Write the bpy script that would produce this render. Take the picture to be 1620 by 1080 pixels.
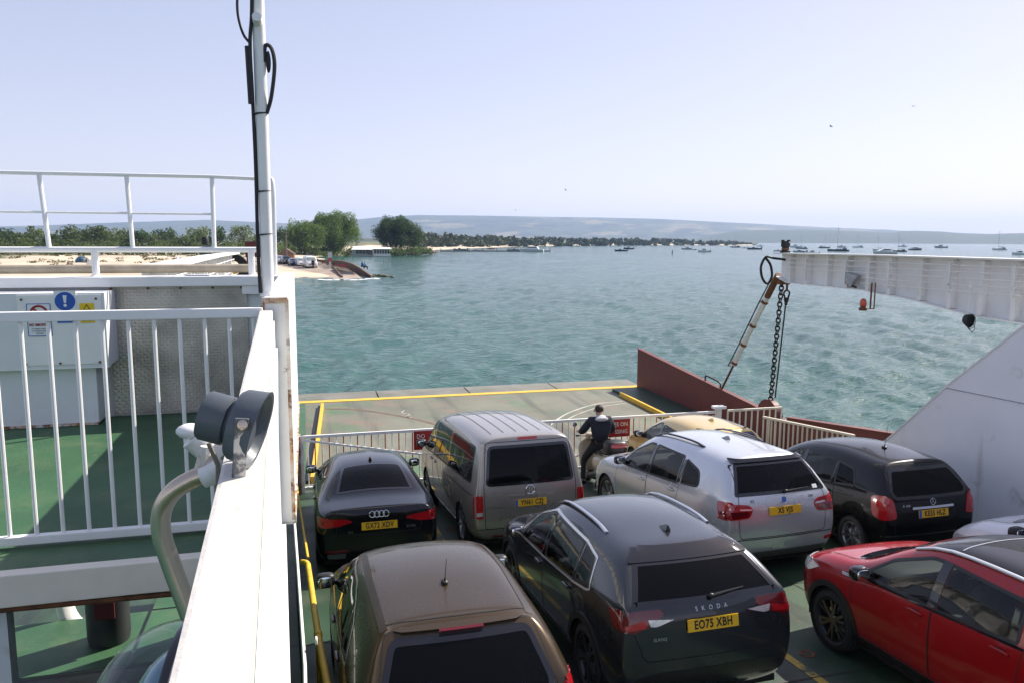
import bpy, bmesh, math, random
import numpy as np
from mathutils import Vector, Matrix, noise as mnoise
from mathutils.bvhtree import BVHTree
from mathutils.geometry import delaunay_2d_cdt
R_ = math.radians
sc = bpy.context.scene
for o in list(bpy.data.objects): bpy.data.objects.remove(o)
COL = sc.collection
random.seed(7)
# ------------------------------------------------------------------ camera
EYE = 4.35                     # eye height above the flat part of the car deck
SEA = -1.6
YAW, PITCH, ROLL = R_(15.0), math.atan(159.5/1220.0), R_(0.25)
fw = Vector((math.sin(YAW)*math.cos(PITCH), math.cos(YAW)*math.cos(PITCH), -math.sin(PITCH)))
rt = Vector((math.cos(YAW), -math.sin(YAW), 0)); up = rt.cross(fw)
rt2 = math.cos(ROLL)*rt + math.sin(ROLL)*up; up2 = math.cos(ROLL)*up - math.sin(ROLL)*rt
cam = bpy.data.objects.new('camera', bpy.data.cameras.new('camera')); COL.objects.link(cam)
cam.data.sensor_width = 36; cam.data.lens = 1220/1620*36
cam.data.clip_start = 0.05; cam.data.clip_end = 60000
cam.matrix_world = Matrix(((rt2.x, up2.x, -fw.x, 0), (rt2.y, up2.y, -fw.y, 0), (rt2.z, up2.z, -fw.z, EYE), (0, 0, 0, 1)))
sc.camera = cam
def aim(px, py, z=None, y=None, d=None):
    """world point seen at a pixel of the 1620x1080 photo on a plane z=, y= or at ground distance d"""
    px = float(px); py = float(py); v = (px-810)/1220*rt2 - (py-540)/1220*up2 + fw
    t = (z-EYE)/v.z if z is not None else (y/v.y if y is not None else d/math.hypot(v.x, v.y))
    return Vector((0, 0, EYE)) + v*t
# ------------------------------------------------------------------ sky, sun, exposure
SUN_AZ, SUN_EL = R_(65), R_(42)        # azimuth clockwise from +Y
world = bpy.data.worlds.new('World'); sc.world = world; world.use_nodes = True
nt = world.node_tree; nt.nodes.clear()
sky = nt.nodes.new('ShaderNodeTexSky'); sky.sky_type = 'NISHITA'; sky.sun_disc = False
sky.sun_elevation = SUN_EL; sky.sun_rotation = SUN_AZ
sky.altitude = 0; sky.air_density = 1.0; sky.dust_density = 0.6; sky.ozone_density = 3.0
tint = nt.nodes.new('ShaderNodeMix'); tint.data_type = 'RGBA'; tint.blend_type = 'MULTIPLY'; tint.inputs[0].default_value = 1
tint.inputs[7].default_value = (2.16, 1.84, 1.92, 1)
gam = nt.nodes.new('ShaderNodeGamma'); gam.inputs[1].default_value = 0.55     # summer haze evens out the sky
bg = nt.nodes.new('ShaderNodeBackground'); bg.inputs[1].default_value = 0.102
out = nt.nodes.new('ShaderNodeOutputWorld')
nt.links.new(sky.outputs[0], gam.inputs[0]); nt.links.new(gam.outputs[0], tint.inputs[6]); nt.links.new(tint.outputs[2], bg.inputs[0]); nt.links.new(bg.outputs[0], out.inputs[0])
sl = bpy.data.lights.new('sun', 'SUN'); sl.energy = 4.7; sl.angle = R_(0.55); sl.color = (1.0, 0.94, 0.84)
sun = bpy.data.objects.new('sun', sl); COL.objects.link(sun)
sun.rotation_euler = Vector((-math.sin(SUN_AZ)*math.cos(SUN_EL), -math.cos(SUN_AZ)*math.cos(SUN_EL), -math.sin(SUN_EL))).to_track_quat('-Z', 'Y').to_euler()
vs = sc.view_settings; vs.view_transform = 'Standard'; vs.look = 'None'; vs.exposure = 0.82; vs.gamma = 1
sc.render.engine = 'CYCLES'
cy = sc.cycles; cy.max_bounces = 8; cy.diffuse_bounces = 3; cy.glossy_bounces = 4; cy.transmission_bounces = 4
cy.transparent_max_bounces = 16; cy.volume_bounces = 1; cy.caustics_reflective = False; cy.caustics_refractive = False
cy.use_denoising = True; cy.sample_clamp_indirect = 6; cy.sample_clamp_direct = 1.6
# ------------------------------------------------------------------ materials
MATS = {}
def _ramp(N, L, src, c0, c1, p0, p1):
    r = N.new('ShaderNodeValToRGB'); r.color_ramp.elements[0].position = p0; r.color_ramp.elements[1].position = p1
    r.color_ramp.elements[0].color = c0; r.color_ramp.elements[1].color = c1
    L.new(src, r.inputs[0]); return r
def mat(name, col, rough=0.5, metal=0.0, coat=0.0, var=0.0, vscale=3.0, bump=0.0, bscale=60.0, spots=None, streak=None, emit=0, ior=None, spec=None, vary_rough=0, flake=0):
    """principled material; var = large soft variation of the base colour; spots = (colour, scale, lo, hi) worn patches;
    streak = (colour, lo, hi) vertical run marks"""
    if name in MATS: return MATS[name]
    m = bpy.data.materials.new(name); m.use_nodes = True; N = m.node_tree.nodes; L = m.node_tree.links
    b = N['Principled BSDF']; c = tuple(col)+(1,)
    b.inputs['Base Color'].default_value = c; b.inputs['Roughness'].default_value = rough; b.inputs['Metallic'].default_value = metal
    if coat: b.inputs['Coat Weight'].default_value = coat; b.inputs['Coat Roughness'].default_value = 0.03
    if ior: b.inputs['IOR'].default_value = ior
    if spec is not None: b.inputs['Specular IOR Level'].default_value = spec
    if emit: b.inputs['Emission Color'].default_value = c; b.inputs['Emission Strength'].default_value = emit
    cur = None
    tc = N.new('ShaderNodeTexCoord') if (var or bump or spots or streak or vary_rough or flake) else None
    def nz(scale, detail=5, rough_=0.6, stretch=None):
        n = N.new('ShaderNodeTexNoise'); n.inputs['Scale'].default_value = scale; n.inputs['Detail'].default_value = detail; n.inputs['Roughness'].default_value = rough_
        src = tc.outputs['Object']
        if stretch:
            mp = N.new('ShaderNodeMapping'); mp.inputs['Scale'].default_value = stretch; L.new(src, mp.inputs[0]); src = mp.outputs[0]
        L.new(src, n.inputs['Vector']); return n.outputs['Fac']
    if var:
        dk = tuple(x*(1-var) for x in col)+(1,); lt = tuple(min(1, x*(1+var)) for x in col)+(1,)
        cur = _ramp(N, L, nz(vscale), dk, lt, 0.3, 0.7).outputs[0]
    def layer(fac, colr):
        nonlocal cur
        mx = N.new('ShaderNodeMix'); mx.data_type = 'RGBA'; L.new(fac, mx.inputs[0])
        if cur is not None: L.new(cur, mx.inputs[6])
        else: mx.inputs[6].default_value = c
        mx.inputs[7].default_value = tuple(colr)+(1,); cur = mx.outputs[2]
    sp = spots if (spots and isinstance(spots[0], (list, tuple)) and len(spots[0]) == 4 and isinstance(spots[0][0], (list, tuple))) else ([spots] if spots else [])
    for (colr, s, lo, hi) in sp:
        layer(_ramp(N, L, nz(s, 8, 0.65), (0, 0, 0, 1), (1, 1, 1, 1), lo, hi).outputs[0], colr)
    if streak:
        layer(_ramp(N, L, nz(streak[3] if len(streak) > 3 else 9, 4, 0.6, streak[4] if len(streak) > 4 else (1, 1, 0.08)), (0, 0, 0, 1), (1, 1, 1, 1), streak[1], streak[2]).outputs[0], streak[0])
    if cur is not None: L.new(cur, b.inputs['Base Color'])
    if vary_rough:
        mr = N.new('ShaderNodeMapRange'); mr.inputs[3].default_value = max(0, rough-vary_rough); mr.inputs[4].default_value = min(1, rough+vary_rough)
        L.new(nz(vscale*2.3), mr.inputs[0]); L.new(mr.outputs[0], b.inputs['Roughness'])
    if bump:
        bp = N.new('ShaderNodeBump'); bp.inputs['Strength'].default_value = bump; bp.inputs['Distance'].default_value = 0.01
        L.new(nz(bscale, 6), bp.inputs['Height']); L.new(bp.outputs[0], b.inputs['Normal'])
    MATS[name] = m; return m
def glassmat(name, tintc, spec=0.5, opaq=0.0, rough=0.0):
    if name in MATS: return MATS[name]
    m = bpy.data.materials.new(name); m.use_nodes = True; N = m.node_tree.nodes; L = m.node_tree.links; N.clear()
    o = N.new('ShaderNodeOutputMaterial'); t = N.new('ShaderNodeBsdfTransparent'); t.inputs[0].default_value = tuple(tintc)+(1,)
    g = N.new('ShaderNodeBsdfGlossy'); g.inputs['Roughness'].default_value = rough
    d = N.new('ShaderNodeBsdfDiffuse'); d.inputs[0].default_value = (0.015, 0.017, 0.02, 1)
    fr = N.new('ShaderNodeFresnel'); io = 1.25+spec*0.4; ge = N.new('ShaderNodeNewGeometry'); mr = N.new('ShaderNodeMapRange'); mr.inputs[3].default_value = io; mr.inputs[4].default_value = 1/io
    L.new(ge.outputs['Backfacing'], mr.inputs[0]); L.new(mr.outputs[0], fr.inputs[0])
    m0 = N.new('ShaderNodeMixShader'); m0.inputs[0].default_value = opaq; L.new(t.outputs[0], m0.inputs[1]); L.new(d.outputs[0], m0.inputs[2])
    m1 = N.new('ShaderNodeMixShader'); L.new(fr.outputs[0], m1.inputs[0]); L.new(m0.outputs[0], m1.inputs[1]); L.new(g.outputs[0], m1.inputs[2])
    L.new(m1.outputs[0], o.inputs[0]); MATS[name] = m; return m
# ------------------------------------------------------------------ object helpers
def tag(o, label=None, cat=None, group=None, kind=None):
    if label: o['label'] = label
    if cat: o['category'] = cat
    if group: o['group'] = group
    if kind: o['kind'] = kind
    return o
def empty(name, loc=(0, 0, 0), rot=(0, 0, 0), label=None, cat=None, group=None):
    o = bpy.data.objects.new(name, None); COL.objects.link(o); o.empty_display_size = 0.2
    o.location = loc; o.rotation_euler = rot; return tag(o, label, cat, group)
def link(name, me, m=None, parent=None, smooth=False):
    if m is not None:
        me.materials.clear()
        for x in (m if isinstance(m, (list, tuple)) else [m]): me.materials.append(x)
    o = bpy.data.objects.new(name, me); COL.objects.link(o)
    if parent is not None: o.parent = parent
    if smooth and len(me.polygons): me.polygons.foreach_set('use_smooth', np.ones(len(me.polygons), bool))
    return o
def copy_tree(o, parent=None):
    c = o.copy(); COL.objects.link(c)
    c.parent = parent
    for ch in o.children: copy_tree(ch, c)
    return c
class MB:
    """collects simple shapes; build() links them as one mesh object"""
    def __init__(s): s.v = []; s.f = []
    def add(s, vs_, fs):
        n = len(s.v); s.v += [tuple(p) for p in vs_]; s.f += [tuple(i+n for i in f) for f in fs]; return s
    def box(s, c, d, rz=0.0, M=None, taper=None):
        hx, hy, hz = d[0]/2, d[1]/2, d[2]/2; P = []
        for z in (-hz, hz):
            k = taper if (taper and z > 0) else 1
            for x, y in ((-hx, -hy), (hx, -hy), (hx, hy), (-hx, hy)): P.append(Vector((x*k, y*k, z)))
        if M is not None: P = [M @ p for p in P]
        elif rz: Rm = Matrix.Rotation(rz, 3, 'Z'); P = [Rm @ p for p in P]
        P = [p+Vector(c) for p in P]
        return s.add(P, [(0, 3, 2, 1), (4, 5, 6, 7), (0, 1, 5, 4), (1, 2, 6, 5), (2, 3, 7, 6), (3, 0, 4, 7)])
    def b2(s, a, b): return s.box([(a[i]+b[i])/2 for i in range(3)], [abs(b[i]-a[i]) for i in range(3)])
    def tube(s, path, r, seg=10, caps=True, closed=False, flat=None):
        P = [Vector(p) for p in path]; n = len(P); rr = r if isinstance(r, (list, tuple)) else [r]*n
        T = []
        for i in range(n):
            a = P[(i-1) % n] if (closed or i > 0) else P[i]; b = P[(i+1) % n] if (closed or i < n-1) else P[i]
            T.append((b-a).normalized() if (b-a).length > 1e-9 else Vector((0, 0, 1)))
        u = T[0].orthogonal().normalized()
        if abs(T[0].z) < 0.9: u = (Vector((0, 0, 1))-T[0]*T[0].z).normalized()
        rings = []
        for i in range(n):
            u = (u-T[i]*u.dot(T[i])); u = u.normalized() if u.length > 1e-6 else T[i].orthogonal().normalized()
            w = T[i].cross(u); ring = []
            for k in range(seg):
                a = 2*math.pi*(k+0.5)/seg; fu, fw_ = (flat if flat else (1, 1))
                ring.append(P[i]+(u*math.cos(a)*fu+w*math.sin(a)*fw_)*rr[i])
            rings.append(ring)
        V = [p for rg in rings for p in rg]; Fc = []
        for i in range(n if closed else n-1):
            j = (i+1) % n
            for k in range(seg):
                k2 = (k+1) % seg; Fc.append((i*seg+k, i*seg+k2, j*seg+k2, j*seg+k))
        if caps and not closed: Fc.append(tuple(range(seg-1, -1, -1))); Fc.append(tuple((n-1)*seg+k for k in range(seg)))
        return s.add(V, Fc)
    def sq(s, a, b, w, h=None):
        """square bar from a to b"""
        h = h or w; a = Vector(a); b = Vector(b); t = (b-a).normalized()
        u = Vector((0, 0, 1)) if abs(t.z) < 0.9 else Vector((0, 1, 0)); u = (u-t*t.dot(u)).normalized(); x = t.cross(u)
        V = []
        for p in (a, b):
            for sx, su in ((-1, -1), (1, -1), (1, 1), (-1, 1)): V.append(p+x*sx*w/2+u*su*h/2)
        return s.add(V, [(0, 1, 2, 3), (7, 6, 5, 4), (0, 4, 5, 1), (1, 5, 6, 2), (2, 6, 7, 3), (3, 7, 4, 0)])
    def prism(s, poly, a, b, axis='x'):
        """poly of 2D points extruded from a to b along axis: x -> (y,z), y -> (x,z), z -> (x,y)"""
        def P(u, v, t): return (t, u, v) if axis == 'x' else ((u, t, v) if axis == 'y' else (u, v, t))
        n = len(poly); V = [P(u, v, a) for u, v in poly]+[P(u, v, b) for u, v in poly]
        F = [tuple(range(n)), tuple(range(2*n-1, n-1, -1))]+[(i, i+n, (i+1) % n+n, (i+1) % n) for i in range(n)]
        return s.add(V, F)
    def lathe(s, prof, origin=(0, 0, 0), M=None, seg=20):
        V = []; n = len(prof)
        for k in range(seg):
            a = 2*math.pi*k/seg
            for r, z in prof:
                p = Vector((r*math.cos(a), r*math.sin(a), z)); p = M @ p if M is not None else p
                V.append(p+Vector(origin))
        F = [(k*n+i, ((k+1) % seg)*n+i, ((k+1) % seg)*n+i+1, k*n+i+1) for k in range(seg) for i in range(n-1)]
        return s.add(V, F)
    def blob(s, c, d, M=None, seg=10, rings=7, e=1.0):
        V = []; F = []
        for i in range(rings+1):
            t = math.pi*i/rings
            for k in range(seg):
                a = 2*math.pi*k/seg
                q = [math.sin(t)*math.cos(a), math.sin(t)*math.sin(a), math.cos(t)]
                q = [math.copysign(abs(x)**e, x) for x in q]
                p = Vector((q[0]*d[0]/2, q[1]*d[1]/2, q[2]*d[2]/2)); p = M @ p if M is not None else p
                V.append(p+Vector(c))
        for i in range(rings):
            for k in range(seg):
                k2 = (k+1) % seg; F.append((i*seg+k, (i+1)*seg+k, (i+1)*seg+k2, i*seg+k2))
        return s.add(V, F)
    def mesh(s, name, fix=True):
        me = bpy.data.meshes.new(name); me.from_pydata(s.v, [], s.f)
        if fix:
            bm = bmesh.new(); bm.from_mesh(me); bmesh.ops.remove_doubles(bm, verts=bm.verts, dist=1e-5)
            bmesh.ops.recalc_face_normals(bm, faces=bm.faces); bm.to_mesh(me); bm.free()
        me.update(); return me
    def build(s, name, m, parent=None, smooth=False, bevel=0.0, label=None, cat=None, group=None, kind=None, auto=None):
        me = s.mesh(name)
        if bevel:
            bm = bmesh.new(); bm.from_mesh(me)
            bmesh.ops.bevel(bm, geom=[e for e in bm.edges if e.is_manifold and e.calc_face_angle(0) > 0.6], offset=bevel, segments=2, profile=0.6, affect='EDGES', clamp_overlap=True)
            bm.to_mesh(me); bm.free()
        o = link(name, me, m, parent, smooth)
        if smooth: shade_auto(me, 35)
        return tag(o, label, cat, group, kind)
def shade_auto(me, deg=35):
    bm = bmesh.new(); bm.from_mesh(me); a = R_(deg)
    for e in bm.edges: e.smooth = not (e.is_manifold and e.calc_face_angle(0) > a)
    bm.to_mesh(me); bm.free()
    me.polygons.foreach_set('use_smooth', np.ones(len(me.polygons), bool))
def bez(pts, n=8):
    """catmull-rom through points"""
    P = [Vector(p) for p in pts]; Q = [P[0]*2-P[1]]+P+[P[-1]*2-P[-2]]; o = []
    for i in range(1, len(Q)-2):
        for k in range(n):
            t = k/n; a, b, c, d = Q[i-1], Q[i], Q[i+1], Q[i+2]
            o.append(0.5*((2*b)+(c-a)*t+(2*a-5*b+4*c-d)*t*t+(-a+3*b-3*c+d)*t**3))
    o.append(P[-1]); return o
def text_mesh(body, size, extrude=0.002, align='CENTER', bold=0.0, xs=1.0, spacing=1.0, name='lettering'):
    cu = bpy.data.curves.new('txt', 'FONT'); cu.body = body; cu.size = size; cu.extrude = extrude; cu.align_x = align; cu.align_y = 'CENTER'
    cu.offset = bold; cu.resolution_u = 3; cu.space_character = spacing
    o = bpy.data.objects.new('txt', cu); COL.objects.link(o)
    dg = bpy.context.evaluated_depsgraph_get(); dg.update()
    me = bpy.data.meshes.new_from_object(o.evaluated_get(dg)); me.name = name
    bpy.data.objects.remove(o); bpy.data.curves.remove(cu)
    if xs != 1.0: me.transform(Matrix.Diagonal((xs, 1, 1, 1)))
    return me
def put_text(body, size, loc, rot, m, parent=None, **k):
    """text lying in its own XY plane, placed with euler rot"""
    me = text_mesh(body, size, **k)
    me.transform(Matrix.Translation(loc) @ (rot if isinstance(rot, Matrix) else Matrix.Rotation(0, 4, 'Z')))
    return link('lettering', me, m, parent)
FACE_BACK = Matrix.Rotation(math.pi/2, 4, 'X')      # readable for someone looking along +Y
def deck_z(y): return 0.0 if y < 5 else (-0.09*(y-5) if y < 17 else -1.08)
# ================================================================== vehicles
def crunch(body, lvl):
    """evaluate a subdivided control cage to arrays"""
    me = bpy.data.meshes.new('cage'); me.from_pydata(body[0], [], body[1])
    if body[2]:
        bm = bmesh.new(); bm.from_mesh(me); ly = bm.edges.layers.float.get('crease_edge') or bm.edges.layers.float.new('crease_edge')
        for e in bm.edges:
            k = tuple(sorted((e.verts[0].index, e.verts[1].index)))
            if k in body[2]: e[ly] = body[2][k]
        bm.to_mesh(me); bm.free()
    o = bpy.data.objects.new('cage', me); COL.objects.link(o)
    md = o.modifiers.new('s', 'SUBSURF'); md.levels = lvl; md.render_levels = lvl; md.boundary_smooth = 'PRESERVE_CORNERS'
    dg = bpy.context.evaluated_depsgraph_get(); dg.update()
    r = bpy.data.meshes.new_from_object(o.evaluated_get(dg))
    bpy.data.objects.remove(o); bpy.data.meshes.remove(me); return r
def rp(pts, r=0.05, n=4):
    """round the corners of a 2D polygon; r may be a list"""
    o = []; N = len(pts)
    for i in range(N):
        p = Vector(pts[i]); a = Vector(pts[i-1]); b = Vector(pts[(i+1) % N]); ri = r[i] if isinstance(r, (list, tuple)) else r
        da = (a-p); db = (b-p); q = min(ri, da.length*0.45, db.length*0.45)
        if q < 1e-4: o.append(p); continue
        s = p+da.normalized()*q; e = p+db.normalized()*q
        for k in range(n+1):
            t = k/n; o.append(s*(1-t)**2+p*2*t*(1-t)+e*t*t)
    return o
def area2(P): return sum(P[i-1].x*P[i].y-P[i].x*P[i-1].y for i in range(len(P)))/2
def inset(P, d):
    P = [Vector(p) for p in P]
    if area2(P) < 0: P = P[::-1]
    o = []; N = len(P)
    for i in range(N):
        a, p, b = P[i-1], P[i], P[(i+1) % N]
        t1 = (p-a).normalized() if (p-a).length > 1e-9 else None; t2 = (b-p).normalized() if (b-p).length > 1e-9 else t1
        t1 = t1 or t2
        n1 = Vector((-t1.y, t1.x)); n2 = Vector((-t2.y, t2.x)); nn = (n1+n2)
        nn = nn.normalized() if nn.length > 1e-6 else n1
        o.append(p+nn*d/max(0.5, nn.dot(n1)))
    return o
def inside(P, U, V):
    """vectorised point in polygon"""
    r = np.zeros(len(U), bool); N = len(P)
    for i in range(N):
        x0, y0 = P[i-1][0], P[i-1][1]; x1, y1 = P[i][0], P[i][1]
        if y0 == y1: continue
        c = ((y0 > V) != (y1 > V)) & (U < (x1-x0)*(V-y0)/(y1-y0)+x0); r ^= c
    return r
def dens(P, res):
    o = []
    for i in range(len(P)):
        a = P[i]; b = P[(i+1) % len(P)]; n = max(1, int((b-a).length/res))
        for k in range(n): o.append(a+(b-a)*(k/n))
    return o
class Shell:
    """car body surface that parts are laid onto"""
    def __init__(s, me):
        n = len(me.vertices); co = np.empty(n*3); me.vertices.foreach_get('co', co); s.co = co.reshape(-1, 3)
        s.faces = np.array([tuple(p.vertices) for p in me.polygons]); s.no = np.array([v.normal[:] for v in me.vertices])
        s.bvh = BVHTree.FromPolygons([Vector(c) for c in s.co], [tuple(f) for f in s.faces])
        s.cen = s.co[s.faces].mean(axis=1); s.ymin = float(s.co[:, 1].min())
    def ok(s, u, v, side):
        o, d = {'L': ((-3, u, v), (1, 0, 0)), 'R': ((3, u, v), (-1, 0, 0)), 'B': ((u, -6, v), (0, 1, 0)), 'F': ((u, 6, v), (0, -1, 0)), 'T': ((u, v, 4), (0, 0, -1))}[side]
        h = s.bvh.ray_cast(Vector(o), Vector(d)); return h[0] is not None and abs(h[1].dot(Vector(d))) > 0.12
    def hit(s, u, v, side):
        o, d = {'L': ((-3, u, v), (1, 0, 0)), 'R': ((3, u, v), (-1, 0, 0)), 'B': ((u, -6, v), (0, 1, 0)), 'F': ((u, 6, v), (0, -1, 0)), 'T': ((u, v, 4), (0, 0, -1))}[side]
        h, n, i, dist = s.bvh.ray_cast(Vector(o), Vector(d))
        if h is None:
            q = {'L': (-0.8, u, v), 'R': (0.8, u, v), 'B': (u, -2, v), 'F': (u, 2, v), 'T': (u, v, 1.4)}[side]
            h, n, i, dist = s.bvh.find_nearest(Vector(q))
        if side == 'B':                                # keep to the tail: never let a ray skim over onto the roof
            lim = s.ymin+0.8
            for _ in range(10):
                if h.y < lim: break
                v -= 0.02; q = s.bvh.ray_cast(Vector((u, -6, v)), Vector((0, 1, 0)))
                if q[0] is not None: h, n, i, dist = q
        # smooth normal
        f = s.faces[i]; nn = Vector(s.no[f].mean(axis=0)).normalized()
        return h, nn
    def patch(s, name, P, side, m, parent, off=0.004, res=0.06, hole=None, rim=True, smooth=True):
        P = [Vector(p) for p in P]
        if area2(P) < 0: P = P[::-1]
        B = dens(P, res); pts = list(B); E = [(i, (i+1) % len(B)) for i in range(len(B))]
        if hole is not None:
            Hh = [Vector(p) for p in hole]; Hd = dens(Hh, res); n0 = len(pts); pts += Hd; E += [(n0+i, n0+(i+1) % len(Hd)) for i in range(len(Hd))]
        else:
            xs = [p.x for p in P]; ys = [p.y for p in P]; In = inset(P, res*0.5)
            gx = np.arange(min(xs), max(xs), res)+res*0.5; gy = np.arange(min(ys), max(ys), res)+res*0.5
            if len(gx)*len(gy):
                G = np.array([(a, b) for a in gx for b in gy]); k = inside(In, G[:, 0], G[:, 1]); pts += [Vector(q) for q in G[k]]
        r = delaunay_2d_cdt(pts, E, [], 1, 1e-5)
        vv, ff = r[0], r[2]
        if hole is not None:
            c = np.array([((vv[f[0]]+vv[f[1]]+vv[f[2]])/3)[:] for f in ff]); kk = inside([p[:] for p in Hh], c[:, 0], c[:, 1])
            ff = [f for f, q in zip(ff, kk) if not q]
        V = []; Bk = []
        cx = sum(p.x for p in P)/len(P); cz = sum(p.y for p in P)/len(P)
        for p in vv:
            u_, v_ = p.x, p.y
            for _ in range(12):                       # points past the silhouette slide back onto it
                if s.ok(u_, v_, side): break
                u_ += (cx-u_)*0.08; v_ += (cz-v_)*0.08
            h, n = s.hit(u_, v_, side); V.append(h+n*off); Bk.append(h-n*0.006)
        F = [tuple(f) for f in ff]
        if rim:
            cnt = {}
            for f in F:
                for i in range(len(f)):
                    a, b = f[i-1], f[i]; cnt.setdefault((min(a, b), max(a, b)), []).append((a, b))
            mp = {}
            for k, l in cnt.items():
                if len(l) == 1:
                    for q in k:
                        if q not in mp: mp[q] = len(V); V.append(Bk[q])
                    a, b = l[0]; F.append((b, a, mp[a], mp[b]))
        me = bpy.data.meshes.new(name); me.from_pydata([tuple(v) for v in V], [], F); me.update()
        # orient outwards
        d = {'L': (-1, 0, 0), 'R': (1, 0, 0), 'B': (0, -1, 0), 'F': (0, 1, 0), 'T': (0, 0, 1)}[side]
        sn = sum(me.polygons[i].normal.dot(Vector(d))*me.polygons[i].area for i in range(len(ff)))
        if sn < 0: me.flip_normals()
        if smooth: shade_auto(me, 40)
        return link(name, me, m, parent)
    def ribbon(s, name, line, w, side, m, parent, off=0.0015, res=0.05, closed=False):
        P = [Vector(p) for p in line]; Q = []
        for i in range(len(P)-(0 if closed else 1)):
            a = P[i]; b = P[(i+1) % len(P)]; n = max(1, int((b-a).length/res)); Q += [a+(b-a)*(k/n) for k in range(n)]
        if not closed: Q.append(P[-1])
        V = []; F = []; N = len(Q)
        for i in range(N):
            a = Q[(i-1) % N] if (closed or i) else Q[i]; b = Q[(i+1) % N] if (closed or i < N-1) else Q[i]
            t = (b-a); t = t.normalized() if t.length > 1e-9 else Vector((1, 0)); n2 = Vector((-t.y, t.x))*w/2
            for q in (Q[i]+n2, Q[i]-n2):
                h, n = s.hit(q.x, q.y, side); V.append(tuple(h+n*off))
        for i in range(N if closed else N-1):
            j = (i+1) % N; F.append((2*i, 2*i+1, 2*j+1, 2*j))
        me = bpy.data.meshes.new(name); me.from_pydata(V, [], F); me.update()
        return link(name, me, m, parent)
def cage(rings, K=7, cap_bulge=(0.05, 0.05), crease_rear=0.0, crease_belt=0.0, rear_rows=None):
    """rings: rear -> front, each a list of K (x,y,z) half-section points (sill..roof rail) plus crown dz.
    closed body with end caps; columns across roof and floor at 0.5, 0, -0.5"""
    FR = (0.55, 0.0, -0.55); V = []; loops = []
    for (pts, crown) in rings:
        lp = []
        for (x, y, z) in pts: lp.append((x, y, z))                      # right side, going up
        x, y, z = pts[-1]
        for f in FR: lp.append((x*f, y, z+crown*(1-f*f)))
        for (x, y, z) in reversed(pts): lp.append((-x, y, z))           # left side, going down
        x, y, z = pts[0]
        for f in reversed(FR): lp.append((x*f, y, z-0.01))
        loops.append([len(V)+i for i in range(len(lp))]); V += lp
    F = []; n = len(loops[0]); cr = {}
    for i in range(len(loops)-1):
        for k in range(n): F.append((loops[i][k], loops[i][(k+1) % n], loops[i+1][(k+1) % n], loops[i+1][k]))
    for end, (lp, b) in enumerate(((loops[0], cap_bulge[0]), (loops[-1], cap_bulge[1]))):
        sg = -1 if end == 0 else 1; rows = []
        for k in range(K):
            a = lp[k]; e = lp[K+3+(K-1-k)]
            if k == K-1: mid = [lp[K], lp[K+1], lp[K+2]]
            elif k == 0: mid = [lp[-1], lp[-2], lp[-3]]
            else:
                mid = []
                for f in FR:
                    x, y, z = V[a]; V.append((x*f, y+sg*b*(1-f*f), z)); mid.append(len(V)-1)
            rows.append([a]+mid+[e])
        for k in range(K-1):
            for c in range(4):
                q = (rows[k][c], rows[k+1][c], rows[k+1][c+1], rows[k][c+1]); F.append(q[::-1] if end == 0 else q)
        if crease_rear:
            for k in range(K-1):
                for c in (0, 4): cr[tuple(sorted((rows[k][c], rows[k+1][c])))] = crease_rear
            for c in range(4): cr[tuple(sorted((rows[K-1][c], rows[K-1][c+1])))] = crease_rear
    if crease_belt:
        for i in range(len(loops)-1):
            for k in (4, K+3+(K-1-4)): cr[tuple(sorted((loops[i][k], loops[i+1][k])))] = crease_belt
    return V, [f[::-1] for f in F], cr
def ring(y, zs, zb, zr, ztop, ws, wm, wb, wr, yb=None, yr=None, gh=0.015):
    """half section: y at waist, yb at sill, yr at rail"""
    yb = y if yb is None else yb; yr = y if yr is None else yr
    zm = zs+(zb-zs)*0.42; zsh = zs+(zb-zs)*0.80
    return ([(ws, yb, zs), (ws+(wm-ws)*0.75, yb+(y-yb)*0.5, zs+(zb-zs)*0.16), (wm, y, zm), (wm*0.992, y, zsh), (wb, y+(yr-y)*0.06, zb),
             ((wb+wr)/2+gh, y+(yr-y)*0.52, zb+(zr-zb)*0.55), (wr, yr, zr)], ztop-zr)
BLACK = mat('black_plastic', (0.012, 0.012, 0.013), 0.45, bump=0.05, bscale=400)
GLOSSB = mat('gloss_black', (0.006, 0.006, 0.007), 0.08, coat=0.6)
SEAM = mat('seam_dark', (0.004, 0.004, 0.004), 0.8)
CHROME = mat('chrome', (0.75, 0.76, 0.78), 0.12, 1.0)
BRIGHT = mat('bright_trim', (0.72, 0.73, 0.75), 0.25, 0.55)
SATIN = mat('satin_aluminium', (0.62, 0.63, 0.65), 0.3, 1.0)
RUBBER = mat('rubber', (0.018, 0.018, 0.018), 0.75, var=0.3, vscale=8, bump=0.2, bscale=90)
ALLOY = mat('alloy_wheel', (0.42, 0.43, 0.45), 0.3, 0.9, var=0.12)
ALLOYD = mat('alloy_wheel_dark', (0.06, 0.06, 0.065), 0.3, 0.7)
REDL = mat('red_lens', (0.42, 0.008, 0.012), 0.06, coat=1.0, var=0.25, vscale=25)
REDD = mat('dark_red_lens', (0.13, 0.004, 0.008), 0.06, coat=1.0)
CLEARL = mat('clear_lens', (0.72, 0.72, 0.72), 0.12, 0.4, coat=1.0, var=0.2, vscale=40)
PLATEY = mat('plate_yellow', (0.83, 0.47, 0.02), 0.35, var=0.05)
PLATEB = mat('plate_black', (0.01, 0.01, 0.01), 0.5)
BLUEP = mat('plate_blue', (0.02, 0.12, 0.5), 0.4)
SEATM = mat('seat_cloth', (0.03, 0.03, 0.034), 0.85, var=0.2, vscale=12, bump=0.15, bscale=200)
TRIM = mat('cabin_trim', (0.022, 0.022, 0.024), 0.7, var=0.15)
GLASS = glassmat('tinted_glass', (0.58, 0.63, 0.61), 0.5, 0.05)
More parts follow.
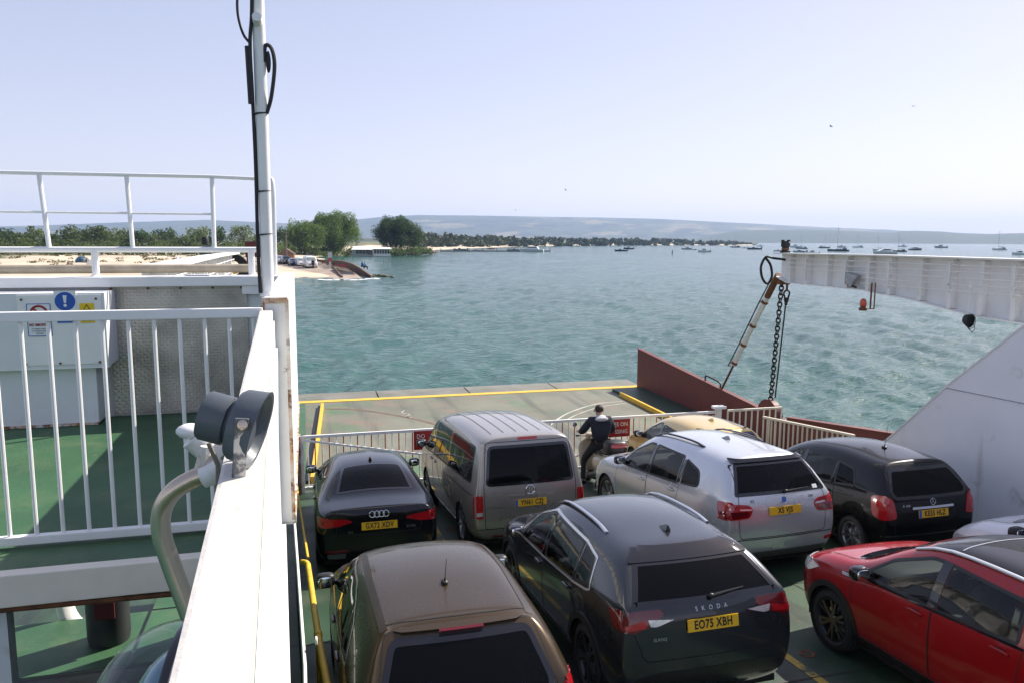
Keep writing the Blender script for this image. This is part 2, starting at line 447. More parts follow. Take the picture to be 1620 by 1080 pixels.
PRIV = glassmat('privacy_glass', (0.05, 0.055, 0.06), 0.1, 0.12)
MIRG = mat('mirror_glass', (0.9, 0.9, 0.92), 0.02, 1.0)
def paint(name, col, metal=0.0, rough=0.35, coat=None):
    coat = coat or (0.5 if sum(col) < 0.1 else 0.85)
    metal *= 0.8; rough = max(0.2, rough*0.85)
    return mat(name, col, rough, metal, coat, var=0.04, vscale=1.2, spots=((min(1, col[0]*1.25+0.006), min(1, col[1]*1.25+0.006), min(1, col[2]*1.25+0.005)), 26, 0.66, 0.95), vary_rough=0.08, spec=0.2)
_wheel_cache = {}
def wheel_meshes(r, w, spokes, style):
    k = (r, w, spokes, style)
    if k in _wheel_cache: return _wheel_cache[k]
    M = Matrix.Rotation(math.pi/2, 3, 'Y'); ri = r*0.72; h = w/2
    prof = [(ri, -h*0.9), (ri+0.012, -h), (r-0.045, -h), (r-0.012, -h*0.86), (r, -h*0.6), (r, h*0.6), (r-0.012, h*0.86), (r-0.045, h), (ri+0.012, h), (ri, h*0.9), (ri-0.012, h*0.7), (ri-0.012, -h*0.7), (ri, -h*0.9)]
    ty = MB().lathe(prof, M=M, seg=40)
    for g in (-0.45, -0.15, 0.15, 0.45):     # tread grooves as proud ribs
        ty.lathe([(r+0.002, (g-0.11)*w), (r+0.006, (g-0.08)*w), (r+0.006, (g+0.08)*w), (r+0.002, (g+0.11)*w)], M=M, seg=40)
    rm = MB().lathe([(ri, h*0.82), (ri-0.02, h*0.85), (ri-0.035, h*0.6), (ri-0.035, -h*0.8)], M=M, seg=40)
    for i in range(spokes):
        a = 2*math.pi*i/spokes
        prs = ((a-0.1, a-0.17), (a+0.1, a+0.17)) if style == 'Y' else ((a, a),)
        for a0, a1 in prs:
            p = Vector((h*0.62, math.cos(a0)*ri*0.2, math.sin(a0)*ri*0.2)); q = Vector((h*0.78, math.cos(a1)*(ri-0.02), math.sin(a1)*(ri-0.02)))
            rm.sq(p, q, 0.03 if style == 'Y' else ri*0.25, 0.03)
    rm.lathe([(0.0, h*0.8), (0.05, h*0.8), (0.065, h*0.7), (ri*0.26, h*0.62), (ri*0.26, h*0.4)], M=M, seg=24)
    dk = MB().lathe([(0, h*0.2), (ri*0.62, h*0.2), (ri*0.62, h*0.1)], M=M, seg=24)   # brake disc
    tm, rmm, dm = ty.mesh('tyre'), rm.mesh('rim'), dk.mesh('brake_disc')
    for q in (tm, rmm): shade_auto(q, 35)
    _wheel_cache[k] = (tm, rmm, dm); return _wheel_cache[k]
_seat = None
def seat_mesh():
    global _seat
    if _seat: return _seat
    b = MB(); b.blob((0, 0, 0.12), (0.5, 0.55, 0.24), e=0.45, seg=12, rings=8)
    M = Matrix.Rotation(R_(14), 3, 'X')
    b.blob((0, -0.3, 0.46), (0.48, 0.16, 0.66), M=M, e=0.45, seg=12, rings=8)
    b.blob((0, -0.41, 0.86), (0.26, 0.1, 0.17), M=M, e=0.5, seg=12, rings=8)
    me = b.mesh('seat'); shade_auto(me, 50); me.materials.append(SEATM); _seat = me; return me
def interior(root, xw, ydash, yf, yr, zf, lhd=False, steer=True):
    """seats, dashboard, wheel; xw cabin half width, yf/yr seat positions, zf cushion floor"""
    sx = xw*0.5
    for x in (-sx, sx):
        s = link('seat', seat_mesh(), None, root); s.location = (x, yf, zf)
    bnc = MB().blob((0, yr, zf+0.12), (xw*1.8, 0.5, 0.22), e=0.35, seg=14).blob((0, yr-0.3, zf+0.42), (xw*1.8, 0.17, 0.56), M=Matrix.Rotation(R_(15), 3, 'X'), e=0.35, seg=14)
    for x in (-sx*1.1, 0, sx*1.1): bnc.blob((x, yr-0.4, zf+0.76), (0.25, 0.09, 0.15), e=0.5)
    bnc.build('rear_seat', SEATM, root, smooth=True)
    MB().blob((0, ydash, zf+0.42), (xw*2*0.97, 0.5, 0.26), e=0.5, seg=14).build('dashboard', TRIM, root, smooth=True)
    MB().b2((-xw*0.95, yr-0.45, zf-0.12), (xw*0.95, ydash+0.2, zf-0.06)).build('cabin_floor', TRIM, root)
    # driver sits on the right in this country
    M = Matrix.Rotation(R_(65), 4, 'X')
    cir = [M @ Vector((math.cos(a)*0.18, math.sin(a)*0.18, 0)) for a in np.linspace(0, 2*math.pi, 20)[:-1]]
    c = Vector((sx, ydash-0.36, zf+0.46))
    MB().tube([c+p for p in cir], 0.015, 6, closed=True).sq(c+M@Vector((-0.17, 0, 0)), c+M@Vector((0.17, 0, 0)), 0.03, 0.02).build('steering_wheel', BLACK, root, smooth=True)
def plate(root, text, loc, tilt, w=0.52, h=0.111, eu=False, face=BLACK):
    M = Matrix.Translation(loc) @ Matrix.Rotation(tilt, 4, 'X')
    me = MB().b2((-w/2, -0.006, -h/2), (w/2, 0.006, h/2)).mesh('number_plate'); me.transform(M)
    p = link('number_plate', me, PLATEY, root)
    t = text_mesh(text, h*0.98, 0.0015, bold=h*0.026, xs=0.73, spacing=1.1); t.transform(M @ Matrix.Translation((0.02 if eu else 0, -0.0072, 0.0)) @ FACE_BACK); link('lettering', t, PLATEB, p)
    if eu:
        q = MB().b2((-w/2+0.003, -0.0085, -h/2+0.003), (-w/2+0.045, -0.004, h/2-0.003)).mesh('country_band'); q.transform(M); link('country_band', q, BLUEP, p)
    return p
def mirror(root, x, y, z, m, sgn, w=0.2, h=0.15):
    b = MB().blob((sgn*(abs(x)+w*0.5), y+0.02, z+h*0.45), (w, 0.14, h), e=0.6, seg=14, rings=9)
    o = b.build('door_mirror', m, root, smooth=True)
    MB().sq((sgn*(abs(x)-0.05), y+0.03, z+0.03), (sgn*(abs(x)+0.06), y+0.03, z+0.05), 0.06, 0.04).build('mirror_arm', BLACK, o)
    MB().blob((sgn*(abs(x)+w*0.5), y-0.052, z+h*0.45), (w*0.8, 0.012, h*0.74), e=0.6, seg=14, rings=6).build('mirror_glass', MIRG, o, smooth=True)
def make_car(P):
    """P: dict of the car. Returns its root empty (origin on the ground under the centre; front towards +Y)"""
    lod = P.get('lvl', 4); body = cage(P['rings'], cap_bulge=P.get('bulge', (0.06, 0.1)), crease_rear=P.get('crease', 0.42), crease_belt=P.get('cbelt', 0.55))
    me = crunch(body, lod)
    # fit to real size
    co = np.empty(len(me.vertices)*3); me.vertices.foreach_get('co', co); co = co.reshape(-1, 3)
    lo, hi = co.min(axis=0), co.max(axis=0); L, W, H = P['size']; zs = P.get('clear', 0.2)
    co[:, 0] *= W/(hi[0]-lo[0]); co[:, 1] = (co[:, 1]-lo[1])/(hi[1]-lo[1])*L-L/2; co[:, 2] = (co[:, 2]-lo[2])/(hi[2]-lo[2])*(H-zs)+zs
    me.vertices.foreach_set('co', co.ravel()); me.update()
    S = Shell(me); root = empty(P['name'], label=P['label'], cat=P.get('cat', 'car'), group=P.get('group'))
    pm = P['paint']; cut = np.zeros(len(S.faces), bool); VX = S.co[S.faces]
    def mark(poly, side, full=True):
        a, b = {'L': (1, 2), 'R': (1, 2), 'B': (0, 2), 'F': (0, 2), 'T': (0, 1)}[side]
        pol = [q[:] for q in poly]; ok = np.ones(len(S.faces), bool)
        for k in range(4): ok &= inside(pol, VX[:, k, a], VX[:, k, b])
        n = S.no[S.faces].mean(axis=1)
        ok &= {'L': n[:, 0] < -0.42, 'R': n[:, 0] > 0.42, 'B': n[:, 1] < -0.1, 'F': n[:, 1] > 0.1, 'T': n[:, 2] > 0.2}[side]
        if side == 'F': ok &= S.cen[:, 1] > 0.1
        if side == 'B': ok &= S.cen[:, 1] < -0.3
        return ok
    see = P.get('see', True)
    def window(name, poly, side, gm, w=0.028, trim=BLACK, cutit=True):
        P0 = inset(poly, 0.0); P1 = inset(poly, w)
        fr = S.patch('window_frame', P0, side, trim, root, 0.004, 0.07, hole=P1)
        g = S.patch(name, inset(poly, w*0.6), side, gm, root, 0.0025, 0.09, rim=False)
        fr.parent = g
        if see and cutit:
            cut[mark(inset(poly, 0.006), side)] = True
        return g
    for side in ('L', 'R'):
        for (nm, poly, rr, gm) in P['side_windows']: window(nm, rp(poly, rr), side, gm)
        sw = P['side_windows']
        for a_, b_ in zip(sw, sw[1:]):
            y1 = min(q[0] for q in a_[1])+0.012; y0 = max(q[0] for q in b_[1])-0.012
            z0 = max(min(q[1] for q in a_[1]), min(q[1] for q in b_[1]))+0.012; z1 = min(max(q[1] for q in a_[1]), max(q[1] for q in b_[1]))-0.02
            if P.get('pillars', True) and y1 > y0: S.patch('pillar_trim', [Vector(q) for q in ((y0, z0), (y1, z0), (y1, z1), (y0, z1))], side, GLOSSB, root, 0.0055, 0.08)
    if 'rear_window' in P: window('rear_window', rp(*P['rear_window'][:2]), P.get('rear_side', 'B'), P['rear_window'][2], 0.045, GLOSSB)
    if 'windscreen' in P: window('windscreen', rp(P['windscreen'][0], 0.08), P['windscreen'][1], GLASS, 0.05, GLOSSB)
    # wheel arches
    Wr, tw = P['wheel'][0], P['wheel'][1]; ax = P['axles']; arch = P.get('arch', 0.055); zc = Wr-0.005
    c = S.cen
    for yy in ax:
        rr = np.hypot(c[:, 1]-yy, c[:, 2]-zc)
        cut |= (rr < Wr+arch-0.012) & (np.abs(c[:, 0]) > W/2-0.42)
    # split body skin into panels
    nrm = S.no; used = np.zeros(len(S.faces), bool) | cut
    def panel(name, sel, m):
        idx = np.nonzero(sel & ~used)[0]
        if not len(idx): return None
        used[idx] = True
        f = S.faces[idx]; uv, inv = np.unique(f, return_inverse=True); q = inv.reshape(f.shape)
        mm = bpy.data.meshes.new(name); mm.from_pydata(S.co[uv].tolist(), [], q.tolist()); mm.update()
        mm.polygons.foreach_set('use_smooth', np.ones(len(mm.polygons), bool))
        mm.normals_split_custom_set_from_vertices([tuple(x) for x in nrm[uv]])
        return link(name, mm, m, root)
    doors = {}
    for side in ('L', 'R'):
        for i, poly in enumerate(P.get('doors', [])):
            pol = [Vector(p) for p in poly]
            a = inside([q[:] for q in pol], c[:, 1], c[:, 2]) & ((c[:, 0] < 0) if side == 'L' else (c[:, 0] > 0)) & (np.abs(S.no[S.faces].mean(axis=1)[:, 0]) > 0.2)
            d = panel('door', a, pm); doors[(side, i)] = d
            if d is None: continue
            S.ribbon('door_gap', [q[:] for q in pol], 0.009, side, SEAM, d, closed=True)
            hx, hz = P['handles'][i]
            h, n = S.hit(hx, hz, side); sg = -1 if side == 'L' else 1
            MB().blob(h+n*0.016+Vector((0, 0, 0)), (0.03, 0.2, 0.032), e=0.5, seg=10).build('door_handle', P.get('handle_mat', pm), d, smooth=True)
            MB().blob(h+n*0.001, (0.012, 0.14, 0.05), e=0.7, seg=10).build('handle_recess', SEAM, d, smooth=True)
    if 'tailgate' in P:
        pol = [Vector(p) for p in rp(P['tailgate'], 0.06)]
        a = inside([q[:] for q in pol], c[:, 0], c[:, 2]) & (S.no[S.faces].mean(axis=1)[:, 1] < -0.12) & (c[:, 1] < -L*0.2)
        t = panel('tailgate', a, pm); S.ribbon('tailgate_gap', [q[:] for q in pol], 0.01, 'B', SEAM, t, closed=True)
    if 'bonnet' in P:
        pol = [Vector(p) for p in rp(P['bonnet'], 0.08)]
        a = inside([q[:] for q in pol], c[:, 0], c[:, 1]) & (S.no[S.faces].mean(axis=1)[:, 2] > 0.2)
        t = panel('bonnet', a, pm); S.ribbon('bonnet_gap', [q[:] for q in pol], 0.01, 'T', SEAM, t, closed=True)
    if 'roof' in P:
        pol = [Vector(p) for p in rp(P['roof'][0], 0.08)]
        a = inside([q[:] for q in pol], c[:, 0], c[:, 1]) & (S.no[S.faces].mean(axis=1)[:, 2] > 0.3) & (c[:, 2] > H*0.7)
        panel('roof', a, P['roof'][1] or pm)
    panel('body', np.ones(len(S.faces), bool), pm)
    # sills and lower cladding
    clm = P.get('cladding_mat', BLACK)
    for side in ('L', 'R'):
        y0, y1 = ax[0]+Wr+arch, ax[1]-Wr-arch; z0 = zs+0.035; z1 = zs+P.get('cladding', 0.13)
        S.patch('sill', [(y0, z0), (y1, z0), (y1, z1), (y0, z1)], side, clm, root, 0.006, 0.12)
        if P.get('flare'):
            for yy in ax:
                o = []; i_ = []
                for k in range(19):
                    a = R_(-12)+R_(204)*k/18; o.append((yy+math.cos(a)*(Wr+arch+P['flare']), zc+math.sin(a)*(Wr+arch+P['flare']))); i_.append((yy+math.cos(a)*(Wr+arch-0.016), zc+math.sin(a)*(Wr+arch-0.016)))
                S.patch('wheel_arch_trim', o+i_[::-1], side, P.get('flare_mat', BLACK), root, 0.012, 0.06)
    b = P.get('valance')      # lower rear bumper, dark
    if b: S.patch('rear_valance', rp(b, 0.03), 'B', P.get('valance_mat', BLACK), root, 0.006, 0.09)
    tm, rm, dm = wheel_meshes(Wr, tw, P['wheel'][2], P['wheel'][3]); rimm = P.get('rim_mat', ALLOY)
    for yy in ax:
        for sg in (-1, 1):
            w = link('wheel', tm, RUBBER, root); w.location = (sg*(W/2-tw/2-0.02), yy, Wr); w.rotation_euler = (0.3*yy, 0, 0 if sg > 0 else math.pi)
            link('rim', rm, rimm, w); link('brake_disc', dm, SATIN, w)
        MB().lathe([(Wr+arch+0.015, -0.9), (Wr+arch+0.015, -W/2+0.03)], (0, yy, zc), Matrix.Rotation(math.pi/2, 3, 'Y'), 28)
        for sg in (-1, 1):
            ln = MB(); pr = []
            for k in range(15):
                a = R_(-10)+R_(200)*k/14; pr.append((yy+math.cos(a)*(Wr+arch+0.005), zc+math.sin(a)*(Wr+arch+0.005)))
            V = [(sg*(W/2-0.03), p[0], p[1]) for p in pr]+[(sg*(W/2-0.4), p[0], p[1]) for p in pr]; n_ = len(pr)
            ln.add(V, [(i, i+1, i+1+n_, i+n_) for i in range(n_-1)]+[tuple(range(n_, 2*n_))]); ln.build('wheel_arch_liner', SEAM, root)
    MB().b2((-W/2+0.12, -L/2+0.25, zs-0.02), (W/2-0.12, L/2-0.3, zs+0.05)).build('underbody', SEAM, root)
    for (nm, poly, side, m, off, rr) in P.get('patches', []):
        S.patch(nm, rp(poly, rr), side, m, root, off, 0.05)
        if side == 'L': S.patch(nm, rp(poly, rr), 'R', m, root, off, 0.05)
    for (nm, line, w, side, m) in P.get('lines', []):
        S.ribbon(nm, line, w, side, m, root, off=0.004)
        if side == 'L': S.ribbon(nm, line, w, 'R', m, root, off=0.004)
    if 'interior' in P: interior(root, *P['interior'])
    if 'mirror' in P:
        y, z, m = P['mirror'][:3]
        for sg, sd in ((-1, 'L'), (1, 'R')):
            h, n = S.hit(y, z, sd); mirror(root, h.x, y, z, m, sg)
    return root, S
def on(S, u, v, side, off=0.0):
    h, n = S.hit(u, v, side); return h+n*off
def wiper(root, S, x0, x1, z0, z1):
    a = on(S, x0, z0, 'B', 0.03); b = on(S, x1, z1, 'B', 0.025); m_ = on(S, (x0+x1)/2, (z0+z1)/2, 'B', 0.035)
    MB().tube([a, m_, b], [0.016, 0.011, 0.006], 6).blob(a, (0.06, 0.05, 0.05)).build('rear_wiper', BLACK, root, smooth=True)
def roof_rail(root, S, x0, x1, y0, y1, m, h=0.03, r=0.014, n=9):
    for sg in (-1, 1):
        pts = []
        for k in range(n):
            t = k/(n-1); p = on(S, sg*(x0+(x1-x0)*t), y0+(y1-y0)*t, 'T'); pts.append(p+Vector((0, 0, h*min(1, 6*min(t, 1-t))+0.004)))
        MB().tube(pts, r, 8, flat=(1.1, 1.5)).build('roof_rail', m, root, smooth=True)
def fin(root, S, y, m=None):
    p = on(S, 0, y, 'T', -0.004)
    MB().prism([(-0.11, 0), (0.09, 0), (-0.06, 0.055), (-0.1, 0.05)], -0.022, 0.022, 'x')
    b = MB(); V = [(-0.03, 0.09, 0), (0.03, 0.09, 0), (0.03, -0.1, 0), (-0.03, -0.1, 0), (-0.006, -0.07, 0.06), (0.006, -0.07, 0.06), (0.006, -0.1, 0.055), (-0.006, -0.1, 0.055)]
    b.add([Vector(v)+p for v in V], [(0, 1, 5, 4), (1, 2, 6, 5), (2, 3, 7, 6), (3, 0, 4, 7), (4, 5, 6, 7)]); b.build('roof_aerial', m or GLOSSB, root)
def whip(root, S, y, ln=0.35, rake=32):
    p = on(S, 0, y, 'T', -0.002); d = Vector((0, -math.sin(R_(rake)), math.cos(R_(rake))))
    MB().blob(p+Vector((0, 0, 0.012)), (0.06, 0.1, 0.045), e=0.8).tube([p, p+d*0.06], 0.008, 6).tube([p+d*0.05, p+d*ln], [0.004, 0.0025], 6).build('roof_aerial', BLACK, root, smooth=True)
def small_text(root, S, body, size, x, z, m, off=0.002, xs=1.0, spacing=1.0, bold=0.0, name='badge_lettering'):
    me = text_mesh(body, size, 0.0015, bold=bold, xs=xs, spacing=spacing)
    for v in me.vertices:
        h, n = S.hit(x+v.co.x, z+v.co.y, 'B'); p = h+n*(off+max(0, v.co.z)); v.co = p
    o = link(name, me, m, root); o['kind'] = 'stuff'; return o
def ringbadge(root, S, x, z, r, m, w=0.006, name='badge'):
    pts = [on(S, x+math.cos(a)*r, z+math.sin(a)*r, 'B', 0.006) for a in np.linspace(0, 2*math.pi, 25)[:-1]]
    return MB().tube(pts, w, 6, closed=True).build(name, m, root, smooth=True)
def place(root, x, y_tail, L, yaw=0.0, y_ground=None):
    yc = y_tail+L/2; z = (deck_z(yc-L*0.29)+deck_z(yc+L*0.29))/2; sl = math.atan2(deck_z(yc+L*0.29)-deck_z(yc-L*0.29), L*0.58)
    root.location = (x, yc, z+0.004); root.rotation_euler = (sl, 0, R_(yaw))
# ------------------------------------------------------------------ body styles
def hatch(L, W, H, zs, zbr, zbf, zrr, zrf, tg, wt, cowl, hz, nose=0.7, wr=0.62, wb=0.93, rear_w=0.9, roofmid=None, tum=1.0, hoodw=0.78):
    h = W/2; a = -L/2; ws = h*0.9; rm = roofmid or H
    R = []
    R.append(ring(a+0.03, zs+0.08, zbr, zrr, zrr+0.03, ws*0.86, h*rear_w, h*wb*rear_w*0.98, h*wr*0.93, yb=a+0.12, yr=a+tg))
    R.append(ring(a+0.17, zs+0.03, zbr, zrr+0.015, zrr+0.05, ws*0.97, h*0.975, h*wb*0.965, h*wr*0.985, yb=a+0.2, yr=a+tg+0.12))
    R.append(ring(a+0.62, zs, zbr-0.005, (zrr+rm)/2-0.03, (zrr+rm)/2+0.01, ws, h, h*wb, h*wr, yr=a+max(0.62, tg+0.42)))
    R.append(ring(a+L*0.33, zs, (zbr*2+zbf)/3, rm-0.06, rm, ws, h, h*wb, h*wr*1.01, yr=a+max(L*0.33, tg+0.7)))
    R.append(ring(a+L*0.5, zs, (zbr+zbf)/2, rm-0.06, rm, ws, h, h*wb, h*wr*1.02))
    R.append(ring(wt, zs, zbf, zrf-0.06, zrf, ws, h, h*wb, h*wr*1.0))
    R.append(ring((wt+cowl)/2, zs, zbf-0.01, (zrf+hz)/2+0.0, (zrf+hz)/2+0.06, ws, h, h*wb, h*(wr+hoodw)/2))
    R.append(ring(cowl, zs, zbf-0.04, hz-0.005, hz+0.02, ws, h, h*wb*0.99, h*hoodw))
    R.append(ring(cowl+(L/2-cowl)*0.5, zs, zbf-0.07, hz-0.04, hz-0.01, ws, h*0.995, h*wb*0.98, h*(hoodw-0.02)))
    R.append(ring(L/2-0.2, zs+0.02, (nose+zbf)/2-0.06, (nose+hz)/2-0.03, (nose+hz)/2, ws*0.94, h*0.95, h*wb*0.92, h*(hoodw-0.08)))
    R.append(ring(L/2-0.02, zs+0.06, nose-0.07, nose-0.02, nose, ws*0.8, h*0.8, h*0.76, h*0.6, yb=L/2-0.06))
    return R
def saloon(L, W, H, zs, zbr, zbf, boot, rwb, rwt, wt, cowl, hz, nose=0.66, wr=0.6, wb=0.93):
    h = W/2; a = -L/2; ws = h*0.9
    R = [ring(a+0.03, zs+0.06, boot-0.12, boot-0.03, boot-0.01, ws*0.85, h*0.88, h*0.84, h*0.74, yb=a+0.09, yr=a+0.06),
         ring(a+0.18, zs+0.02, boot-0.1, boot-0.02, boot, ws*0.96, h*0.96, h*0.91, h*0.74, yr=a+0.16),
         ring((a+rwb)/2+0.05, zs, zbr-0.04, boot+0.0, boot+0.025, ws, h*0.99, h*0.93, h*0.73),
         ring(rwb, zs, zbr, boot+0.03, boot+0.06, ws, h, h*wb, h*0.7),
         ring((rwb+rwt)/2, zs, zbr, (boot+H)/2+0.02, (boot+H)/2+0.09, ws, h, h*wb, h*(wr+0.06)),
         ring(rwt, zs, zbr, H-0.09, H-0.03, ws, h, h*wb, h*wr),
         ring((rwt+wt)/2, zs, (zbr+zbf)/2, H-0.06, H, ws, h, h*wb, h*wr*1.02),
         ring(wt, zs, zbf, H-0.1, H-0.04, ws, h, h*wb, h*wr),
         ring((wt+cowl)/2, zs, zbf-0.01, (H+hz)/2-0.02, (H+hz)/2+0.06, ws, h, h*wb, h*(wr+0.1)),
         ring(cowl, zs, zbf-0.05, hz-0.01, hz+0.02, ws, h, h*wb, h*0.78),
         ring(cowl+(L/2-cowl)*0.5, zs, zbf-0.09, hz-0.05, hz-0.02, ws, h*0.995, h*wb*0.98, h*0.76),
         ring(L/2-0.22, zs+0.02, nose-0.02, (nose+hz)/2-0.03, (nose+hz)/2, ws*0.94, h*0.94, h*0.86, h*0.68),
         ring(L/2-0.02, zs+0.06, nose-0.1, nose-0.03, nose, ws*0.8, h*0.8, h*0.74, h*0.55, yb=L/2-0.06)]
    return R
def mir(pts): return pts+[(-x, z) for x, z in reversed(pts)]
CARS = {}
# ---- grey SUV ------------------------------------------------------
def grey_suv():
    L, W, H = 4.49, 1.88, 1.63; pm = paint('paint_graphite', (0.042, 0.045, 0.054), 0.75, 0.3)
    P = dict(name='suv', label='dark grey SUV with bright silver roof rails in the front row, beside the brown hatchback', size=(L, W, H), clear=0.2, paint=pm,
        rings=hatch(L, W, H, 0.2, 1.14, 1.0, 1.5, 1.57, 0.56, 0.35, 1.15, 1.08, nose=0.8, wr=0.68, wb=0.95, rear_w=0.93), wheel=(0.36, 0.23, 5, 'Y'), axles=(-1.36, 1.40), rim_mat=ALLOYD,
        side_windows=[('front_window', [(0.02, 1.0), (1.0, 0.97), (0.62, 1.3), (0.1, 1.47), (0.0, 1.46)], 0.05, GLASS),
                      ('rear_door_window', [(-1.02, 1.04), (-0.06, 1.0), (-0.06, 1.46), (-0.98, 1.42)], 0.03, GLASS),
                      ('quarter_window', [(-1.42, 1.12), (-1.06, 1.06), (-1.02, 1.415), (-1.3, 1.37)], [0.1, 0.02, 0.02, 0.08], PRIV)],
        rear_window=(mir([(-0.77, 1.14), (-0.74, 1.19), (-0.585, 1.455)]), 0.04, PRIV), windscreen=(mir([(-0.68, 1.06), (-0.5, 1.5)]), 'F'),
        doors=[[(-0.04, 0.36), (0.95, 0.36), (1.08, 0.6), (1.06, 0.98), (-0.02, 1.0)], [(-1.0, 0.62), (-0.86, 0.42), (-0.05, 0.36), (-0.03, 1.0), (-1.04, 1.04)]],
        handles=[(0.12, 0.9), (-0.85, 0.94)], tailgate=mir([(-0.66, 0.66), (-0.8, 1.02), (-0.79, 1.13), (-0.6, 1.48)]), bonnet=mir([(-0.68, 1.15), (-0.62, 2.0)]),
        cladding=0.2, flare=0.05, valance=mir([(-0.72, 0.26), (-0.74, 0.5), (-0.5, 0.54)]), interior=(0.7, 0.95, 0.25, -0.75, 0.55), mirror=(0.82, 0.99, pm),
        roof=([(-0.6, -1.5), (0.6, -1.5), (0.58, 0.3), (-0.58, 0.3)], None),
        patches=[('tail_light', [(-0.40, 1.12), (-0.87, 1.12), (-0.87, 0.98), (-0.78, 0.93), (-0.62, 0.98)], 'B', REDD, 0.008, 0.02),
                 ('tail_light', [(0.40, 1.12), (0.87, 1.12), (0.87, 0.98), (0.78, 0.93), (0.62, 0.98)], 'B', REDD, 0.008, 0.02),
                 ('light_bar', [(-0.5, 1.125), (0.5, 1.125), (0.46, 1.06), (-0.46, 1.06)], 'B', GLOSSB, 0.010, 0.005),
                 ('tail_light', [(-2.2, 1.12), (-1.9, 1.1), (-2.03, 0.98), (-2.2, 0.94)], 'L', REDD, 0.007, 0.02),
                 ('rear_spoiler', mir([(-0.64, 1.43), (-0.57, 1.53)]), 'B', GLOSSB, 0.012, 0.02),
                 ('indicator', [(-0.38, 1.03), (-0.63, 1.045), (-0.61, 0.985), (-0.55, 0.98)], 'B', CLEARL, 0.012, 0.01),
                 ('indicator', [(0.38, 1.03), (0.63, 1.045), (0.61, 0.985), (0.55, 0.98)], 'B', CLEARL, 0.012, 0.01),
                 ('lens', [(-0.645, 1.045), (-0.85, 1.0), (-0.83, 0.96), (-0.65, 0.975)], 'B', REDL, 0.012, 0.012),
                 ('lens', [(0.645, 1.045), (0.85, 1.0), (0.83, 0.96), (0.65, 0.975)], 'B', REDL, 0.012, 0.012)],
        lines=[('window_chrome', [(1.06, 0.975), (0.02, 0.995), (-1.06, 1.04), (-1.38, 1.075), (-1.46, 1.1), (-1.36, 1.37), (-1.0, 1.435), (-0.06, 1.48), (0.12, 1.485), (0.65, 1.315), (1.06, 0.975)], 0.024, 'L', BRIGHT)])
    r, S = make_car(P)
    plate(r, 'EO75 XBH', on(S, 0, 0.96, 'B', 0.016), R_(-6))
    small_text(r, S, 'SKODA', 0.05, 0, 1.092, SATIN, 0.013, spacing=2.6)
    small_text(r, S, 'ELROQ', 0.04, -0.52, 0.86, SATIN, 0.003)
    roof_rail(r, S, 0.58, 0.56, -1.15, 0.35, SATIN, 0.028, 0.016); wiper(r, S, 0.02, 0.38, 1.17, 1.2); fin(r, S, -1.28)
    place(r, 3.5, 5.9, L, 0.8); return r
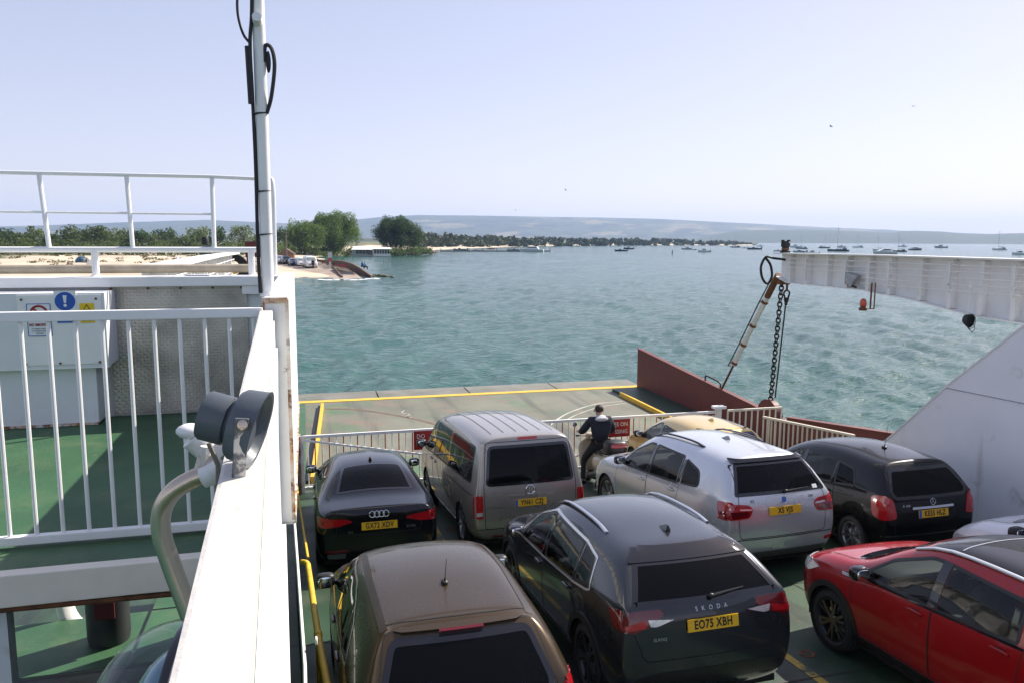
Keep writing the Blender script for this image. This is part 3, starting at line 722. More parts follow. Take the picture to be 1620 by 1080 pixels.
# ---- black saloon ----------------------------------------------------
def black_saloon():
    L, W, H = 4.76, 1.84, 1.43; pm = paint('paint_black', (0.005, 0.006, 0.009), 0.2, 0.25)
    P = dict(name='saloon_car', label='black saloon car with yellow plate GX72 XDV, far left behind the white gate', size=(L, W, H), clear=0.17, paint=pm,
        rings=saloon(L, W, H, 0.17, 0.97, 0.92, 1.0, -1.72, -0.95, 0.42, 1.18, 0.96), wheel=(0.335, 0.225, 5, 'Y'), axles=(-1.33, 1.49), see=True,
        side_windows=[('front_window', [(0.0, 0.93), (1.02, 0.9), (0.6, 1.16), (0.18, 1.3), (0.02, 1.3)], 0.04, GLASS),
                      ('rear_door_window', [(-0.98, 0.98), (-0.07, 0.935), (-0.05, 1.3), (-0.55, 1.28), (-0.9, 1.2)], [0.03, 0.02, 0.02, 0.05, 0.08], PRIV)],
        windscreen=(mir([(-0.66, 1.0), (-0.5, 1.33)]), 'F'),
        rear_window=([(-0.6, -1.70), (0.6, -1.70), (0.47, -1.0), (-0.47, -1.0)], 0.08, PRIV), rear_side='T',
        doors=[[(-0.03, 0.34), (0.98, 0.34), (1.12, 0.6), (1.1, 0.9), (-0.01, 0.935)], [(-0.95, 0.62), (-0.82, 0.42), (-0.04, 0.34), (-0.02, 0.935), (-1.0, 0.98)]],
        handles=[(0.12, 0.82), (-0.84, 0.86)], bonnet=mir([(-0.66, 1.2), (-0.6, 2.1)]), tailgate=mir([(-0.62, 0.62), (-0.62, 0.985)]),
        roof=([(-0.5, -0.95), (0.5, -0.95), (0.5, 0.4), (-0.5, 0.4)], None), flare_mat=pm,
        cladding=0.1, valance=mir([(-0.66, 0.24), (-0.7, 0.38)]), interior=(0.7, 0.95, 0.15, -0.75, 0.42), mirror=(0.83, 0.93, pm),
        patches=[('tail_light', [(-0.86, 0.88), (-0.46, 0.85), (-0.38, 0.81), (-0.6, 0.75), (-0.86, 0.74)], 'B', REDL, 0.007, 0.02),
                 ('tail_light', [(0.86, 0.88), (0.46, 0.85), (0.38, 0.81), (0.6, 0.75), (0.86, 0.74)], 'B', REDL, 0.007, 0.02),
                 ('tail_light', [(-2.33, 0.89), (-2.0, 0.86), (-2.1, 0.77), (-2.33, 0.74)], 'L', REDL, 0.007, 0.02),
                 ('reflector', [(-0.78, 0.4), (-0.45, 0.4), (-0.45, 0.36), (-0.78, 0.36)], 'B', REDD, 0.01, 0.01),
                 ('reflector', [(0.78, 0.4), (0.45, 0.4), (0.45, 0.36), (0.78, 0.36)], 'B', REDD, 0.01, 0.01),
                 ('exhaust_trim', [(-0.76, 0.34), (-0.48, 0.34), (-0.5, 0.27), (-0.74, 0.27)], 'B', SATIN, 0.012, 0.02),
                 ('exhaust_trim', [(0.76, 0.34), (0.48, 0.34), (0.5, 0.27), (0.74, 0.27)], 'B', SATIN, 0.012, 0.02)],
        lines=[('window_chrome', [(1.05, 0.895), (0.0, 0.925), (-0.98, 0.97)], 0.018, 'L', BRIGHT)])
    r, S = make_car(P)
    plate(r, 'GX72 XDV', on(S, 0, 0.74, 'B', 0.014), R_(-4))
    for x in (-0.1, -0.033, 0.033, 0.1): ringbadge(r, S, x, 0.90, 0.042, CHROME, 0.006)
    small_text(r, S, 'A4', 0.06, -0.42, 0.66, CHROME, 0.003); small_text(r, S, '35 TFSI', 0.045, 0.46, 0.68, SATIN, 0.003)
    fin(r, S, -0.75); place(r, 0.95, 10.95, L, 0); return r
# ---- grey-beige van ----------------------------------------------------
def van():
    L, W, H = 4.89, 1.9, 1.97; pm = paint('paint_warm_grey', (0.36, 0.325, 0.29), 0.65, 0.34)
    P = dict(name='passenger_van', label='tall grey-beige passenger van with dark rear window and plate YN61 CZJ', cat='van', size=(L, W, H), clear=0.2, paint=pm,
        rings=hatch(L, W, H, 0.2, 1.1, 1.08, 1.83, 1.88, 0.17, 1.15, 1.95, 1.18, nose=0.85, wr=0.79, wb=0.965, rear_w=0.95, hoodw=0.82), wheel=(0.34, 0.215, 5, 'S'), axles=(-1.5, 1.5), crease=0.45,
        side_windows=[('front_window', [(0.86, 1.1), (1.72, 1.07), (1.3, 1.55), (1.12, 1.72), (0.86, 1.73)], 0.05, GLASS),
                      ('middle_window', [(-0.5, 1.12), (0.78, 1.1), (0.78, 1.73), (-0.5, 1.73)], 0.07, PRIV),
                      ('rear_side_window', [(-2.12, 1.14), (-0.6, 1.12), (-0.6, 1.73), (-2.06, 1.71)], 0.09, PRIV)],
        rear_window=(mir([(-0.735, 1.13), (-0.66, 1.74)]), 0.09, PRIV), windscreen=(mir([(-0.74, 1.18), (-0.66, 1.76)]), 'F'),
        doors=[[(0.82, 0.36), (1.08, 0.36), (1.1, 0.72), (1.86, 0.78), (1.8, 1.09), (0.83, 1.1)], [(-0.55, 0.32), (0.8, 0.32), (0.81, 1.1), (-0.54, 1.12)]],
        handles=[(0.98, 1.0), (0.62, 1.0)], tailgate=mir([(-0.74, 0.46), (-0.76, 1.1), (-0.69, 1.79)]), bonnet=mir([(-0.72, 1.98), (-0.66, 2.35)]),
        cladding=0.08, cladding_mat=pm, interior=(0.75, 1.75, 1.0, -0.3, 0.75), mirror=(1.62, 1.12, BLACK),
        patches=[('tail_light', [(-0.885, 1.0), (-0.78, 1.0), (-0.78, 0.64), (-0.885, 0.64)], 'B', REDL, 0.008, 0.03), ('tail_light', [(0.885, 1.0), (0.78, 1.0), (0.78, 0.64), (0.885, 0.64)], 'B', REDL, 0.008, 0.03),
                 ('tail_light', [(-2.42, 1.0), (-2.3, 1.0), (-2.32, 0.64), (-2.42, 0.64)], 'L', REDL, 0.008, 0.02),
                 ('reverse_lamp', [(-0.88, 0.74), (-0.79, 0.74), (-0.79, 0.68), (-0.88, 0.68)], 'B', CLEARL, 0.011, 0.01), ('reverse_lamp', [(0.88, 0.74), (0.79, 0.74), (0.79, 0.68), (0.88, 0.68)], 'B', CLEARL, 0.011, 0.01),
                 ('brake_light', [(-0.16, 1.845), (0.16, 1.845), (0.16, 1.81), (-0.16, 1.81)], 'B', REDL, 0.014, 0.01),
                 ('plate_recess', [(-0.37, 0.95), (0.37, 0.95), (0.37, 0.74), (-0.37, 0.74)], 'B', pm, 0.004, 0.02),
                 ('handle_trim', [(-0.36, 0.98), (0.36, 0.98), (0.36, 0.955), (-0.36, 0.955)], 'B', pm, 0.02, 0.005),
                 ('step_pad', [(-0.1, 0.5), (0.14, 0.5), (0.14, 0.455), (-0.1, 0.455)], 'B', BLACK, 0.012, 0.01),
                 ('reflector', [(-0.62, 0.34), (-0.42, 0.34), (-0.42, 0.31), (-0.62, 0.31)], 'B', REDD, 0.01, 0.005)],
        lines=[('slide_rail', [(-2.2, 0.98), (-0.55, 0.97)], 0.014, 'L', SEAM), ('bumper_line', [(-0.92, 0.46), (0.92, 0.46)], 0.012, 'B', SEAM)]
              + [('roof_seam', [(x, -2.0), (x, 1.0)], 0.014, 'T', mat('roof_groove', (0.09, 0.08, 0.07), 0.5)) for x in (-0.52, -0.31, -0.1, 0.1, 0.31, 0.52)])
    r, S = make_car(P)
    plate(r, 'YN61 CZJ', on(S, -0.02, 0.85, 'B', 0.012), R_(-2), eu=True)
    ringbadge(r, S, -0.02, 1.045, 0.07, CHROME, 0.008)
    b = MB()
    for (x0, z0, x1, z1) in ((-0.045, 0.045, -0.02, 0.005), (-0.02, 0.005, 0.0, 0.045), (0.0, 0.045, 0.02, 0.005), (0.02, 0.005, 0.045, 0.045)):
        b.sq(on(S, -0.02+x0, 1.045+z0, 'B', 0.006), on(S, -0.02+x1, 1.045+z1, 'B', 0.006), 0.01, 0.008)
    for (x0, z0, x1, z1) in ((-0.05, -0.01, -0.025, -0.05), (-0.025, -0.05, 0, -0.01), (0, -0.01, 0.025, -0.05), (0.025, -0.05, 0.05, -0.01)):
        b.sq(on(S, -0.02+x0, 1.045+z0, 'B', 0.006), on(S, -0.02+x1, 1.045+z1, 'B', 0.006), 0.01, 0.008)
    b.build('badge', CHROME, r)
    small_text(r, S, 'TRANSPORTER', 0.04, -0.55, 0.8, SATIN, 0.003)
    place(r, 3.25, 11.1, L, 2.0); return r
# ---- brown hatchback ------------------------------------------------------
def brown_hatch():
    L, W, H = 4.1, 1.8, 1.6; pm = paint('paint_brown', (0.062, 0.042, 0.023), 0.6, 0.33, 0.45)
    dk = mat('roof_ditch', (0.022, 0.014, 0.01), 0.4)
    P = dict(name='hatchback_car', label='brown hatchback with whip aerial on its broad roof, nearest the foreground railing', size=(L, W, H), clear=0.18, paint=pm,
        rings=hatch(L, W, H, 0.18, 1.08, 0.97, 1.47, 1.52, 0.42, 0.45, 1.2, 1.06, nose=0.74, wr=0.70, wb=0.95), wheel=(0.32, 0.2, 5, 'S'), axles=(-1.28, 1.33),
        side_windows=[('front_window', [(0.1, 0.99), (1.0, 0.97), (0.68, 1.26), (0.34, 1.41), (0.08, 1.44)], 0.05, GLASS),
                      ('rear_door_window', [(-0.85, 1.05), (0.02, 1.0), (0.0, 1.44), (-0.55, 1.42), (-0.72, 1.36)], 0.05, GLASS),
                      ('quarter_window', [(-1.22, 1.1), (-0.91, 1.06), (-0.79, 1.35), (-0.98, 1.28)], [0.04, 0.02, 0.03, 0.05], PRIV)],
        rear_window=(mir([(-0.63, 0.98), (-0.66, 1.1), (-0.54, 1.43)]), 0.07, PRIV), windscreen=(mir([(-0.68, 1.06), (-0.52, 1.46)]), 'F'),
        doors=[[(0.04, 0.34), (0.95, 0.34), (1.05, 0.6), (1.04, 0.97), (0.06, 0.99)], [(-0.9, 0.62), (-0.78, 0.42), (0.03, 0.34), (0.04, 1.0), (-0.9, 1.05)]],
        handles=[(0.2, 0.9), (-0.72, 0.93)], tailgate=mir([(-0.62, 0.5), (-0.7, 0.95), (-0.58, 1.46)]), bonnet=mir([(-0.66, 1.2), (-0.6, 1.85)]),
        cladding=0.1, interior=(0.68, 0.95, 0.2, -0.7, 0.5), mirror=(0.85, 0.99, BLACK), valance=mir([(-0.7, 0.25), (-0.72, 0.45)]),
        patches=[('tail_light', [(-0.86, 1.1), (-0.72, 1.06), (-0.7, 0.8), (-0.86, 0.74)], 'B', REDL, 0.01, 0.04), ('tail_light', [(0.86, 1.1), (0.72, 1.06), (0.7, 0.8), (0.86, 0.74)], 'B', REDL, 0.01, 0.04),
                 ('tail_light', [(-2.0, 1.1), (-1.74, 1.06), (-1.84, 0.8), (-2.0, 0.75)], 'L', REDL, 0.01, 0.04),
                 ('brake_light', [(-0.17, 1.442), (0.17, 1.442), (0.17, 1.428), (-0.17, 1.428)], 'B', REDD, 0.05, 0.004)],
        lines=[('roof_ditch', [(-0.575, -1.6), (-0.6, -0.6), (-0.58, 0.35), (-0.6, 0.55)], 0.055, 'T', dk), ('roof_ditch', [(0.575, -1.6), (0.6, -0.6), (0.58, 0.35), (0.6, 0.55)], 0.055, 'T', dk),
               ('tailgate_gap', [(-0.55, -1.54), (-0.3, -1.58), (0, -1.59), (0.3, -1.58), (0.55, -1.54)], 0.01, 'T', SEAM),
               ('window_chrome', [(1.03, 0.96), (0.1, 0.985), (-0.9, 1.045), (-1.27, 1.09), (-1.0, 1.31), (-0.72, 1.39), (-0.4, 1.45), (0.3, 1.44), (0.7, 1.28), (1.03, 0.96)], 0.022, 'L', BRIGHT)])
    r, S = make_car(P)
    # spoiler lip over the rear window
    pts = [on(S, x, 1.475, 'B')+Vector((0, -0.05, -0.005)) for x in np.linspace(-0.56, 0.56, 11)]; pf = [on(S, x, -1.52, 'T')+Vector((0, 0, 0.004)) for x in np.linspace(-0.56, 0.56, 11)]
    b = MB(); n = 11; V = pf+pts+[p+Vector((0, 0.03, -0.03)) for p in pts]
    b.add(V, [(i, i+1, n+i+1, n+i) for i in range(n-1)]+[(n+i, n+i+1, 2*n+i+1, 2*n+i) for i in range(n-1)]); b.build('rear_spoiler', pm, r, smooth=True)
    whip(r, S, -1.02, 0.27, 25); wiper(r, S, 0.0, 0.4, 1.02, 1.05)
    place(r, 1.06, 4.97, L, 0.3); return r
# ---- silver SUV --------------------------------------------------------------
def silver_suv():
    L, W, H = 4.85, 1.93, 1.77; pm = paint('paint_silver', (0.64, 0.65, 0.68), 0.65, 0.3)
    P = dict(name='suv', label='silver SUV with black roof rails and yellow plate X5 VJS, beside the scooter', size=(L, W, H), clear=0.22, paint=pm,
        rings=hatch(L, W, H, 0.22, 1.16, 1.08, 1.65, 1.70, 0.42, 0.4, 1.18, 1.14, nose=0.82, wr=0.63, wb=0.93), wheel=(0.38, 0.265, 5, 'Y'), axles=(-1.4, 1.53),
        side_windows=[('front_window', [(0.0, 1.1), (1.05, 1.07), (0.66, 1.38), (0.2, 1.57), (0.0, 1.58)], 0.05, GLASS),
                      ('rear_door_window', [(-1.02, 1.14), (-0.08, 1.1), (-0.06, 1.58), (-0.98, 1.55)], 0.04, GLASS),
                      ('quarter_window', [(-1.62, 1.19), (-1.1, 1.15), (-1.06, 1.52), (-1.5, 1.42)], [0.12, 0.03, 0.03, 0.1], PRIV)],
        rear_window=(mir([(-0.75, 1.2), (-0.58, 1.61)]), 0.05, PRIV), windscreen=(mir([(-0.72, 1.14), (-0.54, 1.62)]), 'F'),
        doors=[[(-0.06, 0.4), (1.0, 0.4), (1.12, 0.66), (1.1, 1.08), (-0.04, 1.1)], [(-1.04, 0.7), (-0.9, 0.46), (-0.07, 0.4), (-0.05, 1.1), (-1.08, 1.14)]],
        handles=[(0.12, 0.98), (-0.88, 1.02)], tailgate=mir([(-0.7, 0.62), (-0.72, 1.0), (-0.64, 1.59)]), bonnet=mir([(-0.7, 1.2), (-0.64, 2.2)]),
        cladding=0.12, flare=0.045, flare_mat=pm, valance=mir([(-0.72, 0.27), (-0.76, 0.4)]), valance_mat=mat('bumper_grey', (0.1, 0.1, 0.1), 0.5), interior=(0.72, 0.95, 0.2, -0.8, 0.62), mirror=(0.85, 1.1, GLOSSB),
        patches=[('tail_light', [(-0.93, 1.13), (-0.56, 1.09), (-0.5, 1.03), (-0.56, 0.91), (-0.93, 0.89)], 'B', REDL, 0.01, 0.04), ('tail_light', [(0.93, 1.13), (0.56, 1.09), (0.5, 1.03), (0.56, 0.91), (0.93, 0.89)], 'B', REDL, 0.01, 0.04),
                 ('tail_light', [(-2.38, 1.14), (-2.12, 1.13), (-2.2, 0.93), (-2.38, 0.9)], 'L', REDL, 0.01, 0.04),
                 ('reverse_lamp', [(-0.7, 1.045), (-0.53, 1.035), (-0.52, 1.015), (-0.7, 1.025)], 'B', CLEARL, 0.013, 0.006), ('reverse_lamp', [(0.7, 1.045), (0.53, 1.035), (0.52, 1.015), (0.7, 1.025)], 'B', CLEARL, 0.013, 0.006),
                 ('lens', [(-0.91, 1.01), (-0.57, 1.005), (-0.58, 0.925), (-0.91, 0.91)], 'B', REDD, 0.013, 0.03), ('lens', [(0.91, 1.01), (0.57, 1.005), (0.58, 0.925), (0.91, 0.91)], 'B', REDD, 0.013, 0.03),
                 ('window_sticker', [(0.54, 1.27), (0.62, 1.27), (0.62, 1.22), (0.54, 1.22)], 'B', mat('sticker_white', (0.7, 0.7, 0.7), 0.5), 0.007, 0.005),
                 ('reflector', [(0.72, 0.52), (0.9, 0.54), (0.9, 0.48), (0.72, 0.47)], 'B', REDL, 0.01, 0.01), ('reflector', [(-0.72, 0.52), (-0.9, 0.54), (-0.9, 0.48), (-0.72, 0.47)], 'B', REDL, 0.01, 0.01),
                 ('rear_spoiler', mir([(-0.6, 1.6), (-0.57, 1.645)]), 'B', GLOSSB, 0.03, 0.01)],
        lines=[('bumper_line', [(-0.93, 0.6), (0.93, 0.6)], 0.012, 'B', SEAM)])
    r, S = make_car(P)
    plate(r, 'X5 VJS', on(S, 0, 0.98, 'B', 0.014), R_(-4))
    ringbadge(r, S, 0, 1.12, 0.045, CHROME, 0.006); S.patch('badge', [(math.cos(a)*0.042, 1.12+math.sin(a)*0.042) for a in np.linspace(0, 2*math.pi, 17)[:-1]], 'B', mat('badge_blue', (0.05, 0.15, 0.5), 0.3), r, 0.004, 0.03)
    small_text(r, S, 'X5', 0.055, -0.5, 1.13, GLOSSB, 0.004); small_text(r, S, '3.0d', 0.05, 0.46, 1.13, GLOSSB, 0.004)
    roof_rail(r, S, 0.525, 0.535, -1.2, 0.3, GLOSSB, 0.035, 0.016); fin(r, S, -0.95, mat('aerial_grey', (0.3, 0.31, 0.33), 0.3, 0.5)); wiper(r, S, 0.05, 0.45, 1.22, 1.24)
    place(r, 6.32, 9.0, L, 2.5); return r
# ---- black compact -------------------------------------------------------------
def black_compact():
    L, W, H = 3.88, 1.76, 1.59; pm = paint('paint_black_grey', (0.009, 0.009, 0.01), 0.4, 0.28)
    P = dict(name='compact_car', label='black compact car with tall red rear lights and whip aerial, beside the sloping white wall', size=(L, W, H), clear=0.18, paint=pm,
        rings=hatch(L, W, H, 0.18, 1.05, 0.95, 1.45, 1.51, 0.36, 0.5, 1.25, 1.02, nose=0.74, wr=0.66, wb=0.94), wheel=(0.31, 0.2, 7, 'S'), axles=(-1.24, 1.33),
        side_windows=[('front_window', [(0.1, 0.98), (1.05, 0.95), (0.7, 1.22), (0.3, 1.4), (0.1, 1.42)], 0.05, GLASS),
                      ('rear_door_window', [(-0.75, 1.03), (0.03, 0.98), (0.03, 1.42), (-0.68, 1.39)], 0.04, GLASS),
                      ('quarter_window', [(-1.28, 1.07), (-0.82, 1.03), (-0.76, 1.38), (-1.16, 1.32)], [0.05, 0.03, 0.03, 0.06], PRIV)],
        rear_window=(mir([(-0.62, 0.99), (-0.68, 1.1), (-0.53, 1.4)]), 0.07, PRIV), windscreen=(mir([(-0.66, 1.03), (-0.5, 1.44)]), 'F'),
        doors=[[(0.05, 0.34), (0.95, 0.34), (1.06, 0.6), (1.06, 0.96), (0.07, 0.98)], [(-0.84, 0.62), (-0.72, 0.42), (0.04, 0.34), (0.06, 0.98), (-0.82, 1.03)]],
        handles=[(0.2, 0.87), (-0.66, 0.91)], tailgate=mir([(-0.6, 0.46), (-0.66, 0.9), (-0.6, 1.44)]), bonnet=mir([(-0.64, 1.25), (-0.58, 1.8)]),
        cladding=0.1, interior=(0.66, 0.98, 0.2, -0.65, 0.5), mirror=(0.9, 0.98, pm),
        patches=[('tail_light', [(-0.84, 1.05), (-0.66, 1.02), (-0.6, 0.72), (-0.84, 0.7)], 'B', REDL, 0.012, 0.06), ('tail_light', [(0.84, 1.05), (0.66, 1.02), (0.6, 0.72), (0.84, 0.7)], 'B', REDL, 0.012, 0.06),
                 ('tail_light', [(-1.9, 1.06), (-1.64, 1.03), (-1.7, 0.75), (-1.9, 0.7)], 'L', REDL, 0.012, 0.06),
                 ('tailgate_handle', [(-0.36, 0.88), (0.36, 0.88), (0.36, 0.845), (-0.36, 0.845)], 'B', CHROME, 0.02, 0.01),
                 ('fuel_vent', [(-1.72, 0.86), (-1.5, 0.8), (-1.5, 0.76), (-1.66, 0.8)], 'L', GLOSSB, 0.008, 0.01)],
        lines=[('bumper_line', [(-0.8, 0.46), (0.8, 0.46)], 0.014, 'B', CHROME), ('shoulder_line', [(1.0, 0.86), (-0.8, 0.9), (-1.3, 0.94)], 0.01, 'L', SEAM)])
    r, S = make_car(P)
    plate(r, 'KE55 HLZ', on(S, 0, 0.77, 'B', 0.012), R_(-4), eu=True)
    ringbadge(r, S, 0, 0.94, 0.045, CHROME, 0.004); b = MB()
    for a in (90, 210, 330): b.sq(on(S, 0, 0.94, 'B', 0.006), on(S, math.cos(R_(a))*0.042, 0.94+math.sin(R_(a))*0.042, 'B', 0.006), 0.007, 0.004)
    b.build('badge', CHROME, r); small_text(r, S, 'A 160', 0.05, -0.45, 0.9, CHROME, 0.004)
    whip(r, S, -0.95, 0.42, 12); place(r, 8.8, 8.85, L, 0); return r
# ---- gold hatchback -------------------------------------------------------------
def small_hatch(name, label, pm, x, y, yaw=0, L=3.9, W=1.7, H=1.5, front=False):
    P = dict(name=name, label=label, size=(L, W, H), clear=0.18, paint=pm,
        rings=hatch(L, W, H, 0.18, 1.0, 0.92, 1.38, 1.43, 0.38, 0.4, 1.12, 0.98, nose=0.7, wr=0.64, wb=0.94), wheel=(0.3, 0.19, 5, 'S'), axles=(-1.2, 1.27),
        side_windows=[('front_window', [(0.02, 0.95), (0.94, 0.92), (0.58, 1.17), (0.2, 1.33), (0.02, 1.34)], 0.05, GLASS),
                      ('rear_door_window', [(-0.85, 1.0), (-0.05, 0.95), (-0.05, 1.32), (-0.72, 1.26)], 0.05, GLASS)],
        rear_window=(mir([(-0.6, 0.98), (-0.52, 1.34)]), 0.06, PRIV), windscreen=(mir([(-0.62, 1.0), (-0.48, 1.38)]), 'F'),
        doors=[[(-0.03, 0.34), (0.88, 0.34), (0.98, 0.56), (0.97, 0.92), (-0.02, 0.95)], [(-0.85, 0.6), (-0.75, 0.42), (-0.04, 0.34), (-0.03, 0.95), (-0.9, 1.0)]],
        handles=[(0.1, 0.85), (-0.75, 0.89)], tailgate=mir([(-0.6, 0.5), (-0.66, 0.9), (-0.58, 1.4)]), bonnet=mir([(-0.62, 1.14), (-0.56, 1.75)]),
        cladding=0.1, interior=(0.65, 0.9, 0.12, -0.7, 0.45), mirror=(0.78, 0.94, BLACK), valance=mir([(-0.66, 0.25), (-0.7, 0.4)]),
        patches=[('tail_light', [(-0.82, 1.0), (-0.68, 0.97), (-0.68, 0.72), (-0.82, 0.7)], 'B', REDL, 0.01, 0.04), ('tail_light', [(0.82, 1.0), (0.68, 0.97), (0.68, 0.72), (0.82, 0.7)], 'B', REDL, 0.01, 0.04),
                 ('headlight', [(1.55, 0.74), (1.86, 0.7), (1.88, 0.6), (1.62, 0.64)], 'L', CLEARL, 0.008, 0.04)])
    r, S = make_car(P); fin(r, S, -0.85, pm); place(r, x, y, L, yaw); return r
# ---- red SUV ---------------------------------------------------------------------
def red_suv():
    L, W, H = 4.18, 1.78, 1.61; pm = paint('paint_red', (0.33, 0.006, 0.008), 0.0, 0.3); rf = paint('paint_roof_black', (0.012, 0.012, 0.013), 0.2, 0.2)
    P = dict(name='suv', label='bright red SUV with black roof and silver roof rail, at the lower right corner', size=(L, W, H), clear=0.2, paint=pm,
        rings=hatch(L, W, H, 0.2, 1.08, 1.0, 1.5, 1.54, 0.4, 0.3, 1.08, 1.06, nose=0.86, wr=0.64, wb=0.94), wheel=(0.34, 0.215, 6, 'Y'), axles=(-1.2, 1.3),
        side_windows=[('front_window', [(-0.06, 1.02), (0.93, 1.0), (0.56, 1.27), (0.1, 1.44), (-0.06, 1.45)], 0.05, GLASS),
                      ('rear_door_window', [(-1.0, 1.07), (-0.12, 1.02), (-0.12, 1.45), (-0.95, 1.41)], 0.05, GLASS)],
        rear_window=(mir([(-0.6, 1.06), (-0.52, 1.44)]), 0.06, PRIV), windscreen=(mir([(-0.66, 1.07), (-0.5, 1.48)]), 'F'),
        doors=[[(-0.1, 0.38), (0.85, 0.38), (0.97, 0.62), (0.96, 1.0), (-0.09, 1.02)], [(-1.0, 0.62), (-0.85, 0.44), (-0.11, 0.38), (-0.1, 1.02), (-1.05, 1.07)]],
        handles=[(0.08, 0.93), (-0.85, 0.97)], tailgate=mir([(-0.62, 0.5), (-0.66, 0.95), (-0.58, 1.48)]), bonnet=mir([(-0.66, 1.08), (-0.62, 1.95)]),
        roof=([(-0.58, -1.6), (0.58, -1.6), (0.57, 0.26), (-0.57, 0.26)], rf), cladding=0.16, flare=0.05, interior=(0.68, 0.85, 0.05, -0.8, 0.52), mirror=(0.76, 1.0, GLOSSB), rim_mat=ALLOYD,
        patches=[('headlight', [(1.72, 0.9), (2.0, 0.86), (2.02, 0.76), (1.8, 0.8)], 'L', CLEARL, 0.01, 0.04), ('fender_badge', [(0.98, 0.96), (1.16, 0.95), (1.14, 0.92), (0.98, 0.93)], 'L', CHROME, 0.008, 0.008),
                 ('headlight', [(-0.84, 0.88), (-0.5, 0.86), (-0.5, 0.78), (-0.84, 0.76)], 'F', CLEARL, 0.01, 0.03), ('headlight', [(0.84, 0.88), (0.5, 0.86), (0.5, 0.78), (0.84, 0.76)], 'F', CLEARL, 0.01, 0.03),
                 ('grille', [(-0.48, 0.86), (0.48, 0.86), (0.48, 0.7), (-0.48, 0.7)], 'F', GLOSSB, 0.01, 0.03), ('tail_light', [(-0.82, 1.0), (-0.6, 1.0), (-0.6, 0.84), (-0.82, 0.82)], 'B', REDL, 0.01, 0.03), ('tail_light', [(0.82, 1.0), (0.6, 1.0), (0.6, 0.84), (0.82, 0.82)], 'B', REDL, 0.01, 0.03),
                 ('pillar_trim', [(-0.14, 1.03), (-0.04, 1.03), (-0.04, 1.45), (-0.14, 1.45)], 'L', GLOSSB, 0.006, 0.004)],
        lines=[('window_trim', [(1.0, 0.985), (0.0, 1.01), (-1.05, 1.06)], 0.02, 'L', GLOSSB), ('roof_glass_joint', [(-0.5, -0.1), (0.5, -0.1)], 0.02, 'T', SATIN)])
    r, S = make_car(P)
    roof_rail(r, S, 0.575, 0.56, -1.4, 0.4, BRIGHT, 0.012, 0.016); place(r, 6.42, 3.52, L, 0); return r
def all_cars():
    black_saloon(); van(); brown_hatch(); grey_suv(); silver_suv(); black_compact(); red_suv()
    small_hatch('hatchback_car', 'pale gold hatchback by the right end of the white gate, ahead of the silver SUV', paint('paint_gold', (0.72, 0.52, 0.2), 0.35, 0.35), 8.05, 12.85)
    small_hatch('hatchback_car', 'white car of which only the bonnet shows at the right edge, behind the black compact', paint('paint_white', (0.75, 0.76, 0.78), 0.0, 0.3), 9.3, 4.2, 0, 4.2, 1.8, 1.72)
# ================================================================== sea, land, hills
def water_mat():
    m = bpy.data.materials.new('sea_water'); m.use_nodes = True; N = m.node_tree.nodes; L = m.node_tree.links; b = N['Principled BSDF']
    tc = N.new('ShaderNodeTexCoord')
    b.inputs['Roughness'].default_value = 0.1; b.inputs['IOR'].default_value = 1.4; b.inputs['Specular IOR Level'].default_value = 0.5
    n = N.new('ShaderNodeTexNoise'); n.inputs['Scale'].default_value = 0.035; n.inputs['Detail'].default_value = 4; L.new(tc.outputs['Object'], n.inputs['Vector'])
    r = _ramp(N, L, n.outputs['Fac'], (0.018, 0.08, 0.058, 1), (0.028, 0.102, 0.076, 1), 0.35, 0.65); L.new(r.outputs[0], b.inputs['Base Color'])
    prev = None
    for scale, dist, st in ((0.55, 0.13, 0.5), (2.2, 0.085, 0.65), (6.0, 0.03, 0.65)):
        mp = N.new('ShaderNodeMapping'); mp.inputs['Rotation'].default_value = (0, 0, R_(-12)); mp.inputs['Scale'].default_value = (0.45, 1.0, 1.0); L.new(tc.outputs['Object'], mp.inputs[0])
        z = N.new('ShaderNodeTexNoise'); z.inputs['Scale'].default_value = scale; z.inputs['Detail'].default_value = 4; z.inputs['Roughness'].default_value = 0.55; z.inputs['Distortion'].default_value = 0.4
        L.new(mp.outputs[0], z.inputs['Vector'])
        bp = N.new('ShaderNodeBump'); bp.inputs['Strength'].default_value = st; bp.inputs['Distance'].default_value = dist*3.2
        L.new(z.outputs['Fac'], bp.inputs['Height'])
        if prev: L.new(prev, bp.inputs['Normal'])
        prev = bp.outputs[0]
    L.new(prev, b.inputs['Normal']); return m
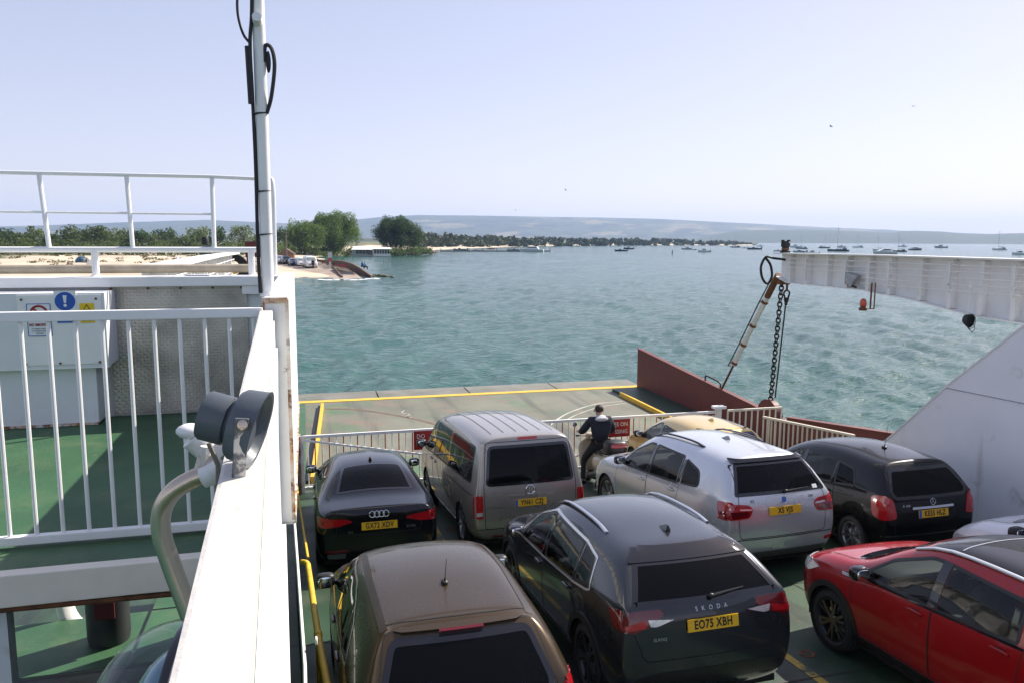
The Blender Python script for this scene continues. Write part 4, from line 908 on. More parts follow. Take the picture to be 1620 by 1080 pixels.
def build_sea():
    rad = [9.0]
    while rad[-1] < 350: rad.append(rad[-1]*1.0085)
    while rad[-1] < 16000: rad.append(rad[-1]*1.10)
    rad = np.array(rad); az = np.concatenate([np.arange(-58, 82, 0.42)+0.0, np.arange(82, 302.1, 5.0)]); az = np.radians(az[az <= 302])
    Rr, A = np.meshgrid(rad, az, indexing='ij'); X = np.sin(A)*Rr; Y = np.cos(A)*Rr; Z = np.zeros_like(X)
    rng = np.random.default_rng(3)
    for k in range(46):
        lam = 0.62*(1.085**k)*rng.uniform(0.85, 1.15); lam = min(lam, 13)
        th = rng.normal(R_(78), 0.42); kx, ky = math.sin(th)*2*math.pi/lam, -math.cos(th)*2*math.pi/lam
        amp = 0.0135*lam**0.9 if lam < 2.2 else 0.0135*2.2**0.9*(2.2/lam)**0.5
        ph = kx*X+ky*Y+rng.uniform(0, 6.28)
        cell = Rr*0.0085; fade = np.clip((lam/(cell*2.2))-0.6, 0, 1)
        w = np.sin(ph+0.35*np.sin(ph*0.31+k)); Z += amp*fade*(w-0.18*np.cos(2*ph))
    pat = 0.85+0.2*np.sin(X*0.11+1.3*np.sin(Y*0.07))*np.sin(Y*0.09+0.7)
    Z *= pat*np.clip((1200-Rr)/600, 0, 1)
    Z += SEA-0.06*np.clip((Rr-2000)/10000, 0, 1)
    n, mcol = X.shape; V = np.stack([X, Y, Z], -1).reshape(-1, 3)
    idx = np.arange(n*mcol).reshape(n, mcol); F = []
    a = idx[:-1, :-1].ravel(); b_ = idx[1:, :-1].ravel(); c = idx[1:, 1:].ravel(); d = idx[:-1, 1:].ravel()
    F = np.stack([a, d, c, b_], -1)
    F = np.concatenate([F, np.stack([idx[:-1, -1], idx[:-1, 0], idx[1:, 0], idx[1:, -1]], -1)])
    V = np.concatenate([V, [[0, 0, SEA]]]); ci = len(V)-1
    tri = [(ci, idx[0, (k+1) % mcol], idx[0, k]) for k in range(mcol)]
    me = bpy.data.meshes.new('sea'); me.from_pydata(V.tolist(), [], F.tolist()+[tuple(int(q) for q in t) for t in tri]); me.update()
    o = link('sea', me, water_mat(), None, True); tag(o, 'green rippled sea water of the harbour mouth', kind='structure'); return o
build_sea()
# ---- hills ---------------------------------------------------------------
HILL = mat('hill_land', (0.05, 0.062, 0.032), 0.9, var=0.25, vscale=0.003, spots=[((0.17, 0.145, 0.08), 0.0028, 0.54, 0.6), ((0.02, 0.03, 0.016), 0.006, 0.5, 0.56)])
def ridge(name, label, prof, dist, depth, base_py=None, mat_=HILL, noise_=4.0, foot=0.0):
    """a range of hills: prof = crest points (px,py) seen at ground distance dist"""
    xs = [p[0] for p in prof]; ys = [p[1] for p in prof]; px = np.arange(xs[0], xs[-1]+1, 6.0); py = np.interp(px, xs, ys)
    V = []; nr = 16; n = len(px)
    for i in range(n):
        c = aim(px[i], py[i], d=dist); dirh = Vector((c.x, c.y, 0)).normalized(); top = c.z
        for r in range(nr):
            t = r/(nr-1); s = 2*t-1                       # -1 near foot, 0 crest, 1 far foot
            q = Vector((c.x, c.y, 0))+dirh*depth*s
            prf = math.cos(s*math.pi/2)**1.15 if s < 0 else math.cos(s*math.pi/2)
            z = SEA-2+(top-SEA+2)*prf
            z += (mnoise.fractal(Vector((q.x*0.002, q.y*0.002, 3)), 1, 2, 4)*noise_*6)*(1-prf)*min(1, 4*(1-abs(s)))*prf
            z += mnoise.noise(Vector((q.x*0.012, q.y*0.012, 1)))*noise_*0.35*(prf > 0.1)
            V.append((q.x, q.y, z+foot*(1-prf)))
    F = [(i*nr+r, (i+1)*nr+r, (i+1)*nr+r+1, i*nr+r+1) for i in range(n-1) for r in range(nr-1)]
    me = bpy.data.meshes.new(name); me.from_pydata(V, [], F); me.update(); o = link(name, me, mat_, None, True)
    return tag(o, label, kind='structure')
ridge('hills', 'long hazy ridge of hills along the horizon', [(-400, 366), (-150, 362), (0, 358.5), (60, 357.5), (150, 354), (240, 351), (330, 348.5), (400, 352), (450, 354), (500, 352), (545, 350), (600, 344.5), (660, 341), (760, 342), (850, 343.5), (950, 345), (1040, 347), (1120, 351), (1200, 355), (1300, 360), (1400, 364), (1480, 368), (1620, 372), (1900, 376)], 6200, 1700)
ridge('hills', 'lower wooded shore ridge across the water on the right', [(1060, 384), (1120, 374), (1165, 365.5), (1220, 364), (1300, 364.5), (1380, 367), (1412, 369), (1425, 366), (1450, 365.5), (1490, 367), (1530, 370.5), (1560, 371), (1620, 369), (1700, 368), (1950, 372)], 4200, 800, noise_=3,
      mat_=mat('wooded_hill', (0.03, 0.045, 0.022), 0.95, var=0.35, vscale=0.02, bump=0.5, bscale=0.05))
ridge('hills', 'low dark heath rise behind the beach trees on the left', [(-500, 372), (-200, 371), (0, 371), (120, 373), (300, 374), (450, 375), (600, 378), (700, 381)], 1500, 420, noise_=2, mat_=MATS['wooded_hill'])
# ---- land ---------------------------------------------------------------
def P2(px, py): v = aim(px, py, z=SEA); return Vector((v.x, v.y))
shore = [P2(*p) for p in [(-420, 452), (-150, 447), (0, 445), (200, 444.5), (440, 443), (520, 442.5), (575, 441.5), (600, 438.5), (588, 433), (566, 423), (548, 414), (536, 409.5), (520, 407.5), (535, 406), (560, 404.5), (600, 403.5), (640, 402.5), (668, 401.0), (690, 398), (705, 395.5), (740, 394), (790, 392)]]
back = [P2(900, 389.0), P2(1000, 388.2), P2(1110, 388.4), P2(1190, 388.6)] + [aim(1200, 385.4, d=1900).xy, aim(900, 385, d=2400).xy, aim(400, 385, d=2400).xy, aim(-420, 385, d=2000).xy]
def seg_dist(P, poly):
    d = np.full(len(P), 1e9)
    for i in range(len(poly)-1):
        a = np.array(poly[i]); b = np.array(poly[i+1]); ab = b-a; t = np.clip(((P-a)@ab)/(ab@ab), 0, 1); q = a+t[:, None]*ab
        d = np.minimum(d, np.hypot(*(P-q).T))
    return d
SHL = [tuple(p) for p in shore+back[:4]]
def land_h(P):
    """land height above the sea datum at xy points"""
    P = np.asarray(P, float); d = seg_dist(P, SHL); h = -0.35+np.minimum(d*0.075, 1.35)+np.clip((d-30)*0.012, 0, 1.3)
    nz = np.array([mnoise.fractal(Vector((p[0]*0.03, p[1]*0.03, 0.5)), 1, 2, 3) for p in P])
    return SEA+h+nz*np.clip((d-16)/40, 0, 1)*1.1, d
def land_z(x, y): return float(land_h([(x, y)])[0][0])
def build_land():
    poly = shore+back; B = []
    for i in range(len(poly)):
        a, b = poly[i], poly[(i+1) % len(poly)]; n = max(1, min(60, int((b-a).length/6))); B += [a+(b-a)*(k/n) for k in range(n)]
    G = []
    for az in np.arange(-50, 34, 0.35):
        r = 105.0
        while r < 2400:
            G.append((math.sin(R_(az))*r, math.cos(R_(az))*r)); r *= 1.022
    G = np.array(G); ok = inside([p[:] for p in poly], G[:, 0], G[:, 1]); G = G[ok]; dd = seg_dist(G, [tuple(p) for p in poly+[poly[0]]]); G = G[dd > 1.5]
    pts = B+[Vector(g) for g in G]; r = delaunay_2d_cdt(pts, [(i, (i+1) % len(B)) for i in range(len(B))], [], 1, 1e-4)
    XY = np.array([v[:] for v in r[0]]); z, d = land_h(XY)
    me = bpy.data.meshes.new('beach'); me.from_pydata([(x, y, float(h)) for (x, y), h in zip(XY, z)], [], [tuple(f) for f in r[2]]); me.update()
    at = me.attributes.new('grass', 'FLOAT', 'POINT'); at.data.foreach_set('value', np.clip((d-66)/30, 0, 1))
    m = bpy.data.materials.new('sand_and_turf'); m.use_nodes = True; N = m.node_tree.nodes; L = m.node_tree.links; b = N['Principled BSDF']; b.inputs['Roughness'].default_value = 0.95
    tc = N.new('ShaderNodeTexCoord'); n1 = N.new('ShaderNodeTexNoise'); n1.inputs['Scale'].default_value = 0.12; n1.inputs['Detail'].default_value = 8; L.new(tc.outputs['Object'], n1.inputs['Vector'])
    sand = _ramp(N, L, n1.outputs['Fac'], (0.44, 0.36, 0.26, 1), (0.6, 0.5, 0.38, 1), 0.35, 0.65)
    n2 = N.new('ShaderNodeTexNoise'); n2.inputs['Scale'].default_value = 0.09; n2.inputs['Detail'].default_value = 9; L.new(tc.outputs['Object'], n2.inputs['Vector'])
    gr = _ramp(N, L, n2.outputs['Fac'], (0.07, 0.085, 0.03, 1), (0.2, 0.18, 0.08, 1), 0.35, 0.7)
    a = N.new('ShaderNodeAttribute'); a.attribute_name = 'grass'
    ad = N.new('ShaderNodeMath'); ad.operation = 'ADD'; L.new(a.outputs['Fac'], ad.inputs[0]); L.new(n1.outputs['Fac'], ad.inputs[1])
    f = _ramp(N, L, ad.outputs[0], (0, 0, 0, 1), (1, 1, 1, 1), 0.72, 0.86)
    mx = N.new('ShaderNodeMix'); mx.data_type = 'RGBA'; L.new(f.outputs[0], mx.inputs[0]); L.new(sand.outputs[0], mx.inputs[6]); L.new(gr.outputs[0], mx.inputs[7]); L.new(mx.outputs[2], b.inputs['Base Color'])
    tag(link('beach', me, m, None, True), 'pale sandy beach rising to grassy dunes', kind='structure')
build_land()
# ================================================================== the ferry
WHITE = mat('white_paint', (0.84, 0.83, 0.81), 0.42, var=0.05, vscale=2.5, bump=0.12, bscale=25, spots=((0.42, 0.33, 0.22), 7, 0.68, 0.8))
WHITER = mat('white_paint_rusty', (0.8, 0.79, 0.76), 0.45, var=0.07, vscale=3, bump=0.15, bscale=22, spots=[((0.55, 0.48, 0.4), 5, 0.58, 0.76), ((0.16, 0.055, 0.02), 9, 0.66, 0.72)])
WHITEC = mat('white_plate_paint', (0.72, 0.73, 0.74), 0.5, var=0.06, vscale=1.5, bump=0.1, bscale=8, spots=((0.5, 0.45, 0.36), 3.2, 0.62, 0.8), streak=((0.45, 0.36, 0.24), 0.66, 0.82))
GREEN = mat('green_deck_paint', (0.036, 0.105, 0.045), 0.55, var=0.25, vscale=0.9, bump=0.35, bscale=45, spots=[((0.075, 0.13, 0.06), 2.2, 0.5, 0.68), ((0.2, 0.16, 0.06), 9, 0.66, 0.75)], vary_rough=0.15)
DECK = mat('car_deck_paint', (0.028, 0.062, 0.03), 0.5, var=0.3, vscale=0.5, bump=0.4, bscale=30, spots=[((0.085, 0.1, 0.065), 0.9, 0.5, 0.75), ((0.13, 0.08, 0.045), 3.0, 0.6, 0.72)], vary_rough=0.18, streak=((0.012, 0.016, 0.012), 0.5, 0.68, 2.2, (1, 0.07, 1)))
RAMP = mat('worn_ramp_paint', (0.16, 0.16, 0.115), 0.6, var=0.2, vscale=0.5, bump=0.4, bscale=30, spots=[((0.075, 0.15, 0.07), 0.3, 0.53, 0.66), ((0.2, 0.15, 0.11), 0.8, 0.52, 0.68), ((0.16, 0.07, 0.04), 4, 0.63, 0.7), ((0.42, 0.42, 0.38), 11, 0.68, 0.74)], streak=((0.07, 0.07, 0.055), 0.54, 0.74, 1.6, (1, 0.08, 1)))
YELLOW = mat('yellow_paint', (0.75, 0.45, 0.03), 0.5, var=0.15, vscale=3, bump=0.15, bscale=40, spots=((0.25, 0.14, 0.05), 8, 0.62, 0.72))
REDP = mat('red_oxide_paint', (0.13, 0.022, 0.018), 0.55, var=0.15, vscale=1.5, bump=0.2, bscale=14, spots=((0.09, 0.03, 0.02), 5, 0.6, 0.75))
DKGRN = mat('dark_green_paint', (0.022, 0.055, 0.03), 0.5, var=0.2, vscale=2, spots=((0.12, 0.06, 0.03), 6, 0.64, 0.74))
STEEL = mat('stainless', (0.56, 0.46, 0.36), 0.24, 0.95, var=0.08, vscale=6, bump=0.03, bscale=120)
DARKST = mat('dark_steel', (0.035, 0.033, 0.032), 0.5, 0.6, var=0.3, vscale=20, bump=0.2, bscale=60)
CABLE = mat('black_cable', (0.012, 0.012, 0.013), 0.55)
RUST = mat('rust', (0.17, 0.07, 0.03), 0.85, var=0.35, vscale=12, bump=0.5, bscale=40)
SIGNW = mat('sign_white', (0.78, 0.79, 0.8), 0.35); SIGNB = mat('sign_blue', (0.01, 0.09, 0.42), 0.35); SIGNR = mat('sign_red', (0.33, 0.01, 0.013), 0.4, var=0.1); SIGNY = mat('sign_yellow', (0.8, 0.55, 0.01), 0.4)
GREYP = mat('grey_pipe_paint', (0.36, 0.31, 0.24), 0.6, var=0.25, vscale=5, bump=0.2, bscale=30)
# ---- decks
def strip(name, x0, x1, ys, zf, m, th=0.12, nx=12, label=None, parent=None, kind='structure'):
    V = []; n = len(ys)
    for y in ys:
        for i in range(nx+1): V.append((x0+(x1-x0)*i/nx, y, zf(y)))
    F = [(j*(nx+1)+i, j*(nx+1)+i+1, (j+1)*(nx+1)+i+1, (j+1)*(nx+1)+i) for j in range(n-1) for i in range(nx)]
    b = MB(); b.add(V, F); b.add([(x0, ys[-1], zf(ys[-1])), (x1, ys[-1], zf(ys[-1])), (x1, ys[-1], zf(ys[-1])-th), (x0, ys[-1], zf(ys[-1])-th)], [(0, 1, 2, 3)])
    me = bpy.data.meshes.new(name); me.from_pydata(b.v, [], b.f); me.update(); o = link(name, me, m, parent)
    if label: tag(o, label)
    if kind: tag(o, kind=kind)
    return o
deck = strip('car_deck', -4.6, 12.6, [-8, 0, 5]+[5+1.0*k for k in range(1, 13)], deck_z, DECK, 0.5, label='worn green painted car deck of the ferry')
hull = MB().prism([(-9, 0-0.02), (5, -0.02), (16.9, -1.10), (16.9, -3), (-9, -3)], -4.6, 12.6, 'x').build('ferry_hull', DKGRN, deck)
ramp = strip('ramp', -1.7, 12.2, [17.0, 19, 21, 23, 25, 26.35], lambda y: -1.08, RAMP, 0.3, label='worn grey-green loading ramp at the bow', nx=10)
MB().b2((-1.7, 17.0, -1.5), (12.2, 26.3, -1.1)).build('ramp_underside', DKGRN, ramp)
MB().b2((-1.7, 26.3, -1.09), (12.2, 26.62, -1.066)).build('yellow_line', YELLOW, ramp)
RP2 = mat('bare_ramp_plate', (0.17, 0.165, 0.14), 0.65, var=0.2, vscale=1.2, bump=0.4, bscale=25, spots=[((0.1, 0.13, 0.08), 1.5, 0.55, 0.7), ((0.2, 0.14, 0.09), 3, 0.6, 0.7)])
xs = [-1.7, -0.9, 2.35, 5.6, 8.9, 12.2]
for a, b in zip(xs, xs[1:]):
    q = MB(); q.prism([(26.66, -1.075), (27.9, -1.07), (27.9, -1.2), (26.66, -1.3)], a+0.025, b-0.025, 'x'); q.build('flap_plate', RP2, ramp)
MB().b2((-1.68, 26.62, -1.4), (12.18, 27.6, -1.31)).build('flap_bearer', DARKST, ramp)
# lane lines, plate seams and lashing sockets on the car deck
WORNY = mat('worn_lane_paint', (0.5, 0.33, 0.05), 0.6, var=0.2, vscale=3, spots=[((0.06, 0.09, 0.05), 3.5, 0.5, 0.6), ((0.1, 0.06, 0.04), 9, 0.6, 0.7)])
def drape(x0, x1, ys, h, m, nm): 
    b = MB(); V = []
    for y in ys: V += [(x0, y, deck_z(y)+h), (x1, y, deck_z(y)+h)]
    b.add(V, [(2*i, 2*i+1, 2*i+3, 2*i+2) for i in range(len(ys)-1)]); me = bpy.data.meshes.new(nm); me.from_pydata(b.v, [], b.f); me.update(); link(nm, me, m, deck)
for x in (2.1, 5.0, 7.75): drape(x-0.05, x+0.05, [-6, 5, 6, 8, 10, 12, 14, 16.2], 0.005, WORNY, 'lane_line')
SEAMD = mat('deck_weld', (0.05, 0.045, 0.035), 0.7, var=0.3, vscale=6)
for y in (-3.2, -0.8, 1.6, 4.0, 6.4, 8.8, 11.2, 13.6, 16.0): drape(-4.6, 12.5, [y, y+0.02], 0.008, SEAMD, 'weld_seam')
for x in (1.0, 3.2, 6.4, 9.4): drape(x, x+0.018, [-6, 5, 6, 8, 10, 12, 14, 16.9], 0.007, SEAMD, 'weld_seam')
sock = MB().lathe([(0.05, 0.0), (0.075, 0.012), (0.09, 0.004), (0.09, 0)], seg=12).mesh('lashing_socket')
for x in (2.1, 5.0, 7.75):
    for y in (6.9, 8.4, 9.9, 11.4, 12.9, 14.4): o = link('lashing_socket', sock, RUST, deck); o.location = (x+0.25, y, deck_z(y)+0.002); o.rotation_euler = (-0.09, 0, 0)
# hinge joint between deck and ramp, scuff arcs on the ramp
MB().tube([(-1.7, 17.0, -1.1), (12.2, 17.0, -1.1)], 0.05, 8).build('ramp_hinge', RUST, ramp)
SCUFF = mat('tyre_scuff', (0.42, 0.4, 0.36), 0.7, var=0.3, vscale=4); SCUFR = mat('rust_scuff', (0.14, 0.085, 0.055), 0.8, var=0.3, vscale=3)
def scuff(pts, w, m):
    P = bez([(x, y, -1.076) for x, y in pts], 8); b = MB(); V = []
    for i, p in enumerate(P):
        t = (P[min(i+1, len(P)-1)]-P[max(i-1, 0)]).normalized(); n = Vector((-t.y, t.x, 0))*w/2; V += [p+n, p-n]
    b.add(V, [(2*i, 2*i+1, 2*i+3, 2*i+2) for i in range(len(P)-1)]); b.build('scuff_mark', m, ramp)
def rpt(px, py): v = aim(px, py, z=-1.076); return (v.x, v.y)
scuff([rpt(*p) for p in ((515, 646), (560, 647), (620, 655), (680, 668), (740, 690))], 0.12, SCUFR)
scuff([rpt(*p) for p in ((985, 634), (945, 638), (905, 650), (880, 664), (860, 682))], 0.07, SCUFF)
scuff([rpt(*p) for p in ((990, 637), (950, 643), (915, 654), (890, 667))], 0.05, SCUFF)
scuff([rpt(*p) for p in ((640, 648), (636, 652), (648, 655), (640, 658), (652, 660))], 0.04, SCUFF)
# yellow kerbs along the ramp
for nm, lab, pts in (('ramp_kerb', 'yellow steel kerb along the left side of the ramp, with a dark gutter', [(0.02, 17.4), (0.42, 25.5)]), ('ramp_kerb', 'yellow steel kerb along the right side of the ramp, by the red bulwark', [(10.62, 17.4), (10.66, 24.9)])):
    (x0, y0), (x1, y1) = pts; r = empty(nm, (0, 0, 0), label=lab, cat='kerb')
    MB().sq((x0, y0, -1.0), (x1, y1, -1.0), 0.09, 0.15).build('kerb_bar', YELLOW, r, bevel=0.01)
    sgn = -1 if x0 < 5 else 1; MB().sq((x0-0.09*sgn*-1, y0, -1.045), (x1-0.09*sgn*-1, y1, -1.045), 0.1, 0.07).build('kerb_foot', DARKST, r)
# green side strip of the ramp beyond the right kerb
MB().prism([(17.2, -1.07), (25.9, -1.07), (25.9, -1.0), (17.2, -1.0)], 10.75, 11.93, 'x').build('side_plate', DKGRN, ramp)
MB().prism([(17.2, -1.07), (26.2, -1.07), (26.2, -1.06), (17.2, -1.06)], -1.6, -0.12, 'x').build('side_plate', GREEN, ramp)
# red bulwarks
rb = empty('red_bulwark', (12, 17, -1.08), label='dark red triangular side plate of the ramp rising to the bow on the right', cat='bulwark')
def rel(o, b): return [(p[0]-o.location[0], p[1]-o.location[1], p[2]-o.location[2]) for p in b]
q = MB().prism([(26.35, -1.15), (26.35, 0.37), (18.0, -0.2), (17.1, -0.24), (17.1, -1.15)], 11.93, 12.03, 'x'); q.v = rel(rb, q.v); q.build('side_plate', REDP, rb)
q = MB().sq((11.98, 26.38, 0.38), (11.98, 18.0, -0.19), 0.16, 0.025); q.v = rel(rb, q.v); q.build('top_flange', REDP, rb)
for y in (24.5, 22.5, 20.5):
    q = MB().b2((12.04, y-0.02, -1.1), (12.16, y+0.02, -0.35+0.06*(y-18))); q.v = rel(rb, q.v); q.build('stiffener', REDP, rb)
q = MB().tube(bez([(11.98, 21.35, 0.03), (11.98, 21.35, 0.2), (11.98, 21.1, 0.2), (11.98, 20.5, 0.14), (11.98, 20.45, -0.03)], 5), 0.025, 8); q.v = rel(rb, q.v); q.build('grab_handle', DARKST, rb, smooth=True)
n_ = 14; q = MB().prism([(17.85+math.cos(math.pi*k/n_)*0.48, -0.26+math.sin(math.pi*k/n_)*0.42) for k in range(n_+1)], 11.9, 12.06, 'x'); q.v = rel(rb, q.v); q.build('chain_lug', REDP, rb)
rb2 = empty('red_bulwark', (12, 10, -0.5), label='low dark red bulwark along the deck edge, behind the black compact car', cat='bulwark')
q = MB().prism([(17.05, -1.3), (17.05, -0.16), (13.3, 0.33), (8.0, 0.80), (8.0, -0.6), (12, -1.0)], 11.95, 12.07, 'x'); q.v = rel(rb2, q.v); q.build('side_plate', REDP, rb2)
q = MB().sq((12.0, 17.05, -0.15), (12.0, 13.3, 0.34), 0.2, 0.025).sq((12.0, 13.3, 0.34), (12.0, 8.0, 0.81), 0.2, 0.025); q.v = rel(rb2, q.v); q.build('top_flange', REDP, rb2)
rb3 = MB().prism([(26.35, -1.15), (26.35, 0.37), (18.0, -0.2), (13.0, 0.3), (13.0, -0.9), (17, -1.15)], -1.78, -1.68, 'x').build('red_bulwark', REDP, label='dark red ramp side plate on the left, mostly behind the white post', cat='bulwark')
# sloping white side wall on the right
ww = empty('white_side_wall', (11.1, 5, 0), label='tall sloping white steel side wall at the right edge', cat='wall')
wp = [(12.9, -0.74), (12.75, 0.2), (12.25, 0.66), (10.95, 1.93), (9.65, 3.05), (7.0, 5.4), (-7, 5.4), (-7, -0.02), (5, -0.02)]
WSH = mat('white_wall_paint', (0.87, 0.87, 0.9), 0.3, var=0.05, vscale=0.8, streak=((0.55, 0.5, 0.46), 0.62, 0.85, 3), bump=0.12, bscale=2.2, spots=((0.5, 0.48, 0.47), 2.2, 0.6, 0.8))
q = MB().prism(wp, 11.0, 11.12, 'x'); q.v = rel(ww, q.v); q.build('wall_plate', WSH, ww)
q = MB()
for a, b in zip(wp[:5], wp[1:6]): q.sq((11.06, a[0], a[1]), (11.06, b[0], b[1]), 0.15, 0.03)
q.v = rel(ww, q.v); q.build('edge_flange', WHITE, ww)
for y_ in (8.6, 6.2, 3.8, 1.4):
    q = MB().sq((10.996, y_, -0.3), (10.996, y_, min(5.3, 3.05+(9.65-y_)*0.88)), 0.010, 0.014); q.v = rel(ww, q.v); q.build('weld_seam', WSH, ww)
q = MB().sq((10.995, 11.2, 1.78), (10.995, 4, 1.95), 0.012, 0.018); q.v = rel(ww, q.v); q.build('weld_seam', mat('weld_grey', (0.4, 0.4, 0.44), 0.6), ww)
# ---- gantry arms
def arm(x, sgn, label, y0=2.0):
    """side girder: web facing inwards (sgn = direction of the inner side), stiffeners, pipes"""
    r = empty('gantry_arm', (x, 17.6, 0), label=label, cat='girder')
    top = [p for p in [(17.75, 4.03), (14, 4.05), (10, 4.04), (6, 4.05), (2.0, 4.05)] if p[0] > y0]+[(y0, 4.05)]
    bot = [(2.0, 2.3), (6, 2.6), (8.6, 2.82), (10.5, 2.98), (11.6, 3.02), (13, 3.2), (14.6, 3.31), (17.3, 3.32), (17.75, 3.45)]; bz0 = float(np.interp(y0, [p[0] for p in bot], [p[1] for p in bot])); bot = [(y0, bz0)]+[p for p in bot if p[0] > y0]
    bz = lambda y: float(np.interp(y, [p[0] for p in bot], [p[1] for p in bot]))
    def B(mb, nm, m, **k): mb.v = [(p[0], p[1]-17.6, p[2]) for p in mb.v]; mb.v = [(p[0]-x, p[1], p[2]) for p in mb.v]; return mb.build(nm, m, r, **k)
    B(MB().prism(top+bot, x+0.0, x-0.02*sgn, 'x'), 'web_plate', WHITE)
    q = MB()
    for a, b in zip(top, top[1:]): q.sq((x+sgn*0.1, a[0], a[1]+0.015), (x+sgn*0.1, b[0], b[1]+0.015), 0.34, 0.03)
    B(q, 'top_flange', WHITER)
    q = MB()
    for a, b in zip(bot, bot[1:]): q.sq((x+sgn*0.06, a[0], a[1]-0.01), (x+sgn*0.06, b[0], b[1]-0.01), 0.2, 0.025)
    B(q, 'bottom_flange', WHITER)
    ysx = [17.2, 16.5, 15.75, 15.05, 14.35, 13.7, 12.85, 12.1, 11.4, 10.7, 10.0, 9.2, 8.4, 7.6, 6.6, 5.6, 4.6]; ysx = [y for y in ysx if y > y0]
    for k, y in enumerate(ysx): B(MB().b2((x, y-0.045, bz(y)+0.005), (x+sgn*0.15, y+0.045, 4.0)), 'stiffener', WHITE if k % 3 else WHITER)
    for k in range(5):
        z = 3.93-0.12*k; y1 = 17.3 if k < 3 else 14.5
        B(MB().tube([(x+sgn*0.185, y1, z), (x+sgn*0.185, 13.5, z-0.01), (x+sgn*0.185, 10, z-0.004), (x+sgn*0.185, max(4, y0+0.1), z)], 0.010, 6), 'conduit', WHITE)
    for k, y in enumerate(ysx[1::2]): B(MB().b2((x+sgn*0.15, y-0.03, 3.4), (x+sgn*0.2, y+0.03, 3.95)), 'conduit_bracket', WHITER)
    return r
ra = arm(12.05, -1, 'white riveted gantry arm with pipes reaching over the water on the right')
la = arm(-1.62, 1, 'white gantry arm pointing at the beach beyond the left bulwark', 8.75)
# signal lamp on the right tip
sl_ = empty('signal_lamp', (12.0, 17.55, 4.06), label='black deck lamp on the tip of the right gantry arm', cat='lamp')
MB().lathe([(0, 0), (0.13, 0), (0.13, 0.05), (0.09, 0.06), (0.09, 0.14), (0.115, 0.16), (0.115, 0.26), (0.08, 0.3), (0, 0.3)], seg=16).build('lamp_body', CABLE, sl_, smooth=True)
MB().lathe([(0.093, 0.07), (0.098, 0.09), (0.093, 0.12)], seg=16).build('lens', RUST, sl_, smooth=True)
for k in range(4): MB().b2((-0.02+0.1*math.cos(k*1.57), -0.02+0.1*math.sin(k*1.57), 0.27), (0.02+0.1*math.cos(k*1.57), 0.02+0.1*math.sin(k*1.57), 0.33)).build('guard_lug', CABLE, sl_)
# hose loop
hp = bez([aim(px, py, y=17.62) for px, py in ((1258, 418), (1245, 412), (1225, 409), (1212, 407), (1204, 422), (1206, 440), (1214, 449), (1221, 438), (1219, 420), (1211, 408))], 6)
MB().tube(hp, 0.032, 8).build('hose', CABLE, smooth=True, label='black rubber hose looped at the tip of the right gantry arm', cat='hose')
# strut (hydraulic ram)
st = empty('hydraulic_strut', (0, 0, 0), label='white hydraulic strut slanting from the gantry tip down to the red bulwark', cat='strut')
A = Vector((12.0, 17.85, 3.42)); B_ = Vector((11.98, 20.36, -0.02)); d_ = (B_-A)
MB().tube([A-d_*0.02, A+d_*0.16], 0.085, 12).build('rod_head', RUST, st, smooth=True)
MB().tube([A+d_*0.15, A+d_*0.76], [0.075, 0.068], 12).build('barrel', WHITER, st, smooth=True)
MB().tube([A+d_*0.755, A+d_*1.01], 0.032, 10).build('piston_rod', REDP, st, smooth=True)
for t in (0.2, 0.4, 0.57, 0.74): MB().tube([A+d_*(t-0.008), A+d_*(t+0.008)], 0.095, 12).sq(A+d_*t+Vector((-0.16, 0, 0)), A+d_*t+Vector((0, 0, 0)), 0.03, 0.03).build('hose_clamp', RUST, st)
MB().tube([A+d_*0.05+Vector((-0.14, -0.02, 0.05)), A+d_*0.2+Vector((-0.17, 0, 0)), A+d_*0.57+Vector((-0.16, 0, 0)), A+d_*0.77+Vector((-0.17, 0, 0)), A+d_*0.77+Vector((-0.08, 0, 0))], 0.018, 6).build('hydraulic_hose', CABLE, st, smooth=True)
# chain
ch = empty('lifting_chain', (11.98, 17.6, 3.3), label='black iron lifting chain hanging from the right gantry arm', cat='chain')
top_, bot_ = Vector((0, 0.0, 0.0)), Vector((0.0, 0.25, -3.18)); nl = 30; stp = (bot_-top_)/nl; ll = stp.length*1.32; rr_ = 0.055
link_me = None
for k in range(nl):
    c = top_+stp*(k+0.5)
    if link_me is None:
        pts = []
        for a in np.linspace(0, 2*math.pi, 15)[:-1]: pts.append((math.cos(a)*rr_, 0, math.sin(a)*rr_+(ll/2-rr_)*(1 if math.sin(a) >= 0 else -1)))
        link_me = MB().tube(pts, 0.02, 6, closed=True).mesh('chain_link'); shade_auto(link_me, 60)
    o = link('chain_link', link_me, DARKST, ch); o.location = c; o.rotation_euler = (0.079, 0, (k % 2)*math.pi/2+0.5)
pr = MB().tube([(0.16, 0.02, -0.55), (0.13, 0.24, -3.1)], 0.02, 8).build('hanger_rod', DARKST, ch)
th = [(0.16+math.cos(a)*0.085, 0.0, -0.3+math.sin(a)*0.085-(0.14 if math.sin(a) < -0.9 else 0)) for a in np.linspace(0, 2*math.pi, 17)[:-1]]
MB().tube(th, 0.024, 7, closed=True).tube([(0.16, 0.0, -0.4), (0.16, 0.01, -0.6)], 0.04, 8).build('wire_eye', DARKST, ch, smooth=True)
MB().b2((-0.1, -0.06, -0.06), (0.2, 0.06, 0.06)).tube([(0.16, 0, -0.22), (0.16, 0, 0.02)], 0.03, 6).build('shackle', RUST, ch)
